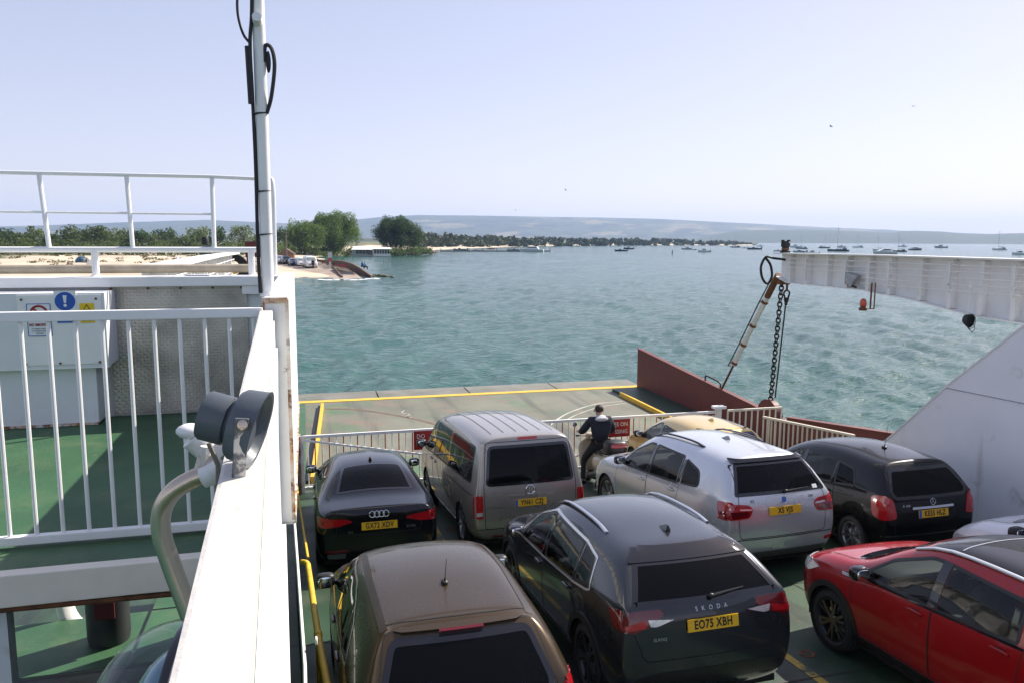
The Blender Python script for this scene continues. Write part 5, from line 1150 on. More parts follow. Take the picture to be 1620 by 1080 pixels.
# beacon and floodlight on the arm
bc = empty('beacon_lamp', (11.78, 14.28, 2.86), label='small orange beacon lamp hung below the right gantry arm', cat='lamp')
MB().lathe([(0, 0), (0.085, 0), (0.085, 0.06), (0.06, 0.07), (0.06, 0.1)], seg=14).build('base', RUST, bc, smooth=True)
MB().lathe([(0.07, 0.1), (0.075, 0.16), (0.06, 0.24), (0.0, 0.27)], seg=14).build('lens', mat('orange_lens', (0.55, 0.06, 0.015), 0.25, coat=0.5), bc, smooth=True)
MB().tube([(0, 0, 0.05), (0.02, -0.2, 0.05), (0.02, -0.2, 0.62)], 0.02, 8).tube([(0.03, -0.3, 0.05), (0.03, -0.3, 0.62)], 0.014, 8).tube([(0.02, -0.2, 0.06), (0.03, -0.3, 0.06)], 0.012, 6).build('bracket', RUST, bc)
jb = empty('junction_bracket', (11.86, 14.75, 3.42), label='grey angled cable bracket on the right gantry arm above the beacon', cat='bracket')
MB().prism([(-0.25, 0.25), (0.25, 0.33), (0.3, 0.1), (0.05, -0.1), (-0.1, 0.1)], -0.06, 0.08, 'x').build('bracket_plate', mat('bracket_grey', (0.35, 0.36, 0.38), 0.5, var=0.3, vscale=9), jb)
MB().tube([(0, 0.2, 0.2), (0, 0.12, -0.06), (0, -0.15, -0.1)], 0.03, 6).build('cable_tail', DARKST, jb)
fl = empty('floodlight', (11.68, 11.4, 2.94), label='black caged floodlight hanging on a thin rod below the right gantry arm', cat='lamp')
MB().tube([(0, 0, 0.0), (0, 0, 0.62)], 0.014, 8).blob((0, 0, 0.63), (0.09, 0.09, 0.09)).build('hanger', WHITE, fl)
MB().lathe([(0, -0.09), (0.09, -0.09), (0.13, 0.05), (0.13, 0.09), (0.11, 0.09), (0.1, 0.04), (0, 0.04)], M=Matrix.Rotation(R_(100), 3, 'X'), seg=16).build('lamp_housing', CABLE, fl, smooth=True)
MB().tube([(math.cos(a)*0.14, -0.1, math.sin(a)*0.14-0.02) for a in np.linspace(0, 6.28, 15)[:-1]], 0.008, 5, closed=True).tube([(-0.14, 0, 0), (-0.1, -0.14, -0.15), (0, -0.16, -0.22), (0.1, -0.14, -0.15), (0.14, 0, 0)], 0.008, 5).build('guard_wire', CABLE, fl)
fl.scale = (0.72, 0.72, 0.95); jb.scale = (0.75, 0.75, 0.75)
# left arm tip: tyre fender, red frame, lamp
tf = empty('tyre_fender', (-1.5, 17.75, 3.72), label='old tyre with a yellow core on the tip of the left gantry arm', cat='tyre')
MB().lathe([(0.17, -0.09), (0.3, -0.1), (0.33, 0), (0.3, 0.1), (0.17, 0.09), (0.17, -0.09)], M=Matrix.Rotation(R_(90), 3, 'X') @ Matrix.Rotation(R_(20), 3, 'Y'), seg=22).build('tyre', RUBBER, tf, smooth=True)
MB().blob((0.02, -0.02, -0.02), (0.24, 0.2, 0.2)).build('core', YELLOW, tf, smooth=True)
rf_ = empty('hinge_frame', (-1.05, 18.2, 3.4), label='rust red hinge frame beside the tyre at the left gantry tip', cat='frame')
MB().b2((-0.2, 0, 0.0), (-0.1, 0.1, 0.85)).b2((0.1, 0, 0.0), (0.2, 0.1, 0.7)).build('upright', REDP, rf_)
MB().b2((-0.22, -0.02, 0.55), (0.22, 0.12, 0.9)).build('head_plate', REDP, rf_); MB().sq((0.2, 0.05, 0.5), (0.42, 0.05, 0.05), 0.06).build('brace', REDP, rf_)
dl = empty('signal_lamp', (-1.75, 15.2, 4.05), label='dark green box lamp on top of the left gantry arm', cat='lamp')
MB().b2((-0.16, -0.16, 0.0), (0.2, 0.16, 0.3)).build('lamp_body', DKGRN, dl, bevel=0.02); MB().lathe([(0.0, 0.32), (0.12, 0.32), (0.12, 0.5), (0.09, 0.56), (0, 0.56)], seg=14).build('lens', CABLE, dl, smooth=True)
dl.scale = (0.55, 0.55, 0.6)
# ---- gates
def gate(x0, x1, y, z0, z1, label, diag, sign=None, gname='gate'):
    n = int(abs(x1-x0)/0.145); r = empty(gname, (x0, y, z0), label=label, cat='gate', group='white barrier gates across the bow'); w = x1-x0; h = z1-z0
    MB().sq((0, 0, h-0.03), (w, 0, h-0.03), 0.05, 0.06).build('top_rail', WHITE, r); MB().sq((0, 0, 0.09), (w, 0, 0.09), 0.05, 0.06).build('bottom_rail', WHITE, r)
    for xx in (0.03, w-0.03): MB().b2((xx-0.035, -0.035, 0.0), (xx+0.035, 0.035, h)).build('post', WHITER, r)
    bm_ = MB().tube([(0, 0, 0.1), (0, 0, h-0.05)], 0.013, 6).mesh('bar')
    for k in range(1, n):
        o = link('bar', bm_ if k % 2 else bm_.copy(), None, r); o.location = (w*k/n, 0, 0)
        o.data.materials.clear(); o.data.materials.append(WHITE if k % 2 else REDBAR)
    MB().sq(diag[0], diag[1], 0.03, 0.04).build('brace', WHITE, r)
    if sign:
        sx, sz, sw, sh, lines, al = sign
        s = MB().b2((sx-sw/2, -0.045, sz-sh/2), (sx+sw/2, -0.03, sz+sh/2)).build('sign_board', SIGNR, r)
        for i, t in enumerate(lines):
            me = text_mesh(t, 0.135, 0.002, align=al, xs=0.9); me.transform(Matrix.Translation((sx+(sw/2-0.06 if al == 'RIGHT' else -sw/2+0.06), -0.049, sz+(0.09 if i == 0 else -0.09))) @ FACE_BACK); link('lettering', me, WHITE, s)
    return r
REDBAR = mat('red_reflective_bar', (0.32, 0.05, 0.04), 0.5, var=0.3, vscale=6)
gate(-0.2, 4.72, 16.62, -1.03, 0.22, 'left white barrier gate with thin bars, behind the black saloon', ((0.05, -0.03, 1.16), (4.85, -0.03, 0.25)), (2.62, 1.0, 0.42, 0.42, ('DO', ''), 'LEFT'))
gate(4.78, 9.7, 16.62, -1.03, 0.24, 'right white barrier gate with red sign, behind the scooter rider', ((0.1, -0.03, 0.15), (4.8, -0.03, 1.15)), (2.2, 1.0, 0.75, 0.42, ('ES ON', 'SSING'), 'RIGHT'))
MB().b2((9.66, 16.55, -1.08), (9.76, 16.69, 0.3)).b2((9.56, 16.5, 0.3), (9.86, 16.7, 0.36)).build('gate_post', WHITE, label='white gate post with a flat cap above the gold hatchback', cat='post')
MB().b2((-0.28, 16.5, -1.08), (-0.2, 16.72, 0.24)).build('gate_post', mat('rusty_post', (0.3, 0.14, 0.1), 0.7, var=0.4, vscale=5, spots=((0.6, 0.58, 0.55), 4, 0.5, 0.6)), label='rust streaked gate post left of the barrier, behind the black saloon', cat='post')
def fence(pts, label, h=1.0, bars=True, zf=None):
    r = empty('side_fence', (0, 0, 0), label=label, cat='fence')
    for (a, b) in zip(pts, pts[1:]):
        a = Vector(a); b = Vector(b); n = max(2, int((b-a).length/0.16)); uz = Vector((0, 0, h))
        MB().sq(a+uz, b+uz, 0.06, 0.05).build('top_rail', CREAM, r); MB().sq(a+Vector((0, 0, 0.1)), b+Vector((0, 0, 0.1)), 0.05, 0.05).build('bottom_rail', CREAM, r)
        for k in range(n+1):
            p = a+(b-a)*(k/n); MB().sq(p+Vector((0, 0, 0.1)), p+uz, 0.035, 0.02).build('bar', CREAM, r)
    return r
CREAM = mat('cream_paint', (0.72, 0.66, 0.52), 0.5, var=0.08, vscale=3)
fence([(11.0, 16.65, -1.05), (11.2, 13.6, -0.78)], 'cream railing along the deck edge between the gold hatchback and the black compact', 1.05)
fence([(10.2, 17.0, -1.05), (11.75, 17.0, -1.05)], 'short white railing frame in front of the red bulwark, right of the gate post', 1.18)
# ---- left: platform, bulwark, checker plate, cabinet
plat = strip('platform_floor', -5.2, -0.25, [4.45, 5.5, 6.5, 7.5, 8.35], lambda y: 2.6, GREEN, 0.05, label='green painted raised platform floor on the left', nx=8)
MB().b2((-5.2, 4.36, 2.44), (-0.25, 4.445, 2.615)).build('edge_beam', mat('cream_white_paint', (0.8, 0.73, 0.62), 0.45, var=0.06, vscale=4, bump=0.2, bscale=30, spots=((0.4, 0.3, 0.2), 14, 0.68, 0.76)), plat, bevel=0.006)
MB().b2((-5.2, 4.46, 2.4), (-0.25, 8.3, 2.56)).build('floor_underside', DKGRN, plat)
MB().tube([(-5.2, 4.4, 2.41), (-3, 4.41, 2.40), (-1.6, 4.4, 2.415), (-0.3, 4.4, 2.40)], 0.016, 6).build('conduit', RUST, plat)
bw = empty('white_bulwark', (-0.18, 4.85, 2.6), label='white box bulwark with rusty corners that carries the mast', cat='bulwark')
MB().b2((-0.07, 0, -0.02), (0.07, 3.6, 1.40)).build('wall_box', WHITE, bw, bevel=0.008)
MB().b2((-0.075, -0.012, 0.0), (0.075, -0.0005, 1.405)).build('end_plate', WHITER, bw, bevel=0.004)
RSTK = mat('rusty_edge', (0.7, 0.68, 0.64), 0.55, spots=[((0.5, 0.3, 0.14), 6, 0.42, 0.58), ((0.15, 0.05, 0.02), 11, 0.5, 0.6)], bump=0.3, bscale=40)
MB().sq((0.068, -0.012, 0.02), (0.068, -0.012, 1.39), 0.022, 0.018).build('rusty_edge', RSTK, bw); MB().sq((-0.07, -0.014, 1.385), (0.07, -0.014, 1.385), 0.018, 0.03).build('rusty_edge', RSTK, bw)
MB().sq((-0.07, -0.014, 1.05), (-0.07, -0.014, 1.37), 0.02, 0.018).build('rusty_edge', RSTK, bw)
MB().sq((0.072, 0.0, 0.01), (0.072, 3.5, 0.01), 0.02, 0.05).build('rusty_edge', RSTK, bw)
ew = empty('end_bulkhead', (-2.5, 8.35, 2.6), label='white end bulkhead of the platform with a checker plate panel', cat='wall')
q = MB().b2((-5.2, 8.3, 2.6), (-0.25, 8.4, 3.97)); q.v = rel(ew, q.v); q.build('wall_plate', WHITEC, ew)
q = MB().b2((-5.2, 8.2, 3.885), (-0.25, 8.5, 3.98)); q.v = rel(ew, q.v); q.build('top_beam', WHITE, ew, bevel=0.008)
q = MB().b2((-0.62, 8.22, 3.8), (-0.25, 8.3, 3.884)); q.v = rel(ew, q.v); q.build('gusset', WHITE, ew)
def checker_mat():
    m = bpy.data.materials.new('checker_plate'); m.use_nodes = True; N = m.node_tree.nodes; L = m.node_tree.links; b = N['Principled BSDF']
    b.inputs['Base Color'].default_value = (0.2, 0.19, 0.17, 1); b.inputs['Metallic'].default_value = 0.55; b.inputs['Roughness'].default_value = 0.36
    tc = N.new('ShaderNodeTexCoord'); nz = N.new('ShaderNodeTexNoise'); nz.inputs['Scale'].default_value = 2.5; nz.inputs['Detail'].default_value = 6; L.new(tc.outputs['Object'], nz.inputs['Vector'])
    r = _ramp(N, L, nz.outputs['Fac'], (0.3, 0.285, 0.25, 1), (0.55, 0.52, 0.47, 1), 0.35, 0.65); L.new(r.outputs[0], b.inputs['Base Color']); return m
CHK = checker_mat()
cp = MB().b2((-1.87, 8.268, 2.62), (-0.58, 8.285, 3.885)); cp.v = rel(ew, cp.v); cp = cp.build('checker_panel', CHK, ew)
lug = MB()                                       # raised lozenge pattern
for i in range(42):
    for j in range(41):
        x = -1.85+i*0.031; z = 2.64+j*0.0305
        a = R_(45 if (i+j) % 2 else -45); dx, dz = math.cos(a)*0.0155, math.sin(a)*0.0155; ex, ez = -math.sin(a)*0.0055, math.cos(a)*0.0055
        lug.add([(x-dx+2.5, 8.268-8.35, z-dz-2.6), (x-ex+2.5, 8.261-8.35, z-ez-2.6), (x+dx+2.5, 8.268-8.35, z+dz-2.6), (x+ex+2.5, 8.261-8.35, z+ez-2.6)], [(0, 1, 2, 3)])
me = bpy.data.meshes.new('tread_lugs'); me.from_pydata(lug.v, [], lug.f); me.update(); o = link('tread_lugs', me, CHK, cp); o['kind'] = 'stuff'
for x in (-1.83, -1.5, -1.2, -0.9, -0.63):
    q = MB().lathe([(0, 0.0), (0.012, 0.0), (0.012, -0.012), (0, -0.014)], (x, 8.262, 3.865), Matrix.Rotation(R_(-90), 3, 'X'), 8); q.v = rel(ew, q.v); q.build('bolt', RUST, ew)
cb = empty('equipment_cabinet', (-3.0, 8.1, 2.6), label='white equipment cabinet with safety signs against the bulkhead', cat='cabinet')
q = MB().b2((-4.6, 7.86, 3.17), (-1.80, 8.29, 3.855)); q.v = rel(cb, q.v); q.build('upper_housing', WHITEC, cb, bevel=0.008)
q = MB().b2((-4.6, 7.94, 2.62), (-1.93, 8.29, 3.168)); q.v = rel(cb, q.v); q.build('lower_housing', WHITEC, cb, bevel=0.008)
q = MB().b2((-2.52, 7.85, 3.20), (-1.83, 7.859, 3.84)); q.v = rel(cb, q.v); q.build('access_panel', WHITE, cb, bevel=0.003)
q = MB().b2((-4.6, 7.855, 3.160), (-1.8, 7.95, 3.172)); q.v = rel(cb, q.v); q.build('drip_rail', WHITER, cb)
q = MB().b2((-4.6, 7.93, 2.605), (-1.93, 7.95, 2.63)); q.v = rel(cb, q.v); q.build('foot_rail', RSTK, cb)
for x, z in ((-2.48, 3.8), (-1.87, 3.8), (-2.48, 3.215), (-2.2, 3.215), (-1.87, 3.215)):
    q = MB().lathe([(0, 0), (0.011, 0), (0.011, 0.008), (0, 0.01)], (x, 7.848, z), Matrix.Rotation(R_(90), 3, 'X'), 8); q.v = rel(cb, q.v); q.build('bolt', RUST, cb)
# safety signs
def board(name, label, x0, x1, z0, z1, m, y=7.846):
    r = empty(name, ((x0+x1)/2, y, (z0+z1)/2), label=label, cat='sign', group='safety signs on the cabinet'); w, h = (x1-x0)/2, (z1-z0)/2
    MB().b2((-w, -0.002, -h), (w, 0.002, h)).build('panel', m, r); return r, w, h
def disc(cx, cz, r0, r1, y, m, par, nm, n=28):
    b = MB(); V = []
    for k in range(n):
        a = 2*math.pi*k/n; V += [(cx+math.cos(a)*r0, y, cz+math.sin(a)*r0), (cx+math.cos(a)*r1, y, cz+math.sin(a)*r1)]
    b.add(V, [(2*k, 2*k+1, (2*k+3) % (2*n), (2*k+2) % (2*n)) for k in range(n)]); b.build(nm, m, par)
def wtext(t, s, x, z, m, par, y=-0.006, **k):
    me = text_mesh(t, s, 0.0008, **k); me.transform(Matrix.Translation((x, y, z)) @ FACE_BACK); return link('lettering', me, m, par)
s1, w, h = board('no_smoking_sign', 'white no smoking sign with a red ring, leftmost on the cabinet', -2.44, -2.25, 3.47, 3.76, SIGNW)
disc(0, 0.06, 0.055, 0.075, -0.0045, SIGNR, s1, 'ring'); MB().sq((-0.045, -0.006, 0.105), (0.045, -0.006, 0.015), 0.004, 0.018).build('slash', SIGNR, s1)
MB().b2((-0.045, -0.004, 0.05), (0.04, -0.003, 0.066)).build('cigarette', PLATEB, s1)
for zz in (h, -h): MB().b2((-w, -0.0035, zz-0.003), (w, -0.0025, zz+0.003)).build('border', SIGNB, s1)
for xx in (w, -w): MB().b2((xx-0.003, -0.0035, -h), (xx+0.003, -0.0025, h)).build('border', SIGNB, s1)
wtext('NO SMOKING', 0.034, 0, -0.045, SIGNR, s1, xs=0.8, bold=0.0008)
for i, t in enumerate(('It is against the law', 'to smoke in these', 'premises')): wtext(t, 0.017, 0, -0.08-0.02*i, PLATEB, s1)
s2, w, h = board('mandatory_sign', 'sign with a white exclamation mark on a blue disc, beside the yellow warning sign', -2.215, -2.035, 3.575, 3.875, SIGNW)
disc(0, 0.055, 0.0, 0.085, -0.004, SIGNB, s2, 'disc'); MB().prism([(-0.017, 0.11), (0.017, 0.11), (0.009, 0.04), (-0.009, 0.04)], -0.0075, -0.0055, 'y').build('mark', SIGNW, s2)
disc(0, 0.018, 0.0, 0.014, -0.0065, SIGNW, s2, 'mark'); MB().b2((-w+0.015, -0.004, -h+0.008), (w-0.015, -0.003, -0.06)).build('caption_panel', SIGNB, s2)
s3, w, h = board('warning_sign', 'small yellow triangular camera warning sign, right of the blue disc sign', -2.01, -1.89, 3.58, 3.76, SIGNY)
MB().prism([(-0.052, -0.01), (0.052, -0.01), (0.0, 0.082)], -0.004, -0.003, 'y').build('triangle', PLATEB, s3); MB().prism([(-0.041, -0.004), (0.041, -0.004), (0.0, 0.069)], -0.0055, -0.0045, 'y').build('triangle', SIGNY, s3)
MB().b2((-0.018, -0.007, 0.018), (0.014, -0.006, 0.03)).b2((-0.012, -0.007, 0.005), (-0.006, -0.006, 0.018)).build('camera_pictogram', PLATEB, s3)
for i, t in enumerate(('CCTV in', 'operation')): wtext(t, 0.024, 0, -0.04-0.026*i, PLATEB, s3)
# long grey pipe and rails above the bulkhead
MB().tube([(-5.2, 8.62, 4.045), (-0.32, 8.62, 4.045)], 0.045, 12).build('grey_pipe', GREYP, smooth=True, label='long weathered grey pipe lying along the top of the bulkhead', cat='pipe')
MB().blob((-1.05, 8.38, 3.987), (0.26, 0.14, 0.012), e=0.6).build('white_plate', SIGNW, label='small flat white plate lying on top of the bulkhead', cat='plate')
tr = empty('upper_railing', (0, 8.42, 3.98), label='white tubular railing on top of the bulkhead against the sky', cat='railing')
for x in (-4.7, -3.4, -1.99, -0.53): MB().tube([(x, 0, 0), (x, 0, 0.26)], 0.034, 10).lathe([(0.034, 0.012), (0.055, 0.004), (0.055, 0.0)], (x, 0, 0)).build('post', WHITE, tr, smooth=True)
MB().tube([(-5.2, 0, 0.262), (-0.46, 0, 0.262)], 0.03, 10).build('base_rail', WHITE, tr, smooth=True)
for x in (-4.6, -3.9, -3.14): MB().tube([(x, 0, 0.27), (x-0.05, 0.1, 0.97)], 0.022, 10).build('upright', WHITE, tr, smooth=True)
for x in (-2.385, -1.645, -0.885): MB().tube([(x, 0, 0.27), (x-0.045*abs(x+0.8), 0.1, 0.98)], 0.022, 10).build('upright', WHITE, tr, smooth=True)
MB().tube([(-5.2, 0.1, 0.985), (-0.9, 0.1, 1.0), (-0.45, 0.1, 0.99)], 0.02, 10).build('top_rail', WHITE, tr, smooth=True); MB().tube([(-5.2, 0.05, 0.62), (-0.88, 0.05, 0.62)], 0.012, 8).build('middle_rail', WHITE, tr, smooth=True)
MB().tube(bez([(-0.45, 0.1, 0.99), (-0.33, 0.05, 0.99), (-0.295, 0, 0.92), (-0.295, 0, 0.5), (-0.3, 0, 0.0)], 5), 0.022, 10).build('end_post', WHITE, tr, smooth=True)
# mast
ms = empty('mast', (-0.225, 5.02, 4.0), label='white mast tube with black cables rising out of the frame', cat='mast')
MB().tube([(0, 0, 0), (0.0, 0, 0.02), (0.002, 0, 2.6)], 0.037, 16).build('tube', WHITE, ms, smooth=True); MB().lathe([(0.037, 0.03), (0.045, 0.015), (0.05, 0.0)], seg=16).build('weld_collar', WHITER, ms, smooth=True)
MB().tube([(-0.002, -0.03, 1.62), (-0.002, -0.12, 1.63)], 0.027, 12).build('stub_tube', WHITE, ms, smooth=True)
MB().tube(bez([(-0.045, -0.02, 0.02), (-0.05, -0.01, 0.3), (-0.045, -0.01, 0.8), (-0.048, -0.01, 1.2), (-0.05, -0.02, 1.5), (-0.03, -0.03, 1.75), (-0.02, -0.02, 2.5)], 8), 0.011, 7).build('cable', CABLE, ms, smooth=True)
MB().tube([(-0.058, -0.03, 1.15), (-0.062, -0.03, 1.48)], [0.016, 0.02], 8).build('cable_sleeve', CABLE, ms, smooth=True)
MB().tube(bez([(-0.05, -0.02, 1.5), (-0.09, 0, 1.56), (-0.115, 0, 1.68), (-0.1, 0, 1.82), (-0.03, 0, 1.92)], 6), 0.008, 7).build('cable_loop', CABLE, ms, smooth=True)
MB().tube(bez([(0.03, -0.02, 1.1), (0.06, -0.02, 1.2), (0.085, -0.02, 1.38), (0.07, -0.02, 1.48), (0.035, -0.02, 1.49), (0.03, -0.02, 1.4)], 6), 0.012, 7).build('cable_loop', CABLE, ms, smooth=True)
MB().blob((0.05, -0.02, 1.4), (0.03, 0.03, 0.13)).build('cable_plug', CABLE, ms, smooth=True)
for z in (1.1, 0.64, 0.38): MB().tube([(math.cos(a)*0.042-0.008, math.sin(a)*0.04, z+0.004*math.cos(a)) for a in np.linspace(0, 6.28, 15)[:-1]], 0.005, 5, closed=True).build('cable_tie', CABLE, ms)
# crossing railing with bars
cr_ = empty('bar_railing', (0, 4.8, 2.62), label='white railing of thin upright bars across the platform edge', cat='railing')
MB().sq((-2.7, 0, 1.30), (-0.25, 0, 1.30), 0.05, 0.055).build('top_rail', WHITE, cr_, bevel=0.006); MB().sq((-2.7, 0, 0.03), (-0.25, 0, 0.02), 0.05, 0.05).build('bottom_rail', WHITE, cr_, bevel=0.006)
for k in range(18):
    x = -0.305-k*0.136; MB().tube([(x, 0, 0.04), (x, 0, 1.29)], 0.0115, 8).build('bar', WHITE, cr_, smooth=True)
# foreground railing
fr_ = empty('foreground_railing', (-0.1, 0.7, 3.9), label='thick white handrail running from the foreground to the bulwark', cat='railing')
A0, A1 = Vector((-0.068, -0.3, 3.9)), Vector((-0.232, 4.83, 3.9)); loc = Vector(fr_.location)
MB().sq(A0-loc, A1-loc, 0.076, 0.06).build('top_rail', mat('handrail_paint', (0.66, 0.62, 0.57), 0.4, var=0.06, vscale=6, bump=0.4, bscale=26, spots=[((0.58, 0.52, 0.46), 18, 0.6, 0.74), ((0.3, 0.2, 0.13), 30, 0.7, 0.76)]), fr_, bevel=0.009)
dv = (A1-A0).normalized(); nv = Vector((dv.y, -dv.x, 0))
def side(y, z, off): t = (y-A0.y)/dv.y; p = A0+dv*t+nv*off; return Vector((p.x, p.y, z))-loc
for nm, o0, zt, zbs, m in (('side_plate', 0.046, 3.868, ((-0.3, 3.3), (1.6, 3.12), (4.8, 2.62)), WHITE), ('rubbing_strip', 0.058, 3.60, ((-0.3, 3.42), (1.6, 3.3), (4.8, 3.42)), WHITE), ('lower_flange', 0.066, 3.16, ((-0.3, 3.26), (1.6, 3.08), (4.8, 2.58)), WHITER)):
    b = MB(); T = 0.008
    if nm == 'lower_flange':
        for (a, za), (c, zc_) in zip(zbs, zbs[1:]): b.sq(side(a, za, o0-0.01), side(c, zc_, o0-0.01), 0.03, 0.05)
    elif nm == 'rubbing_strip': b.sq(side(-0.3, 3.66, o0-0.006), side(4.8, 3.66, o0-0.006), 0.012, 0.09)
    else:
        for (a, za), (c, zc_) in zip(zbs, zbs[1:]):
            V = [side(a, za, o0), side(c, zc_, o0), side(c, zt, o0), side(a, zt, o0), side(a, za, o0-T), side(c, zc_, o0-T), side(c, zt, o0-T), side(a, zt, o0-T)]
            b.add(V, [(0, 1, 2, 3), (7, 6, 5, 4), (0, 4, 5, 1), (2, 6, 7, 3), (1, 5, 6, 2), (0, 3, 7, 4)])
    b.build(nm, m, fr_)
for y in (0.3, 1.7, 3.1): MB().sq(side(y, 2.7, 0.0), side(y, 3.87, 0.0), 0.05, 0.05).build('post', WHITE, fr_)
# drum-shaped searchlight on the handrail
def at_d(px, py, d): return aim(px, py, d=d)
SLM = mat('slate_paint', (0.085, 0.1, 0.115), 0.4, var=0.15, vscale=8, bump=0.1, bscale=50)
sp = empty('searchlight', at_d(375, 752, 1.5), label='slate blue drum searchlight clamped on the foreground handrail', cat='lamp'); o0 = Vector(sp.location)
c0 = at_d(322, 655, 1.5)-o0; c1 = at_d(412, 679, 1.47)-o0; ax_ = (c1-c0).normalized(); Mz = ax_.to_track_quat('Z', 'Y').to_matrix(); ln = (c1-c0).length
MB().lathe([(0, 0), (0.043, 0), (0.046, 0.005), (0.046, ln*0.44), (0.041, ln*0.47), (0.041, ln*0.52), (0.06, ln*0.55), (0.066, ln*0.62), (0.071, ln*0.97), (0.073, ln), (0.066, ln*0.99), (0.058, ln*0.85), (0, ln*0.8)], c0, Mz, 32).build('drum', SLM, sp, smooth=True)
m0 = c0+ax_*ln*0.68; vw = (Vector((0, 0, EYE))-o0-m0).normalized()
b0 = m0+vw*0.074; foot = Vector((0.003, -0.0, 0.0))
MB().sq(b0+Vector((0, 0, 0.012)), foot+vw*0.078+Vector((0, 0, -0.006)), 0.024, 0.007).build('bracket', mat('bracket_worn', (0.12, 0.13, 0.14), 0.45, 0.3, spots=((0.6, 0.58, 0.56), 18, 0.52, 0.6)), sp, bevel=0.002)
MB().lathe([(0, 0.008), (0.009, 0.006), (0.011, 0)], b0, vw.to_track_quat('Z', 'Y').to_matrix(), 12).build('bolt', STEEL, sp, smooth=True)
MB().sq(m0-vw*0.074+Vector((0, 0, 0.01)), foot-vw*0.03, 0.022, 0.007).build('bracket', SLM, sp); MB().blob(foot+vw*0.03, (0.05, 0.14, 0.012), e=0.6).build('foot_plate', SLM, sp)
# stainless bent tube with white clamp
tb = empty('stainless_tube', at_d(330, 748, 1.75), label='bent stainless steel tube with a white end clamp beside the foreground handrail', cat='pipe'); o1 = Vector(tb.location)
tp = bez([at_d(px, py, d)-o1 for px, py, d in ((338, 746, 1.74), (305, 757, 1.75), (273, 778, 1.76), (256, 808, 1.77), (256, 845, 1.77), (272, 895, 1.76), (300, 970, 1.74), (330, 1060, 1.72))], 8)
MB().tube(tp, 0.0205, 18).build('tube', STEEL, tb, smooth=True)
MB().tube([at_d(322, 752, 1.747)-o1, at_d(352, 742, 1.735)-o1], 0.026, 16).build('end_sleeve', WHITER, tb, smooth=True)
MB().tube([at_d(326, 705, 1.75)-o1, at_d(322, 742, 1.75)-o1], [0.012, 0.02], 10).build('rusty_tab', RSTK, tb)
MB().tube([at_d(330, 700, 1.7)-o1, at_d(345, 735, 1.7)-o1, at_d(345, 765, 1.7)-o1, at_d(342, 795, 1.7)-o1], 0.005, 6).build('flex', mat('grey_flex', (0.2, 0.17, 0.14), 0.6), tb, smooth=True)
jx = empty('junction_fitting', at_d(318, 690, 1.85), label='white junction fitting behind the searchlight on the railing', cat='fitting'); o2 = Vector(jx.location)
MB().tube([at_d(305, 690, 1.85)-o2, at_d(345, 722, 1.85)-o2], 0.03, 14).blob(at_d(300, 681, 1.85)-o2, (0.06, 0.05, 0.035)).build('body', WHITER, jx, smooth=True)
MB().tube([at_d(318, 732, 1.85)-o2, at_d(345, 728, 1.85)-o2], 0.024, 12).build('gland', WHITE, jx, smooth=True)
# clear dome lamp at the bottom edge
dm = empty('dome_lamp', at_d(290, 1120, 0.9), label='clear glass dome lamp with a black rim at the bottom edge beside the handrail', cat='lamp'); o3 = Vector(dm.location)
Md = (-rt2*0.985+up2*0.05-fw*0.1).to_track_quat('Z', 'Y').to_matrix(); rd = 0.098
MB().lathe([(rd*math.cos(t), rd*math.sin(t)) for t in np.linspace(0, math.pi/2, 14)], (0, 0, 0), Md, 40).build('glass_dome', glassmat('clear_glass', (0.86, 0.92, 0.93), 0.5, 0.0), dm, smooth=True)
MB().lathe([(rd*0.9, 0.004), (rd*1.03, 0.004), (rd*1.05, 0.0), (rd*1.05, -0.02), (rd*0.9, -0.024), (rd*0.9, 0.004)], (0, 0, 0), Md, 40).build('rim', GLOSSB, dm, smooth=True)
MB().lathe([(rd*0.9, -0.002), (rd*0.72, -0.008), (0, -0.012)], (0, 0, 0), Md, 40).build('reflector', mat('lamp_reflector', (0.6, 0.62, 0.64), 0.25, 0.6), dm, smooth=True)
MB().lathe([(rd*0.72*math.cos(t), rd*0.55*math.sin(t)) for t in np.linspace(0, math.pi/2, 9)], (0, 0, 0), Md, 32).build('inner_lens', mat('lens_blue_grey', (0.12, 0.2, 0.26), 0.1, 0.3, coat=1.0), dm, smooth=True)
MB().lathe([(rd*1.051, -0.006), (rd*1.058, -0.009), (rd*1.051, -0.013)], (0, 0, 0), Md, 40).build('clamp_band', STEEL, dm, smooth=True)
# under the platform
for x in (-1.66, -4.2): MB().b2((x-0.05, 4.5, 0), (x+0.05, 4.6, 2.4)).build('platform_post', WHITEC, label='white post holding up the platform, %s' % ('at the lower left corner' if x > -2 else 'hidden further left'), cat='post')
vt = empty('ventilator', (-2.18, 8.8, 0), label='dark ventilator drum standing on the lower deck under the platform', cat='ventilator')
MB().lathe([(0.0, 0), (0.2, 0), (0.215, 0.08), (0.215, 2.2), (0.19, 2.25), (0, 2.25)], seg=24).build('drum', mat('ventilator_paint', (0.03, 0.03, 0.035), 0.5, var=0.2), vt, smooth=True)
MB().b2((-0.08, -0.23, 0.35), (0.12, -0.2, 0.95)).build('red_box', mat('dull_red', (0.1, 0.012, 0.012), 0.6), vt, bevel=0.01)
gp = bez([aim(px, py, y=9.5) for px, py in ((97, 915), (100, 945), (107, 970), (120, 988), (140, 998), (165, 1003))], 6)
MB().tube(gp, 0.1, 14, flat=(1, 0.5)).build('vent_duct', WHITE, smooth=True, label='white curved duct beside the dark ventilator under the platform', cat='duct')
for k, (a, b) in enumerate((((-4.6, 8.2), (-1.9, 9.4)), ((-1.86, 8.2), (-0.9, 9.4)), ((-1.86, 9.44), (-0.4, 11)))):
    MB().b2((a[0], a[1], 0.004), (b[0], b[1], 0.012)).build('deck_plate', GREEN, deck)
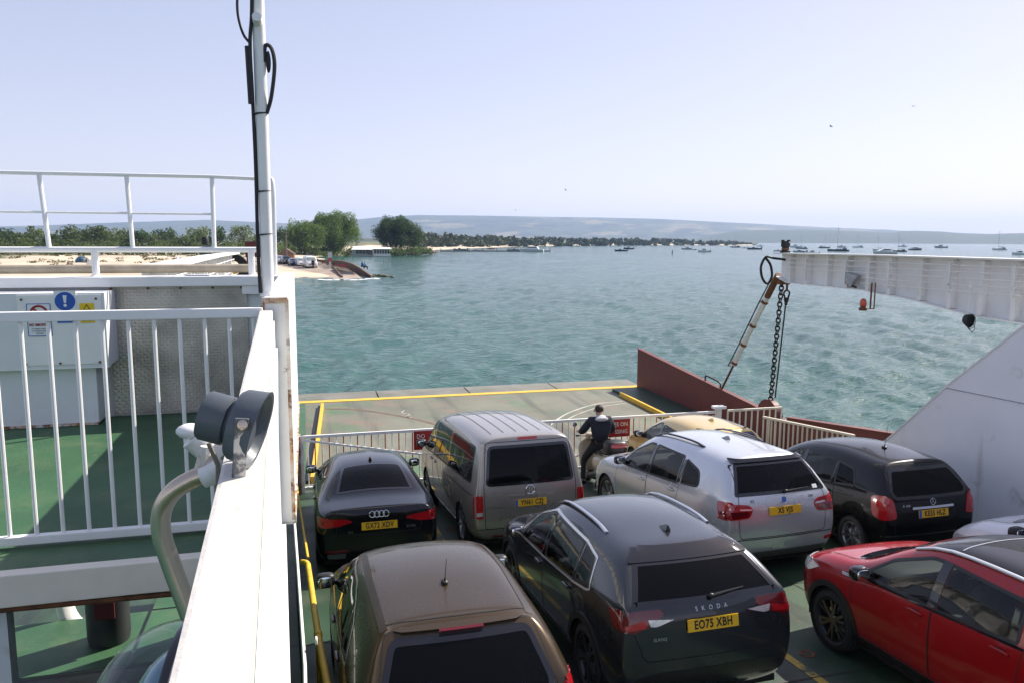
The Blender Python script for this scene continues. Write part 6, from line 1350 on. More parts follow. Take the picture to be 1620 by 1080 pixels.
cs = empty('shade_plate', (0, 0, 0), label='unseen dark green plate added below the white bulwark to shade the lower deck passage', cat='wall')
MB().b2((-0.4, -1.0, 0.01), (-0.36, 9.2, 2.55)).build('side_plate', DKGRN, cs)  # added out of view to keep sun off the passage under the platform
# coaming and pipes along the left edge of the car deck
cw = empty('deck_coaming', (0, 0, 0), label='low dark green coaming with a white top edge along the left of the car deck', cat='coaming')
pc = [(-0.02, 1.0), (-0.06, 6.0), (-0.2, 10.4), (-0.3, 16.5)]
for (x0, y0), (x1, y1) in zip(pc, pc[1:]):
    za, zb = deck_z(y0), deck_z(y1); b = MB()
    V = [(x0-0.02, y0, za), (x1-0.02, y1, zb), (x1-0.02, y1, zb+1.05), (x0-0.02, y0, za+1.05), (x0-0.05, y0, za), (x1-0.05, y1, zb), (x1-0.05, y1, zb+1.05), (x0-0.05, y0, za+1.05)]
    b.add(V, [(0, 1, 2, 3), (7, 6, 5, 4), (0, 4, 5, 1), (2, 6, 7, 3), (1, 5, 6, 2), (0, 3, 7, 4)]); b.build('side_plate', DKGRN, cw)
    MB().tube([(x0-0.035, y0, za+1.06), (x1-0.035, y1, zb+1.06)], 0.017, 8).build('top_edge', WHITER, cw)
MB().b2((-0.75, 1.0, 0.95), (-0.3, 16, 0.98)).build('walkway', DKGRN, cw) if False else None
lp = empty('lifting_eye', (0.0, 6.3, 1.02), label='small white eye plate on the coaming near the bottom edge', cat='fitting')
MB().tube([(0.0, math.cos(a)*0.028, math.sin(a)*0.028) for a in np.linspace(0, 6.28, 13)[:-1]], 0.011, 6, closed=True).build('eye', WHITE, lp, smooth=True)
yp = empty('yellow_rail', (0, 0, 0), label='yellow bent guard pipe along the left edge of the car deck', cat='rail')
Y0 = aim(520, 1095, z=0.75); Y1 = aim(503, 1002, z=0.62); Y2 = aim(489, 905, z=0.42); Y3 = aim(478, 888, z=0.38)
MB().tube(bez([Y0, Y1, Y2, Y2*0.5+Y3*0.5+Vector((0.02, 0.08, 0.01)), Y3], 6), 0.033, 12).build('pipe', YELLOW, yp, smooth=True); MB().tube([Y1-(Y0-Y1)*0.02, Y1+(Y0-Y1)*0.05], 0.04, 12).build('joint_sleeve', YELLOW, yp, smooth=True)
MB().tube([Vector((Y1.x, Y1.y, 0.6)), Vector((Y1.x, Y1.y, 0))], 0.025, 8).build('leg', YELLOW, yp); MB().tube([aim(487, 882, z=0.1), aim(474, 800, z=-0.1), aim(470, 770, z=-0.2)], 0.02, 8).build('thin_pipe', YELLOW, yp)
# ================================================================== people, scooter
def skin_mesh(V, E, sub=2, root=0):
    me = bpy.data.meshes.new('skin'); me.from_pydata([v[0] for v in V], E, [])
    o = bpy.data.objects.new('skin', me); COL.objects.link(o)
    md = o.modifiers.new('k', 'SKIN'); md.use_smooth_shade = True
    for i, v in enumerate(V):
        r = v[1]; me.skin_vertices[0].data[i].radius = (r if isinstance(r, tuple) else (r, r)); me.skin_vertices[0].data[i].use_root = (i == root)
    if sub: s = o.modifiers.new('s', 'SUBSURF'); s.levels = sub; s.render_levels = sub
    dg = bpy.context.evaluated_depsgraph_get(); dg.update(); r = bpy.data.meshes.new_from_object(o.evaluated_get(dg))
    bpy.data.objects.remove(o); bpy.data.meshes.remove(me); return r
def chain(J, names, radii): return [(J[n], r) for n, r in zip(names, radii)]
def merge(*chains):
    V = []; E = []; idx = {}
    for ch in chains:
        prev = None
        for (p, r) in ch:
            k = tuple(round(c, 4) for c in p)
            if k not in idx: idx[k] = len(V); V.append((p, r))
            if prev is not None and prev != idx[k]: E.append((prev, idx[k]))
            prev = idx[k]
    return V, E
SKIN = mat('skin_tone', (0.5, 0.3, 0.22), 0.55); HAIR = mat('dark_hair', (0.03, 0.018, 0.012), 0.7, bump=0.4, bscale=90)
def POSE(kind):
    J = dict(pelvis=(0, 0, 0.93), waist=(0, 0.0, 1.1), chest=(0, 0, 1.28), neck=(0, 0.0, 1.47), head=(0, 0.01, 1.58), crown=(0, 0.01, 1.68))
    for s, n in ((-1, 'l'), (1, 'r')):
        J.update({'sh_'+n: (0.19*s, 0, 1.41), 'el_'+n: (0.25*s, -0.02, 1.13), 'wr_'+n: (0.25*s, 0.08, 0.89), 'ha_'+n: (0.25*s, 0.11, 0.8), 'hip_'+n: (0.1*s, 0, 0.9), 'kn_'+n: (0.11*s, 0.02, 0.5), 'an_'+n: (0.11*s, 0, 0.09), 'toe_'+n: (0.12*s, 0.17, 0.03)})
    if kind == 'scooter':
        d = dict(pelvis=(0, 0, 0.9), waist=(0, -0.02, 1.06), chest=(0, 0.02, 1.24), neck=(0, 0.06, 1.43), head=(-0.01, 0.09, 1.55), crown=(-0.01, 0.09, 1.65))
        for s, n in ((-1, 'l'), (1, 'r')):
            d.update({'sh_'+n: (0.2*s, 0.04, 1.37), 'el_'+n: (0.33*s, 0.16, 1.13), 'wr_'+n: (0.3*s, 0.42, 1.06), 'ha_'+n: (0.3*s, 0.5, 1.05), 'hip_'+n: (0.11*s, 0.03, 0.86), 'kn_'+n: (0.24*s, 0.3, 0.5), 'an_'+n: (0.3*s, 0.14, 0.1), 'toe_'+n: (0.33*s, 0.31, 0.03)})
        J.update(d)
    if kind == 'sit':
        for s, n in ((-1, 'l'), (1, 'r')): J.update({'kn_'+n: (0.12*s, 0.42, 0.92), 'an_'+n: (0.12*s, 0.44, 0.5), 'toe_'+n: (0.12*s, 0.58, 0.46), 'el_'+n: (0.24*s, 0.12, 1.14), 'wr_'+n: (0.16*s, 0.32, 1.08), 'ha_'+n: (0.14*s, 0.38, 1.06)})
    if kind == 'lounge':          # sitting on the ground, knees up, leaning back on the arms
        J.update(dict(pelvis=(0, 0, 0.12), waist=(0, -0.06, 0.28), chest=(0, -0.13, 0.45), neck=(0, -0.19, 0.64), head=(0, -0.19, 0.75), crown=(0, -0.19, 0.85)))
        for s, n in ((-1, 'l'), (1, 'r')): J.update({'sh_'+n: (0.19*s, -0.17, 0.58), 'el_'+n: (0.25*s, -0.36, 0.33), 'wr_'+n: (0.26*s, -0.42, 0.1), 'ha_'+n: (0.26*s, -0.44, 0.04), 'hip_'+n: (0.1*s, 0.02, 0.12), 'kn_'+n: (0.12*s, 0.38, 0.46), 'an_'+n: (0.12*s, 0.66, 0.08), 'toe_'+n: (0.12*s, 0.82, 0.04)})
    return J
def person(loc, rz, pose, top, legs, label, hair=HAIR, sub=1, hood=None, fingers=False, scale=1.0, group=None):
    J = POSE(pose); r = empty('person', loc, (0, 0, rz), label=label, cat='person', group=group); r.scale = (scale,)*3
    def limbs(a):
        o = []
        for n in 'lr':
            o.append(chain(J, ['chest', 'sh_'+n, 'el_'+n, 'wr_'+n, 'ha_'+n], [0.13, 0.06, 0.045, 0.03, 0.038])); o.append(chain(J, ['pelvis', 'hip_'+n, 'kn_'+n, 'an_'+n, 'toe_'+n], [0.13, 0.085, 0.06, 0.04, 0.03]))
        return o
    fg = []
    if fingers:
        for s, n in ((-1, 'l'), (1, 'r')):
            h = Vector(J['ha_'+n])
            for k in range(4):
                b = h+Vector((s*(k-1.5)*0.021, 0.03, 0.0)); ln = (0.034, 0.04, 0.038, 0.03)[k]
                fg.append([(tuple(h), 0.038), (tuple(b), 0.01), (tuple(b+Vector((0, ln, 0.01))), 0.009), (tuple(b+Vector((0, ln+0.012, -0.028))), 0.008), (tuple(b+Vector((0, ln-0.012, -0.045))), 0.007)])
            t = h+Vector((-s*0.04, -0.005, -0.01)); fg.append([(tuple(h), 0.038), (tuple(t), 0.011), (tuple(t+Vector((0.0, 0.035, -0.02))), 0.009), (tuple(t+Vector((s*0.01, 0.055, -0.03))), 0.008)])
    V, E = merge(chain(J, ['pelvis', 'waist', 'chest', 'neck'], [0.13, 0.115, 0.13, 0.055]), [(J['neck'], 0.055), (J['head'], (0.085, 0.1)), (J['crown'], (0.06, 0.07))], *limbs(0), *fg)
    me = skin_mesh(V, E, sub); shade_auto(me, 60); b = link('body', me, SKIN, r)
    V, E = merge(chain(J, ['pelvis', 'waist', 'chest', 'neck'], [0.17, 0.17, 0.19, 0.08]), *[chain(J, ['chest', 'sh_'+n, 'el_'+n, 'wr_'+n], [0.19, 0.105, 0.08, 0.056]) for n in 'lr'])
    me = skin_mesh(V, E, sub); shade_auto(me, 60); link('jacket', me, top, r)
    V, E = merge(*[chain(J, ['pelvis', 'hip_'+n, 'kn_'+n, 'an_'+n], [0.15, 0.105, 0.078, 0.06]) for n in 'lr']); me = skin_mesh(V, E, sub); shade_auto(me, 60); link('trousers', me, legs, r)
    for n in 'lr':
        a = Vector(J['an_'+n]); t = Vector(J['toe_'+n]); MB().tube([a+Vector((0, -0.05, -0.04)), a+Vector((0, 0.02, -0.03)), t], [0.05, 0.055, 0.035], 8).build('shoe', BLACK, r, smooth=True)
    hd = Vector(J['head']); cr = Vector(J['crown']); hb = MB(); hb.blob(hd+Vector((0, -0.03, 0.062)), (0.18, 0.19, 0.17), seg=16, rings=12)
    hb.v = [(x*(1+0.05*mnoise.noise(Vector((x*40, y*40, z*40)))), y+0.012*mnoise.noise(Vector((x*30, y*30, z*30))), z) for x, y, z in hb.v]; hb.build('hair', hair, r, smooth=True)
    if hood: MB().blob((0, -0.085, 1.425), (0.28, 0.13, 0.09), M=Matrix.Rotation(R_(-12), 3, 'X'), e=0.8, seg=16, rings=10).blob((0, -0.02, 1.46), (0.21, 0.18, 0.07), e=0.8, seg=16).build('hood', hood, r, smooth=True)
    if fingers:
        for s in (-1, 1): MB().blob(hd+Vector((s*0.095, 0.0, 0.02)), (0.025, 0.05, 0.07)).build('ear', SKIN, r, smooth=True)
        MB().blob(hd+Vector((0, 0.115, 0.01)), (0.03, 0.05, 0.05)).build('nose', SKIN, r, smooth=True)
        for s in (-1, 1): MB().blob(hd+Vector((s*0.035, 0.095, 0.045)), (0.03, 0.02, 0.018)).build('eye', SIGNW, r, smooth=True)
        MB().blob(hd+Vector((0, 0.1, -0.045)), (0.05, 0.015, 0.012)).build('mouth', mat('lip', (0.4, 0.15, 0.13), 0.5), r, smooth=True)
    return r
NAVY = mat('navy_cloth', (0.016, 0.018, 0.03), 0.85, bump=0.5, bscale=14, var=0.2, vscale=5); DARKT = mat('dark_trousers', (0.02, 0.02, 0.022), 0.85, bump=0.3, bscale=20); GREYC = mat('pale_grey_cloth', (0.5, 0.5, 0.52), 0.85, bump=0.3, bscale=25)
SX, SY = 6.05, 15.15; SZ = deck_z(SY); SLP = -math.atan(0.09)
person((SX-0.02, SY, SZ+0.005), R_(-4), 'scooter', NAVY, DARKT, 'rider in a navy jacket with pale hood sitting astride the cream scooter', sub=2, hood=GREYC, fingers=True, scale=1.05)
CREAMP = paint('scooter_cream', (0.62, 0.5, 0.33), 0.0, 0.3)
sco = empty('scooter', (SX, SY, SZ), (SLP, 0, 0), label='cream motor scooter with a black top box, in front of the white gate', cat='scooter')
tm, rm, dm_ = wheel_meshes(0.23, 0.11, 5, 'S')
for y in (-0.55, 0.75):
    w = link('wheel', tm, RUBBER, sco); w.location = (0, y, 0.23); link('rim', rm, ALLOY, w)
b = MB(); b.blob((0, -0.38, 0.56), (0.52, 0.86, 0.42), e=0.75, seg=20, rings=14).build('rear_cowl', CREAMP, sco, smooth=True)
MB().blob((0, -0.78, 0.55), (0.3, 0.12, 0.2), e=0.7).build('tail_panel', CREAMP, sco, smooth=True)
MB().blob((0.03, -0.845, 0.6), (0.2, 0.06, 0.12), e=0.6).build('tail_light', REDL, sco, smooth=True)
MB().blob((0, -0.2, 0.79), (0.32, 0.75, 0.12), e=0.6, seg=16).build('seat', BLACK, sco, smooth=True)
MB().blob((0.06, -0.74, 0.97), (0.46, 0.42, 0.3), e=0.55, seg=18, rings=12).build('top_box', BLACK, sco, smooth=True)
MB().blob((0.06, -0.945, 1.02), (0.36, 0.03, 0.09), e=0.5, seg=14).build('reflector', REDL, sco, smooth=True)
MB().tube([(-0.12, -0.5, 0.78), (-0.12, -0.9, 0.82), (0.16, -0.9, 0.82), (0.16, -0.5, 0.78)], 0.012, 8).build('rack', CHROME, sco, smooth=True)
MB().blob((0, 0.2, 0.2), (0.4, 0.7, 0.08), e=0.5, seg=14).build('footboard', BLACK, sco, smooth=True)
MB().blob((0, 0.55, 0.6), (0.56, 0.12, 0.72), M=Matrix.Rotation(R_(-14), 3, 'X'), e=0.65, seg=18, rings=12).build('leg_shield', CREAMP, sco, smooth=True)
MB().blob((0, 0.76, 0.4), (0.18, 0.56, 0.2), e=0.7).build('front_mudguard', CREAMP, sco, smooth=True)
MB().blob((0, 0.52, 1.02), (0.26, 0.26, 0.16), e=0.7).tube([(-0.36, 0.46, 1.05), (0, 0.52, 1.03), (0.36, 0.46, 1.05)], 0.016, 8).build('handlebar', CREAMP, sco, smooth=True)
for s in (-1, 1):
    MB().tube([(s*0.27, 0.47, 1.05), (s*0.37, 0.45, 1.05)], 0.021, 8).build('grip', BLACK, sco, smooth=True)
    MB().tube([(s*0.2, 0.5, 1.06), (s*0.34, 0.5, 1.2), (s*0.38, 0.48, 1.27)], 0.007, 6).build('mirror_stalk', CHROME, sco, smooth=True)
    q = MB().lathe([(0, 0.012), (0.05, 0.01), (0.056, 0)], (s*0.39, 0.47, 1.3), Matrix.Rotation(R_(90), 3, 'X'), 16).build('mirror', MIRG, sco, smooth=True)
MB().tube([(0.15, 0.1, 0.2), (0.17, -0.2, 0.2), (0.18, -0.5, 0.25), (0.19, -0.75, 0.28)], [0.03, 0.045, 0.06, 0.05], 10).build('exhaust', DARKST, sco, smooth=True)
MB().blob((-0.02, -0.55, 0.33), (0.3, 0.4, 0.26), e=0.7).build('engine', DARKST, sco, smooth=True)
MB().b2((-0.12, -0.86, 0.36), (0.14, -0.85, 0.53)).build('plate_bracket', BLACK, sco)
MB().sq((-0.02, 0.15, 0.2), (-0.1, 0.0, 0.0), 0.02).build('side_stand', CHROME, sco)
# ================================================================== shore and boats
def leafmat(name, col, vs_=0.35):
    m = mat(name, col, 0.7, var=0.45, vscale=vs_); N = m.node_tree.nodes; L = m.node_tree.links; b = N['Principled BSDF']; o = N['Material Output']
    t = N.new('ShaderNodeBsdfTranslucent'); src = b.inputs['Base Color'].links[0].from_socket; mm = N.new('ShaderNodeMix'); mm.data_type = 'RGBA'; mm.blend_type = 'MULTIPLY'; mm.inputs[0].default_value = 1; mm.inputs[7].default_value = (1.5, 1.7, 0.7, 1)
    L.new(src, mm.inputs[6]); L.new(mm.outputs[2], t.inputs[0]); x = N.new('ShaderNodeMixShader'); x.inputs[0].default_value = 0.42; L.new(b.outputs[0], x.inputs[1]); L.new(t.outputs[0], x.inputs[2]); L.new(x.outputs[0], o.inputs[0]); return m
LEAF = [leafmat('leaf_a', (0.085, 0.13, 0.028)), leafmat('leaf_b', (0.034, 0.062, 0.02)), leafmat('leaf_c', (0.1, 0.125, 0.05)), leafmat('leaf_d', (0.06, 0.08, 0.028))]
BARK = mat('bark', (0.07, 0.055, 0.04), 0.9, var=0.3, vscale=2)
def leaves(clumps, per, size, seed, flat=0.8):
    rng = np.random.default_rng(seed); Vs = []; n = 0
    for (cx, cy, cz, r) in clumps:
        k = max(12, int(per*r*r)); d = rng.normal(size=(k, 3)); d /= np.linalg.norm(d, axis=1)[:, None]
        rad = r*rng.uniform(0.55, 1.08, (k, 1))*(1+0.18*np.sin(d[:, :1]*5+cx)); p = np.array([cx, cy, cz])+d*rad*np.array([1, 1, flat])
        t = rng.normal(size=(k, 3)); t /= np.linalg.norm(t, axis=1)[:, None]; nrm = d+0.7*rng.normal(size=(k, 3)); u = np.cross(nrm, t); u /= np.linalg.norm(u, axis=1)[:, None]; w = np.cross(nrm, u); w /= np.linalg.norm(w, axis=1)[:, None]
        s = size*rng.uniform(0.6, 1.4, (k, 1)); Vs.append(np.stack([p-u*s, p+w*s*0.8, p+u*s, p-w*s*0.8], 1).reshape(-1, 3)); n += k
    V = np.concatenate(Vs); F = np.arange(n*4).reshape(-1, 4)
    me = bpy.data.meshes.new('crown'); me.from_pydata(V.tolist(), [], F.tolist()); me.update(); return me
def crown_clumps(w, h, z0, n, seed, rmin=0.13, rmax=0.24):
    rng = random.Random(seed); o = []
    for _ in range(n):
        a = rng.uniform(0, 2*math.pi); t = rng.uniform(0.02, 1)**0.8; rr = math.sqrt(rng.uniform(0.05, 1)); prof = math.sin(min(1, t*1.15+0.12)*math.pi*0.86)**0.6
        o.append((math.cos(a)*rr*w/2*prof*0.85, math.sin(a)*rr*w/2*prof*0.85, z0+t*(h-z0)*0.9, rng.uniform(rmin, rmax)*w))
    return o
def trunk_mesh(h, r, w, seed, forks=5):
    rng = random.Random(seed); b = MB(); b.tube(bez([(0, 0, -0.4), (0.05*w*rng.uniform(-1, 1), 0, h*0.25), (0, 0.04*w*rng.uniform(-1, 1), h*0.5)], 5), [r*(1.25-0.06*k) for k in range(11)], 8)
    for k in range(forks):
        a = 6.28*k/forks+rng.uniform(-0.4, 0.4); e = (math.cos(a)*w*0.3, math.sin(a)*w*0.3, h*rng.uniform(0.65, 0.85)); s = h*rng.uniform(0.25, 0.45)
        b.tube(bez([(0, 0, s), (e[0]*0.45, e[1]*0.45, s+(e[2]-s)*0.45), e], 4), [r*0.5-0.045*r*i for i in range(9)], 6)
    me = b.mesh('trunk'); shade_auto(me, 50); return me
def tree(name, label, px, py, d, w, h, m, seed, n=26, per=9.0, leaf=0.3, group=None, z0=0.18, r=None, flat=0.8):
    p = aim(px, py, d=d); z = land_z(p.x, p.y); t = empty(name, (p.x, p.y, z-0.1), label=label, cat='tree' if 'tree' in name else 'shrub', group=group)
    link('crown', leaves(crown_clumps(w, h, h*z0, n, seed), per, leaf, seed, flat), m, t); link('trunk', trunk_mesh(h*0.9, r or h*0.028, w, seed), BARK, t); return t
def dpx(px, d): return px*d/1220.0
# two big trees by the cafe
tree('broadleaf_tree', 'broad sunlit green tree mass left of the white cafe, taller right part', 527, 395, 300, dpx(86, 300), dpx(58, 300), LEAF[0], 11, n=54, per=46, leaf=0.21, r=0.45)
tree('broadleaf_tree', 'lower left part of the sunlit green trees behind the brick hut', 482, 397, 285, dpx(66, 285), dpx(47, 285), LEAF[0], 12, n=44, per=46, leaf=0.21, r=0.35)
tree('broadleaf_tree', 'dark dense round tree standing alone right of the white cafe', 628, 394, 310, dpx(78, 310), dpx(55, 310), LEAF[1], 13, n=54, per=46, leaf=0.21, r=0.5, z0=0.22)
tree('broadleaf_tree', 'feathery pale tree just left of the mast above the dune trees', 383, 396, 300, dpx(44, 300), dpx(44, 300), LEAF[2], 14, n=22, per=18, leaf=0.3)
tw = [(-60, 36, 22), (-18, 40, 24), (14, 34, 20), (38, 36, 21), (56, 26, 27), (82, 34, 20), (108, 40, 24), (140, 30, 22), (158, 40, 29), (186, 36, 25), (216, 34, 27), (236, 34, 19), (262, 36, 22), (290, 34, 21), (315, 40, 27), (345, 36, 31), (415, 30, 24), (440, 34, 28)]
ordn = ['first', 'second', 'third', 'fourth', 'fifth', 'sixth', 'seventh', 'eighth', 'ninth', 'tenth', 'eleventh', 'twelfth', 'thirteenth', 'fourteenth', 'fifteenth', 'sixteenth']
vis = [t for t in tw if t[0] > 0]
for i, (px, w, h) in enumerate(tw):
    d = 255+18*((i*7) % 5); lab = ('dark rounded dune tree beyond the left edge, number %s outwards' % ('one', 'two')[1-i]) if px < 0 else '%s dark dune tree from the left edge, above the beach' % ordn[[t[0] for t in vis].index(px)]
    tree('dune_tree', lab, px, 400, d, dpx(w*1.25, d), dpx(h*1.25, d), LEAF[(1, 3, 1, 3, 2)[i % 5]], 40+i, n=20, per=20, leaf=0.33, group='dark trees behind the dunes', z0=0.08, r=0.2)
# scrub filling under the trees (uncountable)
rng = random.Random(5); cl = []
for k in range(330):
    px = rng.uniform(-80, 470); d = rng.uniform(235, 320); p = aim(px, 400, d=d); cl.append((p.x, p.y, land_z(p.x, p.y)+rng.uniform(0.6, 3.0), rng.uniform(1.2, 2.4)))
for k in range(170):
    px = rng.choice([rng.uniform(470, 556), rng.uniform(618, 680)]); d = rng.uniform(278, 330); p = aim(px, 400, d=d); cl.append((p.x, p.y, land_z(p.x, p.y)+rng.uniform(0.3, 1.4), rng.uniform(0.8, 1.7)))
tag(link('scrub', leaves(cl, 22, 0.3, 6), LEAF[3]), 'low dark scrub under the shore trees', kind='stuff')
cl = []
for k in range(130):
    px = rng.uniform(-60, 430); d = rng.uniform(168, 240); p = aim(px, 410, d=d); cl.append((p.x, p.y, land_z(p.x, p.y)+0.1, rng.uniform(0.5, 1.1)))
tag(link('dune_grass', leaves(cl, 60, 0.16, 7, 0.4), mat('marram', (0.16, 0.15, 0.06), 0.8, var=0.4, vscale=0.4)), 'tufts of marram grass on the dunes', kind='stuff')
# far wooded shore
cl = []
for k in range(620):
    px = rng.uniform(655, 1190); u = (px-655)/535; d = 470+u*760+rng.uniform(0, 160); top = float(np.interp(px, [655, 690, 760, 900, 1000, 1080, 1150, 1190], [368, 369, 372, 375.5, 376.5, 378, 381.5, 384])); p = aim(px, top, d=d)
    r = rng.uniform(1.6, 3.6); hh = max(0.6, (p.z-SEA))*rng.uniform(0.12, 0.95); cl.append((p.x, p.y, SEA+max(0.5, hh-r*0.5), r))
tag(link('far_wood', leaves(cl, 9, 0.9, 8, 0.9), mat('far_leaf', (0.06, 0.08, 0.03), 0.85, var=0.45, vscale=0.05)), 'far wooded shore along the water in the middle', kind='stuff')
# ---- slipway, wall, hut, cafe
CONC = mat('slip_concrete', (0.36, 0.29, 0.23), 0.85, var=0.15, vscale=0.3, spots=((0.3, 0.17, 0.13), 0.25, 0.5, 0.65), bump=0.3, bscale=3)
def gp_(px, py, dz=0.0, d=None):
    p = aim(px, py, z=SEA+0.5) if d is None else aim(px, py, d=d); return Vector((p.x, p.y, land_z(p.x, p.y)+dz))
sl_pts = [(395, 443.5), (440, 443), (520, 442.3), (575, 441.3)]; sf = [(380, 408), (440, 408), (490, 411), (540, 424)]
V = []; N_ = 12
for (a, b) in zip(sl_pts, sf):
    A_ = aim(*a, z=SEA); Bq = aim(*b, z=SEA+1.35)
    for k in range(N_+1): t = k/N_; q = A_*(1-t)+Bq*t; V.append((q.x, q.y, SEA-0.15+1.62*min(1, t*1.4)**0.9))
F = [(i*(N_+1)+k, (i+1)*(N_+1)+k, (i+1)*(N_+1)+k+1, i*(N_+1)+k+1) for i in range(3) for k in range(N_)]
me = bpy.data.meshes.new('slipway'); me.from_pydata(V, [], F); me.update(); slip = tag(link('slipway', me, CONC, None, True), 'pinkish concrete slipway running down into the water', kind='structure')
bvs = BVHTree.FromPolygons([Vector(v) for v in V], F)
def slip_z(x, y):
    h = bvs.ray_cast(Vector((x, y, 30)), Vector((0, 0, -1)))[0]; return h.z if h is not None else land_z(x, y)
def sp_(px, py):
    """point on the slip or shore seen at a pixel"""
    v = (aim(px, py, d=1000.0)-Vector((0, 0, EYE))).normalized(); h = bvs.ray_cast(Vector((0, 0, EYE)), v)[0]
    if h is not None: return h
    p = aim(px, py, z=SEA+1.2); return Vector((p.x, p.y, land_z(p.x, p.y)))
SWALL = mat('sea_wall', (0.12, 0.065, 0.045), 0.9, var=0.3, vscale=1.5, bump=0.4, bscale=4)
wpts = [aim(px, py, z=SEA+h) for px, py, h in ((500, 414, 1.3), (520, 416, 1.25), (540, 419, 1.1), (556, 424, 0.8), (570, 431, 0.45), (587, 439, 0.05))]; b = MB(); hh = [1.0, 1.3, 1.7, 1.9, 1.5, 0.5]; P = bez(wpts, 5); H_ = np.interp(np.linspace(0, 5, len(P)), range(6), hh)
V = []
for p, h in zip(P, H_): V += [(p.x, p.y, p.z-0.6), (p.x, p.y, p.z+h*0.42), (p.x+0.3, p.y+0.8, p.z+h*0.42), (p.x+0.3, p.y+0.8, p.z-0.6)]
F = []
for i in range(len(P)-1):
    for k in range(4): F.append((4*i+k, 4*i+(k+1) % 4, 4*i+4+(k+1) % 4, 4*i+4+k))
F += [(0, 1, 2, 3), tuple(4*(len(P)-1)+k for k in (3, 2, 1, 0))]
b.add(V, F).build('sea_wall', SWALL, label='curved red-brown sea wall beside the slipway', cat='wall')
for (px, py, tops, lg, lab, rz) in ((573, 428.5, mat('blue_cloth', (0.03, 0.16, 0.5), 0.8), DARKT, 'person in a blue top at the end of the sea wall, left of two', -1.0), (577.5, 429.5, mat('pale_blue_cloth', (0.25, 0.4, 0.6), 0.8), DARKT, 'person in a pale blue top at the end of the sea wall, right of two', -1.2)):
    p = aim(px, py, z=SEA+0.6); person(p+Vector((0, 0, -0.1)), rz, 'sit', tops, lg, lab, sub=1, group='people on the sea wall')
rk = MB(); rng = random.Random(9)
for k in range(7):
    px = 589+k*5.2+rng.uniform(-1, 1); py = 437.5+rng.uniform(0, 3.2)-(px-585)*0.03; p = aim(px, py, z=SEA); s = rng.uniform(0.4, 1.1)*(1.1-(px-585)/60)
    q = MB().blob((0, 0, 0), (s*1.8, s*1.4, s*0.8), seg=8, rings=6); q.v = [tuple(Vector(v)*(1+0.35*mnoise.noise(Vector(v)*1.7+Vector((k, 0, 0))))) for v in q.v]
    o = q.build('shore_rock', mat('wet_rock', (0.07, 0.065, 0.03), 0.7, var=0.4, vscale=2), label='%s weedy rock from the end of the sea wall at the slipway tip' % ('first', 'second', 'third', 'fourth', 'fifth', 'sixth', 'last')[k], cat='rock', group='weedy rocks at the slip tip'); o.location = (p.x, p.y, SEA+0.1)
b = MB()
for k in range(300):
    px = rng.uniform(548, 690); py = 401.5+rng.uniform(-2.5, 2.0)+(560-px)*0.012; p = aim(px, py, z=SEA+0.5); s = rng.uniform(0.35, 0.95); M = Matrix.Rotation(rng.uniform(0, 6), 3, 'Z') @ Matrix.Rotation(rng.uniform(-0.6, 0.6), 3, 'X'); b.box((p.x, p.y, land_z(p.x, p.y)+rng.uniform(0, 0.6)), (s*1.6, s*1.2, s), M=M, taper=0.7)
b.build('rock_armour', mat('shore_stone', (0.26, 0.2, 0.15), 0.9, var=0.4, vscale=0.6), label='pile of pale boulders along the shore below the cafe', kind='stuff')
fm = MB()
for k in range(60):
    px = rng.uniform(505, 600); p = aim(px, 442.4+rng.uniform(-0.9, 1.0)-max(0, px-560)*0.05, z=SEA+0.1); fm.blob((p.x, p.y, SEA+0.06), (rng.uniform(0.3, 1.3), rng.uniform(0.15, 0.4), 0.06), seg=7, rings=4)
fm.build('foam', mat('sea_foam', (0.85, 0.87, 0.88), 0.7), label='white line of foam where wavelets break on the slipway', kind='stuff', smooth=True)
# brick hut
p = gp_(453, 406, d=210); hut = empty('brick_hut', (p.x, p.y, p.z-0.2), (0, 0, R_(-4)), label='small red brick hut with pitched roof at the head of the slipway', cat='hut'); w = dpx(22, 210); h = dpx(9, 210)
BRK = mat('brick_wall', (0.22, 0.11, 0.07), 0.9, var=0.25, vscale=3); MB().b2((-w/2, 0, 0), (w/2, w, h+0.2)).build('wall', BRK, hut)
MB().prism([(-w/2-0.2, h), (w/2+0.2, h), (0, h+dpx(8, 210))], -0.2, w+0.2, 'y').build('roof', mat('roof_tile', (0.13, 0.08, 0.06), 0.85, var=0.25, vscale=2), hut); MB().b2((-0.5, -0.06, 0), (0.45, 0.0, 1.3)).build('door', DARKST, hut)
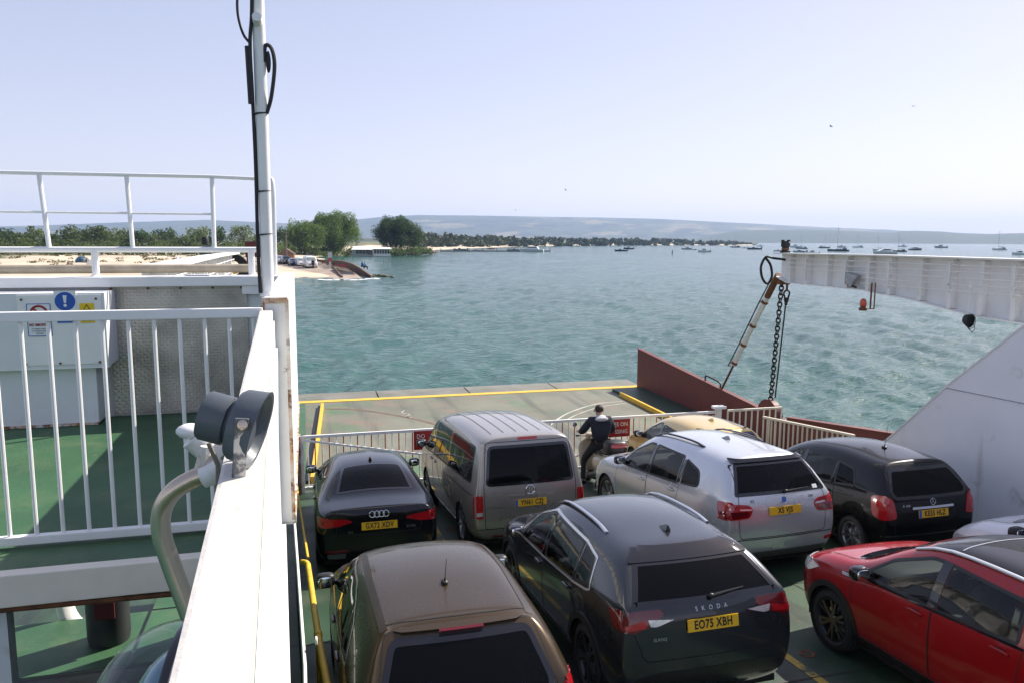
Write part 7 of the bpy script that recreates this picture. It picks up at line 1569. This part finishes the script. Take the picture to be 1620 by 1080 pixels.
# cafe
p = gp_(588, 397, d=280); cf = empty('cafe_building', (p.x, p.y, p.z), (0, 0, R_(-3)), label='long low white cafe building with glazed fronts between the two big trees', cat='building'); k = 280/1220.0
WB = mat('cafe_white', (0.75, 0.75, 0.73), 0.6); GD = mat('window_dark', (0.02, 0.024, 0.028), 0.15)
MB().b2((-30*k, 0, -0.5), (1*k, 6, 8.6*k)).build('wall', mat('cafe_grey', (0.3, 0.33, 0.3), 0.7), cf); MB().add([(-31*k, -0.8, 8.3*k), (2*k, -0.8, 8.3*k), (1*k, 4.5, 13*k), (-26*k, 4.5, 13*k), (-31*k, 8, 8.3*k), (2*k, 8, 8.3*k)], [(0, 1, 2, 3), (3, 2, 5, 4), (0, 3, 4), (1, 5, 2), (0, 4, 5, 1)]).build('roof', WB, cf)
MB().b2((2.2*k, 0.6, -0.5), (29*k, 6, 9.4*k)).build('wall', WB, cf); MB().add([(1.5*k, 0.0, 9.4*k), (29.5*k, 0.0, 9.4*k), (29.5*k, 3.5, 11.6*k), (1.5*k, 3.5, 11.6*k), (1.5*k, 6.4, 9.4*k), (29.5*k, 6.4, 9.4*k)], [(0, 1, 2, 3), (3, 2, 5, 4), (0, 3, 4), (1, 5, 2), (0, 4, 5, 1)]).build('roof', WB, cf)
for i in range(4): MB().b2((-24*k+i*5*k, -0.06, 2*k), (-19.6*k+i*5*k, -0.005, 7.4*k)).build('window', GD, cf)
for i in range(6): MB().b2((4*k+i*4*k, 0.53, 2*k), (7.2*k+i*4*k, 0.595, 8*k)).build('window', GD, cf)
for i in range(2): MB().b2((-5*k+i*3.2*k, -0.08, 0.5*k), (-2.4*k+i*3.2*k, -0.01, 7*k)).build('glazed_door', GD, cf)
# pole, sign, banner, small fence
p = sp_(454, 409); pl = empty('utility_pole', (p.x, p.y, p.z), label='wooden utility pole with crossarm beside the brick hut', cat='pole'); hp_ = (409-365)*Vector((p.x, p.y)).length/1220
MB().tube([(0, 0, -0.3), (0, 0, hp_)], [0.13, 0.09], 8).build('pole', mat('pole_wood', (0.22, 0.18, 0.14), 0.9), pl); MB().b2((-0.7, -0.06, hp_-0.6), (0.7, 0.06, hp_-0.45)).b2((-0.45, -0.05, hp_-1.3), (0.45, 0.05, hp_-1.1)).build('crossarm', DARKST, pl)
p = sp_(522.5, 423.5); sg = empty('slip_sign', (p.x, p.y, p.z), label='tall grey and red notice board at the edge of the slipway', cat='sign'); kd = Vector((p.x, p.y)).length/1220
for x in (-0.9*kd, 0.9*kd): MB().tube([(x, 0, -0.2), (x, 0, 23*kd)], 0.05, 6).build('post', WHITE, sg)
MB().b2((-3.2*kd, -0.05, 15*kd), (3.2*kd, 0.05, 22.5*kd)).build('upper_board', mat('notice_grey', (0.5, 0.52, 0.55), 0.5), sg); MB().b2((-2.6*kd, -0.05, 9*kd), (2.6*kd, 0.05, 14.5*kd)).build('lower_board', mat('notice_red', (0.4, 0.08, 0.06), 0.5), sg)
p = sp_(536, 420); MB().b2((-1.3, -0.03, 0.25), (1.3, 0.03, 0.95)).b2((-1.25, -0.02, -0.2), (-1.18, 0.02, 0.3)).b2((1.18, -0.02, -0.2), (1.25, 0.02, 0.3)).build('banner', mat('banner_pink', (0.45, 0.07, 0.1), 0.7), label='pink-red banner board standing on the sea wall', cat='banner').location = p+Vector((0, -0.3, 0.3))
sf_ = empty('slip_fence', (0, 0, 0), label='brown timber fence along the top of the slipway', cat='fence'); ps = [sp_(px, py) for px, py in ((502, 415.5), (510, 417.5), (518, 419.5), (527, 421.5))]
for q in ps: MB().b2((q.x-0.07, q.y-0.07, q.z-0.2), (q.x+0.07, q.y+0.07, q.z+0.75)).build('post', SWALL, sf_)
for a, c in zip(ps, ps[1:]):
    for z in (0.25, 0.6): MB().sq(a+Vector((0, 0, z)), c+Vector((0, 0, z)), 0.05, 0.12).build('rail', SWALL, sf_)
a, c = sp_(529, 427), sp_(541, 440); MB().sq(a+Vector((0, 0, 0.3)), c+Vector((0, 0, 0.15)), 0.3, 0.35).build('timber_baulk', SWALL, label='dark timber baulk lying down the slope of the slipway', cat='timber')
# ---- queueing vehicles
def far_vehicle(name, label, cat, col, px, py, wpx, kind, rz=0.0, metal=0.4):
    p = sp_(px, py); d = Vector((p.x, p.y)).length
    if kind == 'van': L, W, H = 4.9, 1.95, 2.0; rg = hatch(L, W, H, 0.2, 1.1, 1.08, 1.85, 1.9, 0.15, 1.15, 1.95, 1.2, nose=0.85, wr=0.8, wb=0.96, rear_w=0.95, hoodw=0.84); sw = [('side_window', [(0.86, 1.1), (1.7, 1.08), (1.15, 1.7), (0.86, 1.72)], 0.05, GLOSSB)]; ws_ = (mir([(-0.76, 1.2), (-0.66, 1.76)]), 'F')
    elif kind == 'suv': L, W, H = 4.5, 1.88, 1.7; rg = hatch(L, W, H, 0.22, 1.08, 1.02, 1.58, 1.62, 0.4, 0.4, 1.15, 1.1, nose=0.82); sw = [('side_window', [(-1.3, 1.1), (1.0, 1.03), (0.55, 1.38), (0.1, 1.52), (-1.2, 1.48)], 0.06, GLOSSB)]; ws_ = (mir([(-0.68, 1.1), (-0.52, 1.54)]), 'F')
    else: L, W, H = 4.2, 1.78, 1.47; rg = hatch(L, W, H, 0.18, 0.98, 0.92, 1.36, 1.41, 0.4, 0.4, 1.15, 0.97, nose=0.7); sw = [('side_window', [(-1.2, 0.99), (0.98, 0.92), (0.55, 1.2), (0.1, 1.33), (-1.1, 1.3)], 0.06, GLOSSB)]; ws_ = (mir([(-0.64, 0.98), (-0.5, 1.36)]), 'F')
    pm = paint('far_'+name+'_%d' % int(px), col, metal, 0.35)
    P = dict(name=name, label=label, cat=cat, group='vehicles queueing on the slipway', size=(L, W, H), clear=0.2, paint=pm, rings=rg, lvl=2, see=False, wheel=(0.33, 0.21, 5, 'S'), axles=(-L*0.29, L*0.31), side_windows=sw, windscreen=ws_, handles=[], doors=[],
             patches=[('headlight', [(-0.78, 0.78), (-0.5, 0.76), (-0.5, 0.64), (-0.78, 0.64)], 'F', CLEARL, 0.01, 0.03), ('headlight', [(0.78, 0.78), (0.5, 0.76), (0.5, 0.64), (0.78, 0.64)], 'F', CLEARL, 0.01, 0.03), ('grille', [(-0.45, 0.7), (0.45, 0.7), (0.45, 0.55), (-0.45, 0.55)], 'F', GLOSSB, 0.01, 0.03)])
    r, S = make_car(P); s = dpx(wpx, d)/W; s = min(1.15, max(0.85, s)); r.scale = (s, s, s); fwd = Vector((p.x, p.y, 0)).normalized()
    r.location = p+fwd*L*0.5*s+Vector((0, 0, slip_z(*(p+fwd*L*0.3).xy)-p.z)); r.rotation_euler = (0, 0, math.atan2(fwd.y, fwd.x)-math.pi/2+math.pi+R_(rz)); return r
far_vehicle('delivery_van', 'white delivery van with black windscreen at the head of the slipway queue', 'van', (0.72, 0.73, 0.74), 490.5, 425, 18, 'van', 8, 0.0)
far_vehicle('delivery_van', 'white van half hidden behind the front van of the queue', 'van', (0.7, 0.71, 0.72), 475.5, 422, 12, 'van', 8, 0.0)
far_vehicle('queueing_car', 'dark blue car in the slipway queue, left of the two white vans', 'car', (0.02, 0.03, 0.07), 464, 421, 13, 'car', 10)
far_vehicle('queueing_car', 'black SUV in the slipway queue between the blue and the silver car', 'car', (0.012, 0.012, 0.014), 453, 419, 14, 'suv', 10)
far_vehicle('queueing_car', 'silver car in the slipway queue in front of the brick hut', 'car', (0.5, 0.52, 0.55), 443.5, 417.5, 13, 'suv', 10)
far_vehicle('queueing_car', 'dark grey car last in the slipway queue, beside the mast', 'car', (0.03, 0.03, 0.035), 434.5, 415, 12, 'suv', 10)
p = sp_(495.5, 425.5); person(p, math.pi, 'stand', mat('black_cloth', (0.015, 0.015, 0.017), 0.9), DARKT, 'person in black standing in front of the white delivery van', sub=1)
# ---- beach people and tent
for (px, py, lab, rz) in ((105, 424.5, 'left of two sunbathers propped up on the sand', 1.4), (115.5, 424.5, 'right of two sunbathers sitting on the sand', -1.2)):
    p = aim(px, py, z=SEA+1.0); p.z = land_z(p.x, p.y); person(p, rz, 'lounge', mat('swimwear_dark', (0.05, 0.03, 0.03), 0.8), mat('tanned', (0.28, 0.16, 0.11), 0.6), lab, sub=1, scale=1.1, group='sunbathers on the beach')
p = aim(139, 424, z=SEA+1.0); p.z = land_z(p.x, p.y); person(p, 0.3, 'stand', mat('brown_cloth', (0.12, 0.07, 0.05), 0.8), GREYC, 'person standing on the beach beside a white windbreak, behind the railing post', sub=1)
wb_ = aim(144, 425, z=SEA+1.0); wb_.z = land_z(wb_.x, wb_.y); MB().prism([(-0.55, 0), (0.55, 0), (0.5, 1.35), (-0.3, 1.4)], -0.02, 0.02, 'y').tube([(-0.5, 0, -0.2), (-0.45, 0, 1.5)], 0.03, 6).build('windbreak', SIGNW, label='white cloth windbreak standing on the sand', cat='windbreak').location = wb_
tn = aim(130, 415.5, z=SEA+1.2); tn.z = land_z(tn.x, tn.y); t_ = empty('beach_tent', tn, label='small blue and white dome tent at the foot of the dunes', cat='tent'); rt_ = 1.15
MB().lathe([(rt_*math.cos(a), rt_*1.05*math.sin(a)) for a in np.linspace(0, math.pi/2, 8)], seg=14).build('canopy', mat('tent_blue', (0.03, 0.09, 0.16), 0.6), t_, smooth=True); MB().tube([(math.cos(a)*rt_*1.01, -0.25, math.sin(a)*rt_*1.06) for a in np.linspace(0, math.pi, 12)], 0.09, 6, flat=(0.5, 1.5)).build('white_band', SIGNW, t_); MB().prism([(-0.4, 0.0), (0.4, 0.0), (0, 0.75)], -1.06, -0.9, 'y').build('door_flap', PLATEB, t_)
tq = aim(290, 414, z=SEA+1.2); tq.z = land_z(tq.x, tq.y); u_ = empty('beach_shelter', tq, label='small teal beach shelter on the sand above the left gantry arm', cat='tent'); MB().prism([(-1.4, 0), (1.4, 0), (0.9, 0.8), (-0.8, 0.8)], -0.6, 0.6, 'y').build('canopy', mat('teal_cloth', (0.03, 0.22, 0.25), 0.7), u_); MB().tube([(-1.5, 0, 0), (-1.3, 0, 1.5)], 0.04, 5).build('pole', SIGNW, u_)
sq_ = aim(281, 415, z=SEA+1.2); sq_.z = land_z(sq_.x, sq_.y); MB().lathe([(0.1, 0), (0.55, 0.0), (0.3, 0.6), (0.12, 1.4), (0, 1.45)], seg=10).build('folded_parasol', SIGNW, label='folded white parasol standing on the beach beside the teal shelter', cat='parasol').location = sq_
# ---- jetty
WOODJ = mat('jetty_wood', (0.06, 0.05, 0.045), 0.9, var=0.3, vscale=1)
jt = empty('jetty', (0, 0, 0), label='long low dark pontoon jetty reaching out from the shore', cat='jetty'); ja, jb_ = aim(697, 398.6, z=SEA), aim(869, 398.6, z=SEA)
MB().sq(ja+Vector((0, 0, 0.35)), jb_+Vector((0, 0, 0.35)), 2.2, 0.5).build('walkway', WOODJ, jt)
for k in range(9): q = ja+(jb_-ja)*(k/8); MB().tube([(q.x, q.y-1.2, SEA-1), (q.x, q.y-1.2, SEA+1.9)], 0.14, 6).build('pile', WOODJ, jt)
j2 = empty('far_jetty', (0, 0, 0), label='distant jetty of thin piles in front of the far trees', cat='jetty'); ja, jb_ = aim(752, 388.4, z=SEA), aim(826, 387.6, z=SEA)
MB().sq(ja+Vector((0, 0, 2.0)), jb_+Vector((0, 0, 2.0)), 2.0, 0.3).build('walkway', WOODJ, j2)
for k in range(14): q = ja+(jb_-ja)*(k/13); MB().tube([(q.x, q.y, SEA-1), (q.x, q.y, SEA+2.8)], 0.22, 6).build('pile', WOODJ, j2)
rs = MB(); ra_, rb_ = aim(742, 389.8, z=SEA), aim(782, 389.8, z=SEA); rs.sq(ra_+Vector((0, 0, 0.6)), rb_+Vector((0, 0, 0.6)), 3, 1.4).build('red_barge', mat('barge_red', (0.2, 0.06, 0.05), 0.8), label='long reddish barge moored below the far trees', cat='barge')
wr_ = aim(741, 386.5, z=SEA+1.5); sh = empty('boat_shed', (wr_.x, wr_.y, SEA), label='small shed with a flat white roof on the far bank', cat='shed'); kq = Vector((wr_.x, wr_.y)).length/1220; MB().b2((-6.5*kq, 0, 0), (6.5*kq, 5, 2.2)).build('wall', mat('cafe_grey', (0.3, 0.33, 0.3), 0.7), sh); MB().b2((-7.5*kq, -0.5, 2.2), (7.5*kq, 6, 2.9)).build('roof', SIGNW, sh)
# ---- boats
BH = {'white': mat('hull_white', (0.74, 0.75, 0.76), 0.35), 'dark': mat('hull_navy', (0.015, 0.02, 0.035), 0.3), 'grey': mat('hull_grey', (0.3, 0.32, 0.35), 0.4), 'blue': mat('hull_pale_blue', (0.3, 0.42, 0.5), 0.4), 'orange': mat('hull_orange', (0.45, 0.14, 0.06), 0.5)}
BW = mat('boat_white', (0.76, 0.77, 0.78), 0.4); BG = mat('boat_window', (0.02, 0.025, 0.03), 0.1); BM = mat('boat_mast', (0.45, 0.45, 0.46), 0.4, 0.5); BC = mat('boat_canvas', (0.03, 0.05, 0.09), 0.8)
def hull_mesh(L, B, fb, sheer, rake, name='hull'):
    """bow towards +x"""
    V = []; n = 12; S_ = 7
    for i in range(n+1):
        t = i/n; x = -L/2+L*t; w = B/2*(1-max(0, (t-0.45)/0.55)**2.2)*(0.86+0.14*min(1, t*4)); top = fb*(1+sheer*(t**2)); x2 = x+rake*max(0, t-0.6)/0.4
        for k in range(S_+1):
            a = k/S_; s = 2*a-1; sec = abs(s)**0.45; V.append((x+(x2-x)*min(1, sec), math.copysign(w*sec**0.8, s) if w > 0 else 0, -0.35+(top+0.35)*sec**2.2))
    F = [(i*(S_+1)+k, (i+1)*(S_+1)+k, (i+1)*(S_+1)+k+1, i*(S_+1)+k+1) for i in range(n) for k in range(S_)]
    F += [(i*(S_+1), i*(S_+1)+S_, (i+1)*(S_+1)+S_, (i+1)*(S_+1)) for i in range(n)]; F.append(tuple(range(S_+1)))
    b = MB(); b.add(V, F); me = b.mesh(name); shade_auto(me, 40); return me
def proto_cruiser():
    r = empty('motor_boat', (0, 0, -500)); link('hull', hull_mesh(9, 3.0, 1.05, 0.45, 0.5), BH['white'], r)
    MB().prism([(-2.6, 0.95), (3.0, 1.3), (2.2, 1.75), (0.9, 2.2), (-2.0, 2.15), (-2.4, 1.6)], -1.05, 1.05, 'y').build('cabin', BW, r, bevel=0.08)
    MB().prism([(0.95, 2.1), (2.1, 1.75), (1.5, 1.62), (-1.7, 1.6), (-1.7, 2.0)], -1.07, 1.07, 'y').build('window', BG, r); MB().tube([(-0.8, 0, 2.2), (-1.0, 0, 3.2)], 0.04, 5).build('aerial', BM, r)
    MB().b2((-4.4, -1.3, 1.02), (4.2, 1.3, 1.06)).build('deck_edge', BW, r); MB().tube([(1.0, 1.2, 1.25), (2.6, 1.05, 1.95), (4.4, 0, 2.1), (2.6, -1.05, 1.95), (1.0, -1.2, 1.25)], 0.025, 5).build('bow_rail', BM, r); return r
def proto_open():
    r = empty('motor_boat', (0, 0, -500)); link('hull', hull_mesh(7, 2.4, 0.75, 0.4, 0.4), BH['white'], r)
    MB().prism([(0.2, 0.75), (1.5, 0.9), (1.0, 1.35), (0.3, 1.4)], -0.7, 0.7, 'y').build('windscreen', BG, r); MB().b2((-3.7, -0.25, 0.3), (-3.2, 0.25, 1.35)).build('outboard_motor', DARKST, r); MB().b2((-1.6, -0.7, 0.6), (-0.2, 0.7, 0.95)).build('seat', BC, r); return r
def proto_cabin():
    r = empty('motor_boat', (0, 0, -500)); link('hull', hull_mesh(7, 2.5, 0.85, 0.45, 0.3), BH['white'], r)
    MB().b2((-0.6, -0.85, 0.8), (1.5, 0.85, 2.0)).build('cabin', BW, r, bevel=0.08); MB().b2((-0.4, -0.87, 1.35), (1.35, 0.87, 1.8)).build('window', BG, r); MB().tube([(0.2, 0, 2), (0.2, 0, 3.0)], 0.035, 5).build('aerial', BM, r); MB().b2((-3.3, -0.25, 0.4), (-2.9, 0.25, 1.3)).build('outboard_motor', DARKST, r); return r
def proto_sail():
    r = empty('sailing_boat', (0, 0, -500)); link('hull', hull_mesh(9, 2.8, 0.85, 0.35, 0.9), BH['white'], r)
    MB().prism([(-1.6, 0.8), (2.2, 0.95), (1.6, 1.3), (-1.4, 1.35)], -0.7, 0.7, 'y').build('cabin', BW, r, bevel=0.05); MB().b2((-1.2, -0.72, 1.05), (1.2, 0.72, 1.2)).build('window', BG, r)
    MB().tube([(0.7, 0, 0.8), (0.7, 0, 11.6)], [0.11, 0.08], 6).build('mast', BM, r); MB().tube([(0.7, 0, 1.9), (-3.2, 0, 1.95)], 0.13, 6).build('boom_cover', BC, r)
    MB().tube([(4.6, 0, 1.1), (0.7, 0, 11.4)], 0.035, 4).build('forestay', BM, r); MB().tube([(-4.4, 0, 0.9), (0.7, 0, 11.5)], 0.03, 4).build('backstay', BM, r); MB().tube([(0.7, -1.0, 7), (0.7, 1.0, 7)], 0.04, 4).build('spreader', BM, r)
    MB().b2((-3.4, -0.9, 0.85), (-1.8, 0.9, 1.6)).build('spray_hood', BC, r, bevel=0.1); return r
PROTO = {'cruiser': (proto_cruiser(), 9), 'open': (proto_open(), 7), 'cabin': (proto_cabin(), 7), 'sail': (proto_sail(), 9)}
BOATS = [('open', 983, 397.8, 19, 'dark', 'low dark motorboat nearest the far point, left of the other moored boats', 180), ('cabin', 995, 394.6, 16, 'dark', 'dark cabin boat just behind the low dark motorboat in mid channel', 180),
 ('sail', 1006, 388, 13, 'white', 'small pale yacht far off by the wooded point, behind the dark cabin boat', 0), ('open', 1041, 387.6, 9, 'white', 'tiny white boat alone against the wooded point', 0),
 ('cabin', 1086, 395, 15, 'grey', 'grey cabin boat, left of three moored close together in mid channel', 0), ('open', 1098.5, 396, 10, 'white', 'small open white boat between the grey and the white cabin boats', 0), ('cabin', 1114.5, 399.3, 20, 'white', 'white cabin boat, right and nearest of three close together in mid channel', 180),
 ('sail', 1164, 392, 14, 'dark', 'dark hulled yacht with bare mast left of the gantry lamp', 180), ('open', 1178.5, 393.2, 9, 'white', 'small white boat right of the dark yacht near the gantry lamp', 180), ('open', 1194, 395, 20, 'dark', 'long low dark boat just left of the hose loop', 180), ('cabin', 1202, 390.2, 9, 'white', 'small white boat at the sandy tip of the wooded point', 0),
 ('open', 1232, 398, 14, 'white', 'white boat partly hidden behind the black gantry lamp', 180), ('cabin', 1259, 392, 16, 'white', 'white cabin boat right behind the gantry lamp, far one', 180), ('sail', 1269, 394, 15, 'dark', 'dark yacht just right of the gantry lamp', 180), ('open', 1266, 400, 21, 'blue', 'pale blue open boat just right of the gantry lamp', 180), ('cabin', 1286, 402.5, 20, 'white', 'white cabin boat close above the gantry arm, left end', 180),
 ('sail', 1303.5, 392.8, 15, 'dark', 'dark hulled yacht far off, second mast from the gantry lamp', 0), ('sail', 1327, 398, 27, 'dark', 'long low yacht with tall mast near the middle of the anchorage', 180), ('cabin', 1331, 391.8, 13, 'white', 'far white boat behind the long low yacht', 180), ('sail', 1357.5, 392, 15, 'white', 'white yacht alone between the long yacht and the big motor cruiser', 180),
 ('sail', 1390, 396.5, 16, 'white', 'white yacht just behind the big motor cruiser', 180), ('cruiser', 1400, 402.5, 32, 'white', 'big white motor cruiser with dark windows, largest boat of the anchorage', 180), ('sail', 1422.5, 398.8, 19, 'dark', 'dark hulled yacht just right of the big motor cruiser', 180), ('cabin', 1428, 391, 12, 'white', 'far white boat behind the dark yacht right of the cruiser', 0),
 ('cruiser', 1447.5, 396, 17, 'dark', 'dark motorboat lying between the dark yacht and open water on the right', 0), ('cabin', 1489, 392.6, 16, 'grey', 'grey motorboat alone on the open water right of the anchorage', 180), ('sail', 1581, 396, 20, 'white', 'white yacht with a tall mast near the right edge', 180), ('cabin', 1614, 403.5, 20, 'white', 'white boat cut by the right edge of the picture', 180),
 ('cruiser', 842, 398.8, 36, 'white', 'white cabin cruiser at the outer end of the pontoon jetty', 180), ('open', 815, 398, 24, 'grey', 'grey speedboat on the pontoon jetty beside the cruiser', 180), ('open', 755, 397.2, 14, 'white', 'white open boat on the inner part of the pontoon jetty', 180), ('open', 729, 396.8, 22, 'grey', 'grey boat nearest the shore on the pontoon jetty', 180), ('open', 777, 394.6, 12, 'orange', 'small orange boat moored between the jetties', 180)]
rng = random.Random(21)
for (k, px, py, lp_, hc, lab, rz) in BOATS:
    pr_, L0 = PROTO[k]; r = copy_tree(pr_); p = aim(px, py, z=SEA); d = Vector((p.x, p.y)).length; s = dpx(lp_, d)/L0
    r.location = (p.x, p.y, SEA-0.05*s); r.scale = (s, s, s); r.rotation_euler = (0, 0, R_(rz-15+rng.uniform(-14, 14))); tag(r, lab, 'boat', 'boats moored in the harbour')
    for c in r.children:
        if c.name.startswith('hull'): c.material_slots[0].link = 'OBJECT'; c.material_slots[0].material = BH[hc]
for pr_, _ in PROTO.values():
    for c in list(pr_.children): bpy.data.objects.remove(c)
    bpy.data.objects.remove(pr_)
p = aim(1063.5, 402.5, z=SEA); MB().tube([(0, 0, -0.5), (0, 0, 1.4)], 0.22, 8).blob((0, 0, 1.6), (0.5, 0.5, 0.5)).build('channel_marker', DARKST, label='small dark marker post standing in the open water', cat='marker').location = (p.x, p.y, SEA)
# ---- gulls
GUL = mat('gull_grey', (0.35, 0.35, 0.37), 0.8)
for (px, py, d, a, lab) in ((1315, 200.5, 120, 0.5, 'gull with bent wings, lower of two high on the right'), (1445, 168.5, 150, -0.3, 'gull in flight, highest in the sky on the right'), (895, 301, 160, 0.9, 'tiny gull low over the middle of the water'), (816, 333, 190, 0.2, 'gull gliding just above the hills')):
    p = aim(px, py, d=d); g = empty('gull', p, (0.1, 0.3*a, a), label=lab, cat='bird', group='gulls in the sky'); MB().blob((0, 0, 0), (0.14, 0.46, 0.13)).build('body', GUL, g, smooth=True)
    for s in (-1, 1): MB().add([(0, 0.1, 0.03), (s*0.28, 0.14, 0.15), (s*0.62, 0.0, 0.05), (s*0.28, -0.04, 0.14), (0, -0.1, 0.02), (0, 0.1, 0.0), (s*0.28, 0.14, 0.13), (s*0.28, -0.04, 0.12), (0, -0.1, 0.0)], [(0, 1, 3, 4), (1, 2, 3), (5, 8, 7, 6), (6, 7, 2)]).build('wing', GUL, g)
all_cars()
# haze
hz_me = MB().b2((-9500, -1500, SEA-3.5), (9500, 9500, 330)).mesh('haze')
hm = bpy.data.materials.new('haze_air'); hm.use_nodes = True; hn = hm.node_tree; hn.nodes.clear()
ho = hn.nodes.new('ShaderNodeOutputMaterial'); pv = hn.nodes.new('ShaderNodeVolumePrincipled'); pv.inputs['Color'].default_value = (0.5, 0.66, 1.0, 1); pv.inputs['Density'].default_value = 0.000105; pv.inputs['Anisotropy'].default_value = 0.1
hn.links.new(pv.outputs[0], ho.inputs['Volume']); hzo = link('haze', hz_me, hm); tag(hzo, 'pale summer haze over the water', kind='stuff')
